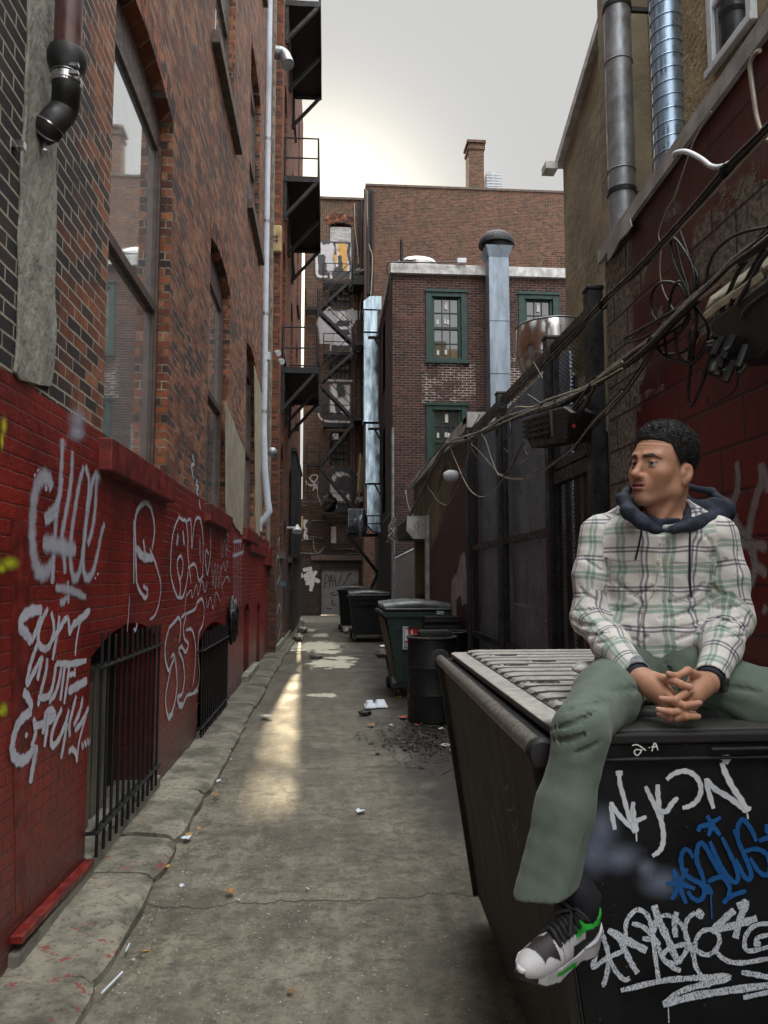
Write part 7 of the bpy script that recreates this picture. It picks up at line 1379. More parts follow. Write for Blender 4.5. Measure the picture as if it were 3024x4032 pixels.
def neck(p):
    d = rcone(p, neckT, neckB, .054, .060); q0 = HC+HM.T@V(-.03, .052, -.04); d = smin(d, rcone(p, q0, q_(2590, 2066, 2.11), .010, .007), .03); ad = HC+HM.T@V(.02, 0, -.125); return smin(d, ell(p, ad, (.018, .018, .018)), .02)
h8 = lambda x, y, Y: q_(2400+.3315*x, 2500+.3315*y, Y)
FL = [([(1050, 490, 1.885), (930, 425, 1.860), (800, 490, 1.845), (700, 462, 1.840)], (.0125, .0098, .0085, .0072)), ([(980, 660, 1.865), (900, 690, 1.830), (780, 775, 1.822), (610, 757, 1.834)], (.0105, .0098, .0086, .0070)),
      ([(960, 790, 1.865), (870, 905, 1.822), (720, 915, 1.818), (580, 885, 1.826)], (.0105, .0096, .0085, .0070)), ([(950, 840, 1.868), (860, 975, 1.832), (710, 985, 1.834), (585, 948, 1.842)], (.010, .0090, .0080, .0066))]
FR = [([(560, 505, 1.885), (715, 530, 1.852), (840, 585, 1.828), (950, 618, 1.822)], (.0125, .0105, .0092, .0080)), ([(660, 660, 1.870), (760, 795, 1.832), (890, 838, 1.812), (1070, 808, 1.818)], (.0105, .0096, .0086, .0070)),
      ([(690, 800, 1.868), (800, 985, 1.826), (910, 968, 1.812), (1055, 968, 1.818)], (.0105, .0094, .0085, .0070)), ([(660, 830, 1.872), (760, 960, 1.842), (900, 935, 1.836), (1010, 935, 1.838)], (.010, .0088, .0078, .0064))]
def hands(p):
    dL = chain(p, [WRL+V(.008, .010, .006), h8(1200, 560, 1.925), h8(1080, 600, 1.895), h8(970, 720, 1.872)], (.0235, .0260, .030, .026), .012); dL = smin(dL, rcone(p, h8(1090, 570, 1.90), h8(960, 830, 1.875), .024, .018), .015)
    dR = chain(p, [WRR+V(-.008, .010, .006), h8(360, 500, 1.925), h8(500, 590, 1.90), h8(660, 720, 1.878)], (.0235, .0260, .031, .026), .012); dR = smin(dR, rcone(p, h8(520, 600, 1.90), h8(660, 830, 1.88), .024, .018), .015)
    for F_, which in ((FL, 0), (FR, 1)):
        for pts, rs in F_:
            e = chain(p, [h8(*t) for t in pts], rs, .003)
            for t, r in zip(pts[1:3], rs[1:3]): e = smin(e, np.linalg.norm(p-h8(*t), axis=1)-r*1.05, .004)
            if which: dR = smin(dR, e, .006)
            else: dL = smin(dL, e, .006)
    return np.minimum(dL, dR)
def near(p, f, c, r):
    d = np.linalg.norm(p-c, axis=1)-r; out = np.maximum(d, 0)+.05; m = d < .02
    if m.any(): out[m] = f(p[m])
    return out
def body(p):
    d = smin(near(p, head, HC, .19), near(p, neck, (neckT+neckB)/2, .17), .022)
    d = smin(d, smax(torso(p, -.012, .93), (PO[2]+.06)-p[:, 2], .02), .015)
    for S, E_, W in ((SJR, ELR, WRR), (SJL, ELL, WRL)): d = smin(d, chain(p, [S, E_, E_*.25+W*.75, W+(W-E_)*.04], (.036, .030, .0215, .0245), .012), .012)
    d = smin(d, near(p, hands, h8(780, 700, 1.87), .17), .010)
    for A_, B_, C2 in ((HPR, KNR, ANR+V(.02, .01, .07)), (HPL, KNL, ANL)): d = smin(d, chain(p, [A_, B_, C2], (.068, .044, .034), .02), .03)
    return d
def skin_col(p):
    q = hl(p); m = mir(q); n = len(p); c = np.tile(np.array([.48, .255, .16]), (n, 1)); isH = np.linalg.norm(p-HC, axis=1) < .17
    mix_ = lambda c, col, a: c*(1-a[:, None])+np.array(col)*a[:, None]
    sm = lambda x, a, b: np.clip((x-a)/(b-a), 0, 1)
    g = lambda cx, r: np.clip(1-np.linalg.norm((m-np.array(cx))/np.array(r), axis=1), 0, 1)
    c = mix_(c, (.40, .14, .095), .55*np.clip(g((.11, 0, -.037), (.03, .022, .02))*2, 0, 1)*isH); c = mix_(c, (.40, .165, .10), .4*np.clip(g((.06, .045, -.03), (.04, .03, .03))*2, 0, 1)*isH)
    lx = q.copy(); lx[:, 0] += q[:, 1]**2*9
    lipm = (np.linalg.norm((lx-V(.099, 0, -.0632))/V(.014, .0255, .0065), axis=1) < 1) | (np.linalg.norm((lx-V(.098, 0, -.0765))/V(.014, .0215, .0080), axis=1) < 1); c = mix_(c, (.27, .085, .075), .85*(lipm & isH))
    mouth = (np.abs(lx[:, 2]+.0692) < .0019) & (np.abs(q[:, 1]) < .021) & (q[:, 0] > .07); c = mix_(c, (.03, .012, .01), .9*(mouth & isH)); teeth = (np.abs(lx[:, 2]+.0684) < .0012) & (np.abs(q[:, 1]) < .010) & (q[:, 0] > .07); c = mix_(c, (.45, .42, .38), .7*(teeth & isH))
    mus = (np.abs(q[:, 2]+.0535-np.abs(q[:, 1])*-.18) < .0050) & (np.abs(q[:, 1]) < .026) & (q[:, 0] > .07); c = mix_(c, (.04, .022, .016), .45*(mus & isH))
    be = sm(q[:, 2], -.078, -.10)*sm(q[:, 0], .0, .05)*.18; c = mix_(c, (.08, .05, .035), be*isH)
    # brows: thick, dark, arched
    by = m[:, 1]; bz = .0195+.004*np.clip((by-.014)/.02, 0, 1)-.010*np.clip((by-.038)/.016, 0, 1); bt = .0062*(1-np.clip((by-.036)/.024, 0, .75)); bm = sm(-np.abs(m[:, 2]-bz), -bt-.0012, -bt+.0012)*(by > .0105)*(by < .056)*(q[:, 0] > .045); c = mix_(c, (.012, .008, .007), .93*bm*isH)
    # eyes
    e = m-V(.0735, .0320, -.0005); er = np.linalg.norm(e, axis=1); em = (er < .0136) & (q[:, 0] > .078) & (m[:, 2] < .0035) & (m[:, 2] > -.0078) & isH; c = mix_(c, (.42, .38, .35), 1.*em)
    gz = V(.0735, 0, -.0005); ed = q-V(.0735, 0, 0)*1; sgn = np.sign(q[:, 1]); ir = np.stack([q[:, 0]-.0735, q[:, 1]-sgn*.032, q[:, 2]+.0005], 1); dirg = V(.965, .22, .05); dirg /= np.linalg.norm(dirg); ca = (ir@dirg)/(np.linalg.norm(ir, axis=1)+1e-9); c = mix_(c, (.018, .009, .006), 1.*(em & (ca > .895)))
    ll = (er > .0125) & (er < .0160) & (np.abs(m[:, 2]-.0035) < .0016) & (q[:, 0] > .074) & isH; c = mix_(c, (.02, .012, .01), .85*ll); sh = np.clip(g((.085, .033, -.012), (.02, .02, .010))*2, 0, 1); c = mix_(c, (.20, .095, .065), .5*sh*isH*(~em))
    # cropped sides: skin shading darker to hair
    hl_ = hairline(q); fade = sm(hl_, -.004, .026)**.8*(q[:, 0] < .047)*isH; earm = np.linalg.norm((m-V(-.016, .083, -.020))/V(.026, .018, .036), axis=1) < 1; c = mix_(c, (.010, .008, .007), .92*fade*(~earm))
    # nails
    for pts, rs in FL+FR:
        t = h8(*pts[-1])+V(0, -.005, .001); a = np.clip(1.6-np.linalg.norm(p-t, axis=1)/.0065, 0, 1); c = mix_(c, (.47, .26, .20), .7*a)
    kn = np.zeros(n)
    for pts, rs in FL+FR:
        for t in pts[1:-1]: kn = np.maximum(kn, np.clip(1-np.linalg.norm(p-h8(*t), axis=1)/.014, 0, 1))
    c = mix_(c, (.36, .15, .10), .6*kn); return c
def hairline(q):
    """positive above the hairline (local head coords)"""
    ax = q[:, 0]; z0 = np.interp(ax, [-.12, -.06, -.040, -.012, .004, .020, .032, .038, .05, .075, .1], [-.062, -.050, -.022, -.006, -.022, .004, .030, .058, .064, .071, .075]); return q[:, 2]-z0
def hair(p):
    q = hl(p); hh_ = hairline(q); top = np.clip((hh_-.004)/.045, 0, 1)**.6; th = .0012+top*np.interp(q[:, 2], [.0, .05, .10], [.006, .011, .0185])
    d = ell(q, (-.014, 0, .038), (.097, .0755, .086))-th; d = smin(d, ell(q, (.030, 0, .03), (.058, .060, .062))-.001-.010*top, .02)
    curl = np.sin(q[:, 0]*620+3*np.sin(q[:, 1]*260))*np.sin(q[:, 1]*640+2*np.sin(q[:, 2]*300))*np.sin(q[:, 2]*560+2*np.sin(q[:, 0]*310)); d = d+curl*.0046*(.15+top)+nz(q, 150, .0030)*top
    lift = np.interp(q[:, 0], [-.12, .0, .030, .042], [.034, .030, .014, .001]); return smax(d, -(hh_-lift+nz(q, 260, .0030)), .004)

def mix_attr(name, rough=.5, sss=0., bumpn=None, attr='Col', sheen=0):
    n = NT(name); a = n.n('Attribute', attribute_name=attr); c = a.outputs['Color']; P = n.obj(); v = n.noise(P, 30, 4); c = n.mix(n.ramp(v, .3, .7, 0, .12), c, (.12, .04, .03))
    b = n.bump(n.noise(P, *(bumpn or (700, 3, .6))), .12, .002); m = n.fin(c, rough, b)
    if sss: n.b.inputs['Subsurface Weight'].default_value = sss; n.b.inputs['Subsurface Radius'].default_value = (1, .35, .2); n.b.inputs['Subsurface Scale'].default_value = .004
    return m
m_skin = mix_attr('skin', .58, .3)
bodyo = sdf_obj('person', body, (.3, 1.55, .75), (1.75, 2.45, 2.2), .0024, m_skin, None, col=skin_col, orig=tuple(PO))
tag(bodyo, 'seated person with short dark curly hair and a light moustache, in plaid shirt and green trousers, hands clasped, looking left', 'person')
bodyo['label'] = 'seated person in plaid shirt and green trousers, hands clasped, looking to the left'
m_hair = plain('black_hair', (.005, .004, .0038), .62, var=.5, vs=200, bump=.8, bs=420, bd=.003)
sdf_obj('hair', hair, HC-.16, HC+.17, .0021, m_hair, bodyo, smooth_it=0)

hm_ = bpy.data.objects['hair'].data; vs_ = np.empty(len(hm_.vertices)*3, np.float32); hm_.vertices.foreach_get('co', vs_); vs_ = vs_.reshape(-1, 3); nn_ = np.empty(len(hm_.vertices)*3, np.float32); hm_.vertices.foreach_get('normal', nn_); nn_ = nn_.reshape(-1, 3)
hq = hl(vs_+PO); okk = np.nonzero((hairline(hq) > .012) & ((hq[:, 2] > .035) | (hairline(hq) > .035)) & ((nn_@HM.T)[:, 2] > -.35))[0]; m = MB(); hr = random.Random(2)
for i in hr.sample(list(okk), min(4200, len(okk))):
    c = Vector(vs_[i].astype(float)+PO); n_v = Vector(nn_[i].astype(float)); a = n_v.orthogonal().normalized(); a.rotate(Matrix.Rotation(hr.uniform(0, 6.28), 3, n_v)); b = n_v.cross(a); r = hr.uniform(.0016, .0032); lift = hr.uniform(-.0005, .0022); t0 = hr.uniform(0, 6.28); w_ = .0006
    pr = [c+n_v*(lift+r*.9*math.sin(t0+k*1.15))+a*r*math.cos(t0+k*1.15)+b*r*.5*(k/3-.5) for k in range(4)]; o = len(m.v)
    for q in pr: m.v += [q+b*w_, q+n_v*w_*1.2, q-b*w_]
    for k in range(3): m.f += [(o+3*k, o+3*k+1, o+3*k+4, o+3*k+3), (o+3*k+1, o+3*k+2, o+3*k+5, o+3*k+4)]; m.mi += [0, 0]
m.build('hair_curls', m_hair, bpy.data.objects['hair'])

# ---- plaid shirt
hemz = q_(2632, 2600, 2.07)[2]
def folds(p, f, k):
    w_ = p+.02*np.stack([nz(p, 9), nz(p[:, ::-1], 11), nz(p*1.1, 8)], 1); s = np.sin((w_@V(.55, .2, 1.))*f+2.2*nz(p, 7)); return (np.abs(s)**1.5-.5)*k
def crease(p, f, k, w_=.22, ax=(.5, .2, 1.)):
    q = p+.03*np.stack([nz(p, 8), nz(p[:, ::-1], 9), nz(p*1.1, 7)], 1); s = np.sin((q@V(*ax))*f+2.5*nz(p, 6)); return k*np.exp(-(s/w_)**2)*np.clip(.55+.9*nz(p[:, [1, 2, 0]], 13), 0, 1.3)
def mk_creases(f, org, k, lists):
    out = []
    for L in lists:
        dp, wd = L[0]; P = [np.array(hit(f, org[0]+k*x, org[1]+k*y, 1.2)) for x, y in L[1:]]
        if max(np.linalg.norm(q-O3) for q in P) > 2.75: continue
        P = [np.array(v) for v in crom(P, 3)] if len(P) > 2 else P
        for i in range(len(P)-1):
            e0, e1 = i/(len(P)-1), (i+1)/(len(P)-1); out.append((P[i], P[i+1], dp*math.sin(math.pi*min(.97, e0+.06))**.6, dp*math.sin(math.pi*max(.03, e1-.06))**.6, wd))
    return out
def creased(p, d, cr):
    m = np.abs(d) < .03
    if not m.any(): return d
    q = p[m]; add = np.zeros(len(q))
    for a, b, d0, d1, wd in cr:
        ab = b-a; c = (a+b)/2; nr = np.linalg.norm(q-c, axis=1) < np.linalg.norm(ab)/2+.035
        if not nr.any(): continue
        r = q[nr]; t = np.clip(((r-a)@ab)/(ab@ab+1e-12), 0, 1); v = r-a-t[:, None]*ab; l = np.linalg.norm(v, axis=1); g = (d0+t*(d1-d0))*np.exp(-(l/wd)**2)
        above = (v[:, 2] > 0); rid = (d0+t*(d1-d0))*.55*np.exp(-((l-1.9*wd)/(wd*1.1))**2)
        add[nr] = np.where(np.abs(g-rid) > np.abs(add[nr]), g-rid, add[nr])
    out = d.copy(); out[m] = d[m]+add; return out
def sleeveR(p): return chain(p, [SJR+V(.012, 0, .000), (SJR+ELR)/2+V(-.004, 0, 0), ELR, (ELR+WRR)/2+V(.0, .0, -.002), WRR], (.054, .047, .047, .046, .037), .03)
def sleeveL(p): return chain(p, [SJL+V(-.012, 0, .000), (SJL+ELL)/2+V(.004, 0, 0), ELL, (ELL+WRL)/2, WRL], (.055, .050, .053, .049, .041), .03)
def cuffcut(p, W, E_): a = (W-E_)/np.linalg.norm(W-E_); return (p-W)@a
SHC = []
def shirt(p):
    t = torso(p, .004)
    z = p[:, 2]; u, v, a, b = torso_uv(p)
    # blousing above the lap and the V of the collar
    t = t-.016*np.exp(-((z-(hemz+.075))/.05)**2)
    zc_ = hemz+.0+.42*np.abs(u-.012)*(v > 0)-.10*np.clip(-v, 0, .1)+.006*np.sin(u*60); t = smax(t, zc_-z, .006)
    dr = near(p, sleeveR, (SJR+WRR)/2, .36); dl = near(p, sleeveL, (SJL+WRL)/2, .36)
    dr = smax(dr, cuffcut(p, WRR, ELR), .004); dl = smax(dl, cuffcut(p, WRL, ELL), .004)
    trp = smin(rcone(p, q_(2500, 2010, 2.20), SJR+V(.03, 0, .018), .035, .035), rcone(p, q_(2690, 2012, 2.15), SJL+V(-.03, 0, .018), .035, .035), .01); t = smin(t, trp, .03)
    d = smin(smin(t, dr, .024), dl, .024)
    tail = ell(p, q_(2345, 2632, 2.16), (.07, .05, .022)); d = smin(d, tail, .02)
    elb = np.exp(-(np.linalg.norm(p-ELR, axis=1)/.07)**2)+np.exp(-(np.linalg.norm(p-ELL, axis=1)/.07)**2); wst = np.exp(-((z-(hemz+.06))/.06)**2); arm = np.exp(-(np.linalg.norm(p-(SJR+V(.07, -.05, -.09)), axis=1)/.07)**2)+np.exp(-(np.linalg.norm(p-(SJL+V(-.07, -.05, -.09)), axis=1)/.07)**2)
    d = d+folds(p, 70, .0012)+nz(p, 14, .0036); d = creased(p, d, SHC) if SHC else d
    plk = np.exp(-((u-.002-.15*(z-hemz)*.2)/.017)**4)*(v > 0); d = d-.0016*plk
    # neck opening
    d = smax(d, -(ell(p, q_(2606, 2008, 2.13), (.078, .080, .052))), .006); vv = ell(p, q_(2612, 2064, 2.06), (.020, .04, .034)); d = smax(d, -vv, .004)
    return smax(d, -(chain(p, [ELR, WRR+(WRR-ELR)*.2], (.030, .031))), .003) if False else d
def shirt_in(p):                                          # hollow cuffs
    d = shirt(p)
    for E_, W, r in ((ELR, WRR, .031), (ELL, WRL, .035)):
        a = (W-E_)/np.linalg.norm(W-E_); d = smax(d, -rcone(p, W-a*.02, W+a*.05, r, r+.003), .002)
    return d
def plaid_uv(p):
    u, v, a, b = torso_uv(p); out = np.stack([np.arctan2(u/a, v/b)*(a+b)*.52, p[:, 2]-.02*np.abs(u), np.zeros(len(p))], 1); dt = torso(p, .004)
    for S, E_, W, fn_, ph in ((SJR, ELR, WRR, sleeveR, .3), (SJL, ELL, WRL, sleeveL, 1.1)):
        dm = fn_(p); m = dm < dt-.001
        if not m.any(): continue
        q = p[m]; ax1 = (E_-S)/np.linalg.norm(E_-S); ax2 = (W-E_)/np.linalg.norm(W-E_); t1 = (q-S)@ax1; t2 = (q-E_)@ax2; L1 = np.linalg.norm(E_-S); fore = t2 > 0; fore &= (np.linalg.norm(q-E_, axis=1) < 9)&(t1 > L1-.08)
        ref = tc_; ln = np.where(fore, L1+t2, np.minimum(t1, L1)); ax = np.where(fore[:, None], ax2, ax1); o_ = np.where(fore[:, None], E_, S); r = q-o_; r = r-(np.sum(r*ax, 1))[:, None]*ax; e1 = ref-(ax@ref)[:, None]*ax; e1 /= np.linalg.norm(e1, axis=1)[:, None]; e2 = np.cross(ax, e1)
        out[m] = np.stack([np.arctan2(np.sum(r*e2, 1), np.sum(r*e1, 1))*.052+ph*.1, -ln+.05, np.zeros(m.sum())], 1)
    w_ = folds(p, 40, .004); out[:, 0] += w_; out[:, 1] += folds(p[:, [1, 2, 0]], 33, .004); return out
n = NT('plaid_flannel'); at = n.n('Attribute', attribute_name='Plaid').outputs['Vector']; s = n.sep(at); PER = .110
def band(x, c_, hw, soft=.012):
    f = n.M('FRACT', n.M('ADD', n.M('DIVIDE', x, PER), 10.)); d = n.M('ABSOLUTE', n.M('SUBTRACT', f, c_)); return n.ramp(d, hw-soft, hw+soft, 1, 0)
def stripes(x):
    g_ = n.M('SUBTRACT', band(x, .25, .105), n.M('MULTIPLY', band(x, .25, .018, .01), .85), clamp=True); nv = n.M('MAXIMUM', band(x, .70, .024), band(x, .80, .024)); return g_, nv
weave = n.noise(n.obj(), 900, 2, .6)
gu, nu = stripes(s[0]); gv, nv_ = stripes(s[1]); c = n.mix(n.ramp(n.noise(n.obj(), 14, 4), .3, .7), (.60, .585, .56), (.72, .70, .65))
for g_, k in ((gu, .72), (gv, .72)): c = n.mix(n.M('MULTIPLY', g_, k), c, n.mix(1.0, c, (.30, .50, .42), 'MULTIPLY'))
for g_, k in ((nu, .8), (nv_, .85)): c = n.mix(n.M('MULTIPLY', g_, k), c, n.mix(1.0, c, (.16, .15, .25), 'MULTIPLY'))
c = n.mix(n.ramp(weave, .35, .65, 0, .10), c, (.2, .2, .2)); mb_ = n.M('ADD', n.noise(n.obj(), 45, 4, .6), n.M('MULTIPLY', weave, .1)); m_plaid = n.fin(c, .9, n.bump(mb_, .22, .006)); n.b.inputs['Sheen Weight'].default_value = .15
SHC = mk_creases(shirt, (2150, 1550), .6103, [
 [(0.0057, 0.0091), (395, 1040), (385, 1120), (400, 1230)], [(0.0057, 0.0104), (160, 1450), (230, 1490), (330, 1500)], [(0.0047, 0.0078), (180, 1400), (260, 1400), (360, 1380)], [(0.0057, 0.0091), (200, 1530), (300, 1560), (420, 1545)], [(0.0047, 0.0078), (300, 1610), (400, 1600), (470, 1560)], [(0.0047, 0.0091), (210, 1230), (260, 1300), (340, 1330)], [(0.0047, 0.0091), (240, 1060), (320, 1120), (375, 1150)],
 [(0.0057, 0.0104), (400, 1190), (520, 1260), (600, 1330), (640, 1400)], [(0.0057, 0.0091), (480, 1300), (600, 1290), (700, 1240)], [(0.0047, 0.0091), (420, 1400), (540, 1380), (660, 1330)], [(0.0057, 0.0104), (1040, 1190), (960, 1290), (860, 1340), (760, 1350)], [(0.0057, 0.0091), (1030, 1330), (930, 1400), (830, 1440), (720, 1450)], [(0.0047, 0.0078), (1020, 1460), (930, 1500), (800, 1520)], [(0.0057, 0.0091), (420, 1500), (520, 1520), (640, 1500)], [(0.0047, 0.0078), (450, 1580), (560, 1590), (680, 1560)], [(0.0038, 0.0078), (760, 900), (740, 1050), (760, 1180)], [(0.0047, 0.0091), (820, 1600), (900, 1570), (1010, 1540)],
 [(0.0057, 0.0091), (1050, 1210), (1100, 1270), (1180, 1290)], [(0.0057, 0.0091), (1080, 1440), (1180, 1470), (1300, 1440)], [(0.0057, 0.0078), (1070, 1490), (1180, 1520), (1300, 1500)], [(0.0047, 0.0078), (1080, 1570), (1180, 1570), (1290, 1560)], [(0.0047, 0.0091), (1060, 1380), (1160, 1390), (1290, 1360)], [(0.0047, 0.0104), (1180, 1050), (1120, 1120), (1070, 1200)], [(0.0038, 0.0078), (1240, 1000), (1250, 1100), (1230, 1200)], [(0.0038, 0.0078), (1000, 900), (1060, 960), (1070, 1100)]])
shirto = sdf_obj('shirt', shirt_in, (.55, 1.82, 1.36), (1.45, 2.42, 1.95), .0034, m_plaid, bodyo, uv=plaid_uv)
m_navy = plain('navy_cotton', (.018, .024, .042), .85, var=.3, vs=30, bump=.4, bs=90, bd=.003)
# hood and collar of the sweatshirt
def hood(p):
    L = chain(p, [q_(2474, 1925, 2.16), q_(2452, 1965, 2.12), q_(2478, 2018, 2.085), q_(2530, 2056, 2.06), q_(2590, 2082, 2.045)], (.011, .017, .021, .018, .009), .014)
    Rr = chain(p, [q_(2650, 2084, 2.045), q_(2715, 2066, 2.06), q_(2790, 2050, 2.09), q_(2848, 2018, 2.14), q_(2858, 1982, 2.20), q_(2800, 1938, 2.25), q_(2712, 1915, 2.24)], (.009, .019, .022, .019, .014, .011, .010), .014)
    bowl = ell(p, q_(2760, 2010, 2.19), (.100, .082, .062)); inner = ell(p, q_(2765, 1980, 2.19), (.088, .068, .060)); bowl = smax(bowl, -inner, .008); bowl = smax(bowl, p[:, 2]-q_(2760, 1945, 2.19)[2], .01)
    bk = ell(p, q_(2600, 1990, 2.26), (.10, .045, .05)); d = smin(smin(L, Rr, .015), smin(bowl, bk, .02), .015)
    ring = [q_(2490, 1990, 2.13), q_(2516, 2052, 2.07), q_(2575, 2088, 2.05), q_(2650, 2090, 2.05), q_(2704, 2052, 2.08), q_(2715, 1990, 2.15), q_(2690, 1960, 2.22), q_(2600, 1940, 2.27), q_(2510, 1950, 2.21), q_(2490, 1990, 2.13)]; d = smin(d, chain(p, ring, (.012, .011, .007, .007, .011, .016, .018, .018, .016, .012), .01), .014)
    cr = np.abs(neck(p)-.006)-.006; zc2 = p[:, 2]-(q_(2600, 2040, 2.1)[2]+.35*(p[:, 1]-2.1)); cr = smax(cr, zc2, .004); cr = smax(cr, -(p[:, 2]-q_(2600, 2110, 2.1)[2]), .004); d = smin(d, cr, .006)
    d = d+folds(p, 60, .0025)
    return smax(d, -near(p, neck, (neckT+neckB)/2, .17)-.0008, .001)
sdf_obj('hood', hood, q_(2400, 2120, 2.0)-V(0, .02, .03), V(1.35, 2.45, 2.05), .003, m_navy, bodyo)
for pts, tip in (([(2527, 2052), (2526, 2090), (2520, 2130), (2512, 2165), (2502, 2204)], 0), ([(2716, 2066), (2717, 2130), (2716, 2220), (2718, 2300), (2722, 2352)], 1)):
    m = MB(); P = [hit(shirt, x, y)+Vector(tc_)*.004 for x, y in pts]; m.tube(crom(P, 5), .0028, 8); m.build('drawstring', m_navy, bodyo, smooth=True)
    if tip: m = MB(); m.tube([P[-1], P[-1]+Vector((0, 0, -.014))], .003, 8); m.build('string_tip', m_clamp, bodyo)
for x, y in ((2594, 2210), (2581, 2317), (2531, 2409), (2524, 2517)):
    c = hit(shirt, x, y); m = MB(); m.lathe([(.0055, -.001), (.006, .0015), (.0052, .0025), (.003, .0018), (.0005, .0018)], c, tuple(tc_), 14); m.build('button', plain('shirt_button', (.5, .47, .40), .35), bodyo, smooth=True)
for px0, px1, py in ((2405, 2520, 2205), (2640, 2800, 2212)):       # pocket edges and bodies
    top = [(px0+(px1-px0)*t, py+3*math.sin(t*3)) for t in [i/8 for i in range(9)]]
    out = [(px0, py), (px0-2, py+60), (px0+4, py+125), ((px0+px1)/2, py+158), (px1-4, py+125), (px1, py+60), (px1, py)]
    for k, L in enumerate((top, out)): m = MB(); m.tube(crom([hit(shirt, x, y)+Vector(tc_)*.0003 for x, y in L], 4), .0011, 5); m.build('pocket_seam', plain('seam_thread', (.33, .33, .31), .9), bodyo)
m = MB(); m.tube(crom([hit(shirt, x, y) for x, y in ((2606, 2095), (2598, 2150), (2590, 2250), (2574, 2330), (2534, 2400), (2520, 2480), (2514, 2560))], 5), .0013, 5); m.build('placket_seam', bpy.data.materials['seam_thread'], bodyo)

# ---- trousers
axh = (ANR-KNR)/np.linalg.norm(ANR-KNR)
def legR(p):
    d = chain(p, [HPR, (HPR+KNR)/2+V(0, 0, .002), KNR+V(.0, .015, .004)], (.088, .077, .060), .04); mid = (KNR+ANR)/2
    sh = chain(p, [KNR+V(0, .0, -.012), mid, ANR+axh*.05], (.060, .059, .068), .03); return smin(d, sh, .028)
def legL(p): return smin(chain(p, [HPL, (HPL+KNL)/2, KNL], (.094, .084, .068), .04), chain(p, [KNL, ANL], (.066, .07), .03), .03)
hemn = V(.24, .12, -1.); hemn /= np.linalg.norm(hemn); hemc = q_(2155, 3492, 1.69)
TRC = []
def trousers(p):
    d = smin(legR(p), legL(p), .035); pel = torso(p, .006); pel = smax(pel, p[:, 2]-(hemz+.05), .01); pel = smax(pel, 1.31-p[:, 2], .02); d = smin(d, pel, .035)
    d = smax(d, -(p[:, 2]-1.300)*1.*(p[:, 1] > 1.84)-1*(p[:, 1] <= 1.84), .01) if False else d
    kn = np.exp(-(np.linalg.norm(p-(KNR+V(-.03, 0, -.02)), axis=1)/.06)**2); hp = np.exp(-(np.linalg.norm(p-V(.93, 2.02, 1.38), axis=1)/.12)**2); hm = np.exp(-((p[:, 2]-hemc[2])/.07)**2)
    d = d+nz(p, 11, .0030)+folds(p, 60, .0008)
    d = creased(p, d, TRC)+drape(p) if TRC else d
    # seam ridge down the inner side of the hanging leg
    d = smax(d, (p-hemc)@hemn-.0008, .003); inner = rcone(p, ANR-axh*.06, ANR+axh*.10, .044, .060); return smax(d, -inner, .003)
n = NT('sage_twill'); P = n.obj(); c = n.mix(n.ramp(n.noise(P, 9, 5, .6), .3, .7), (.075, .105, .080), (.112, .150, .117)); tw = n.n('TexWave'); n.L.new(P, tw.inputs['Vector']); tw.inputs['Scale'].default_value = 420; tw.inputs['Distortion'].default_value = 2; c = n.mix(n.ramp(tw.outputs[0], .3, .7, 0, .12), c, (.03, .045, .035))
m_trs = n.fin(c, .82, n.bump(n.M('ADD', n.noise(P, 28, 5, .6), n.M('MULTIPLY', n.noise(P, 500, 2), .15)), .25, .006)); n.b.inputs['Sheen Weight'].default_value = .12
TRC = mk_creases(trousers, (1700, 2500), .798, [
 [(.0075, .011), (590, 470), (660, 450), (730, 425), (800, 380)], [(.0080, .011), (600, 520), (690, 515), (780, 480)], [(.0045, .012), (640, 570), (740, 565), (840, 520)], [(.0040, .014), (640, 400), (760, 350), (880, 330)], [(.0040, .012), (870, 610), (800, 650), (700, 660)],
 [(.0050, .011), (1110, 390), (1030, 350), (900, 335)], [(.0045, .011), (1085, 300), (990, 268), (860, 280)], [(.0050, .010), (1150, 130), (1195, 220), (1240, 310)], [(.0045, .010), (1050, 200), (1120, 230), (1180, 300)], [(.0050, .012), (1330, 340), (1450, 390), (1560, 460), (1650, 520)], [(.0040, .012), (1360, 270), (1480, 262), (1640, 290)], [(.0050, .014), (1010, 430), (950, 530), (880, 610)]])
def drape(p):                                     # long soft folds hanging from the knee
    z = np.clip((KNR[2]-.06-p[:, 2])/.22, 0, 1); r = p-(KNR+(ANR-KNR)*np.clip((KNR[2]-p[:, 2])/(KNR[2]-ANR[2]), 0, 1)[:, None]); th = np.arctan2(r[:, 1], r[:, 0]); near_ = np.hypot(r[:, 0], r[:, 1]) < .12
    return near_*z*(.0042*np.sin(3*th+1.0+1.2*z)+.0026*np.sin(5*th+2.5-2*z))
tro = sdf_obj('trousers', trousers, (.33, 1.52, .80), (1.78, 2.42, 1.56), .0042, m_trs, bodyo)
sm_ = plain('trouser_thread', (.085, .115, .09), .9)
for L in ([(2372, 3090), (2340, 3180), (2310, 3260), (2284, 3350), (2262, 3430), (2238, 3505)], [(2575, 2760), (2520, 2800), (2470, 2860), (2420, 2930), (2395, 3000)], [(2770, 2775), (2840, 2800), (2920, 2845), (3010, 2895)]):
    m = MB(); P = [hit(trousers, x, y, 1.2) for x, y in L]; P = [q for q in P if (q-Vector(O3)).length < 2.75]
    if len(P) > 2: m.tube(crom(P, 5), .0012, 5); m.build('seam', sm_, bodyo)

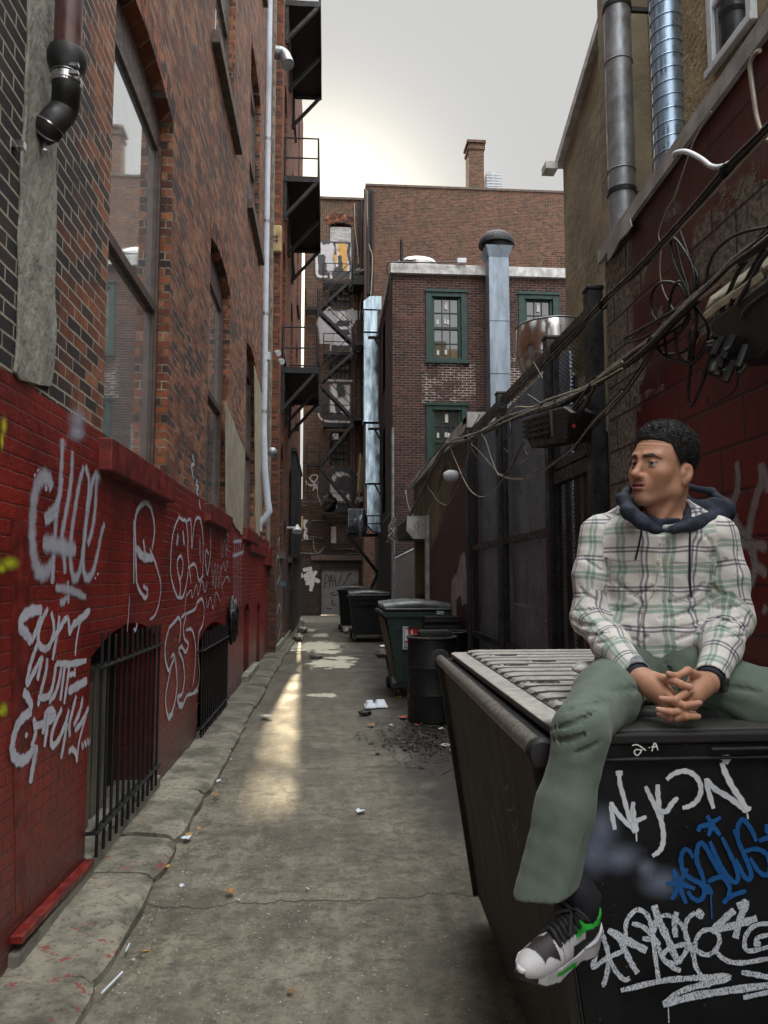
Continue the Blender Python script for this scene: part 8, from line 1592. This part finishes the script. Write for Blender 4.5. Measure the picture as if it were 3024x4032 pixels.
# ---- watch, ring, dark inner cuffs
aw = (WRL-ELL)/np.linalg.norm(WRL-ELL); wc = h8(1215, 555, 1.925); m = MB(); m.lathe([(.0275, -.010), (.0292, -.009), (.0292, .009), (.0275, .010)], wc, tuple(Vector(h8(1080, 600, 1.895)-h8(1260, 540, 1.93)).normalized()), 26, cap=False); wt = m.build('watch', plain('watch_band', (.012, .013, .018), .5), bodyo, smooth=True)
wd = Vector(wc)+Vector((.020, -.019, -.006)); fx = Vector((.66, -.72, -.15)).normalized(); fu = Vector((.1, -.1, 1)).normalized(); m = MB(); m.bar(wd-fx*.002, wd+fx*.010, .030, .036, up=fu); m.build('watch_case', plain('watch_glass', (.006, .006, .008), .08, spec=.8), wt, bevel=.004)
m = MB(); m.lathe([(.0092, -.0012), (.0103, 0), (.0092, .0012)], h8(885, 910, 1.822), tuple(Vector(h8(720, 915, 1.818)-h8(960, 880, 1.84)).normalized()), 16); m.build('ring', m_clamp, bodyo, smooth=True)
for E_, W, r in ((ELR, WRR, .0300), (ELL, WRL, .0335)):
    a = (W-E_)/np.linalg.norm(W-E_); m = MB(); m.lathe([(r-.001, -.03), (r, .009), (r-.003, .011), (r-.004, -.02)], W, tuple(a), 24, cap=False); m.build('inner_cuff', m_navy, bodyo, smooth=True)

# ---- shoe and sock
toe, heel = q_(2052, 3876, 1.575), q_(2312, 3706, 1.725); fF = toe-heel; SL = np.linalg.norm(fF)+.025; fF /= np.linalg.norm(fF)
upS = V(.22, -.10, 1.) ; upS = upS-(upS@fF)*fF; upS /= np.linalg.norm(upS); lS = np.cross(upS, fF); SM = np.array([fF, lS, upS]); S0 = heel-fF*.018-upS*.008; SS = SL/.30
def sl_(p): return ((p-S0)@SM.T)/SS
def sw(x): return np.interp(x, [0, .015, .05, .10, .15, .20, .25, .285, .30], [.012, .029, .036, .032, .036, .044, .040, .023, .008])
def soleb(x): return np.interp(x, [0, .03, .08, .14, .20, .25, .30], [.012, 0, .004, .006, .000, .008, .030])
def solet(x): return np.interp(x, [-.01, .0, .03, .08, .14, .20, .26, .30], [.085, .072, .050, .038, .034, .036, .042, .050])
def sole(p):
    q = sl_(p); x = np.clip(q[:, 0], 0, .30); lat = np.abs(q[:, 1]-.004*np.sin(x*20))-sw(x); d = np.maximum(lat, np.maximum(soleb(x)-q[:, 2], q[:, 2]-solet(x))); d = smax(d, np.maximum(-q[:, 0]-.004, q[:, 0]-.304), .006)
    arch_ = ell(q, (.105, .045, .000), (.028, .022, .014)); d = smax(d, -arch_, .004); arch2 = ell(q, (.105, -.045, .000), (.028, .022, .014)); d = smax(d, -arch2, .004)
    return (smax(d, -1e3+0*d, .01)-.003)*SS*.8
def upper(p):
    q = sl_(p); d = ell(q, (.225, 0, .043), (.078, .041, .034)); d = smin(d, ell(q, (.14, 0, .050), (.085, .038, .055)), .03); d = smin(d, ell(q, (.050, 0, .060), (.052, .033, .060)), .03); d = smin(d, rcone(q, (.055, 0, .08), (.048, 0, .115), .036, .035), .02); d = smin(d, rcone(q, (.105, 0, .085), (.088, 0, .125), .024, .018), .015)
    d = smax(d, q[:, 2]-(.108+.25*np.clip(q[:, 0]-.055, 0, .06)+.3*np.clip(.03-q[:, 0], 0, .05)), .006); hole = rcone(q, (.060, 0, .075), (.056, 0, .16), .026, .031); d = smax(d, -hole, .004); return smax(d, .03-q[:, 2], .004)*SS*.85
def shoe_col(p):
    q = sl_(p); x, y, z = q.T; n_ = len(p); c = np.tile([.012, .012, .013], (n_, 1)); W = np.array([.46, .46, .47]); G = np.array([.02, .42, .04]); ay = np.abs(y)
    def put(m, col): c[m] = col
    put((z < .056+.012*np.sin(x*60)) & (x > .185), W); put((x > .255), W); put((x > .19) & (x < .205) & (ay > .012), W); put((x > .150) & (x < .188) & (z < .085) & (ay > .018+.2*(x-.15)), W); put((x > .095) & (x < .155) & (z < .088) & (z > .066) & (ay > .02), W); put((x < .05) & (z < .060), W)
    put((z > .085-.12*(x-.06)) & (x > .045) & (x < .135) & (ay > .018), G); put((z > .098) & (x < .06), G); put((x < .012) & (z > .06) & (z < .1), W); return c
def sole_col(p):
    q = sl_(p); x, y, z = q.T; c = np.tile([.52, .53, .55], (len(p), 1)); c[(x > .27) & (z < .045)] = (.012, .012, .012); c[(x > .13) & (x < .215) & (z > .010+.12*(x-.13)) & (z < .024+.08*(x-.13)) & (np.abs(y) > .03)] = (.02, .40, .04); c[z < soleb(x)+.004] = (.03, .03, .03); c[(x > .02) & (x < .10) & (z > .034) & (z < .040)] = (.25, .26, .28); return c
m_shoe = mix_attr('shoe_upper', .6); shc = S0+SM.T@V(.15, 0, .05)
sh = sdf_obj('shoe', upper, shc-.20, shc+.20, .0026, m_shoe, bodyo, col=shoe_col); sdf_obj('sole', sole, shc-.22, shc+.22, .0028, mix_attr('shoe_sole', .5), sh, col=sole_col)
sw3 = lambda x, y, z: Vector(S0+SM.T@(V(x, y, z)*SS))
m_lace = plain('black_lace', (.010, .010, .011), .8, bump=.4, bs=300)
def top_(x): 
    z = .16
    while z > .03 and upper((S0+SM.T@(V(x, 0, z)*SS))[None])[0] > 0: z -= .002
    return z
for i in range(6):
    x = .118+i*.015; z = top_(x)+.003; m = MB(); m.tube(crom([sw3(x, -.028, z-.018), sw3(x-.004, -.012, z+.001), sw3(x, 0, z+.005), sw3(x+.004, .012, z+.001), sw3(x, .028, z-.018)], 5), .0052, 7); m.build('lace', m_lace, sh)
z = top_(.115)+.012
for sg in (-1, 1):
    m = MB(); m.tube(crom([sw3(.118, 0, z), sw3(.135, sg*.025, z+.018), sw3(.128, sg*.050, z+.006), sw3(.116, sg*.036, z-.008), sw3(.115, 0, z)], 6), .0042, 7); m.tube(crom([sw3(.118, 0, z), sw3(.150, sg*.018, z-.004), sw3(.170, sg*.034, z-.028)], 5), .0038, 7); m.build('lace_bow', m_lace, sh)
m = MB(); m.tube([Vector(ANR+V(.02, .01, .06)), sw3(.058, 0, .13), sw3(.060, 0, .08)], [.042*.9, .036, .032], 20); m.build('sock', plain('black_sock', (.008, .009, .014), .9, bump=.5, bs=200), bodyo, smooth=True)
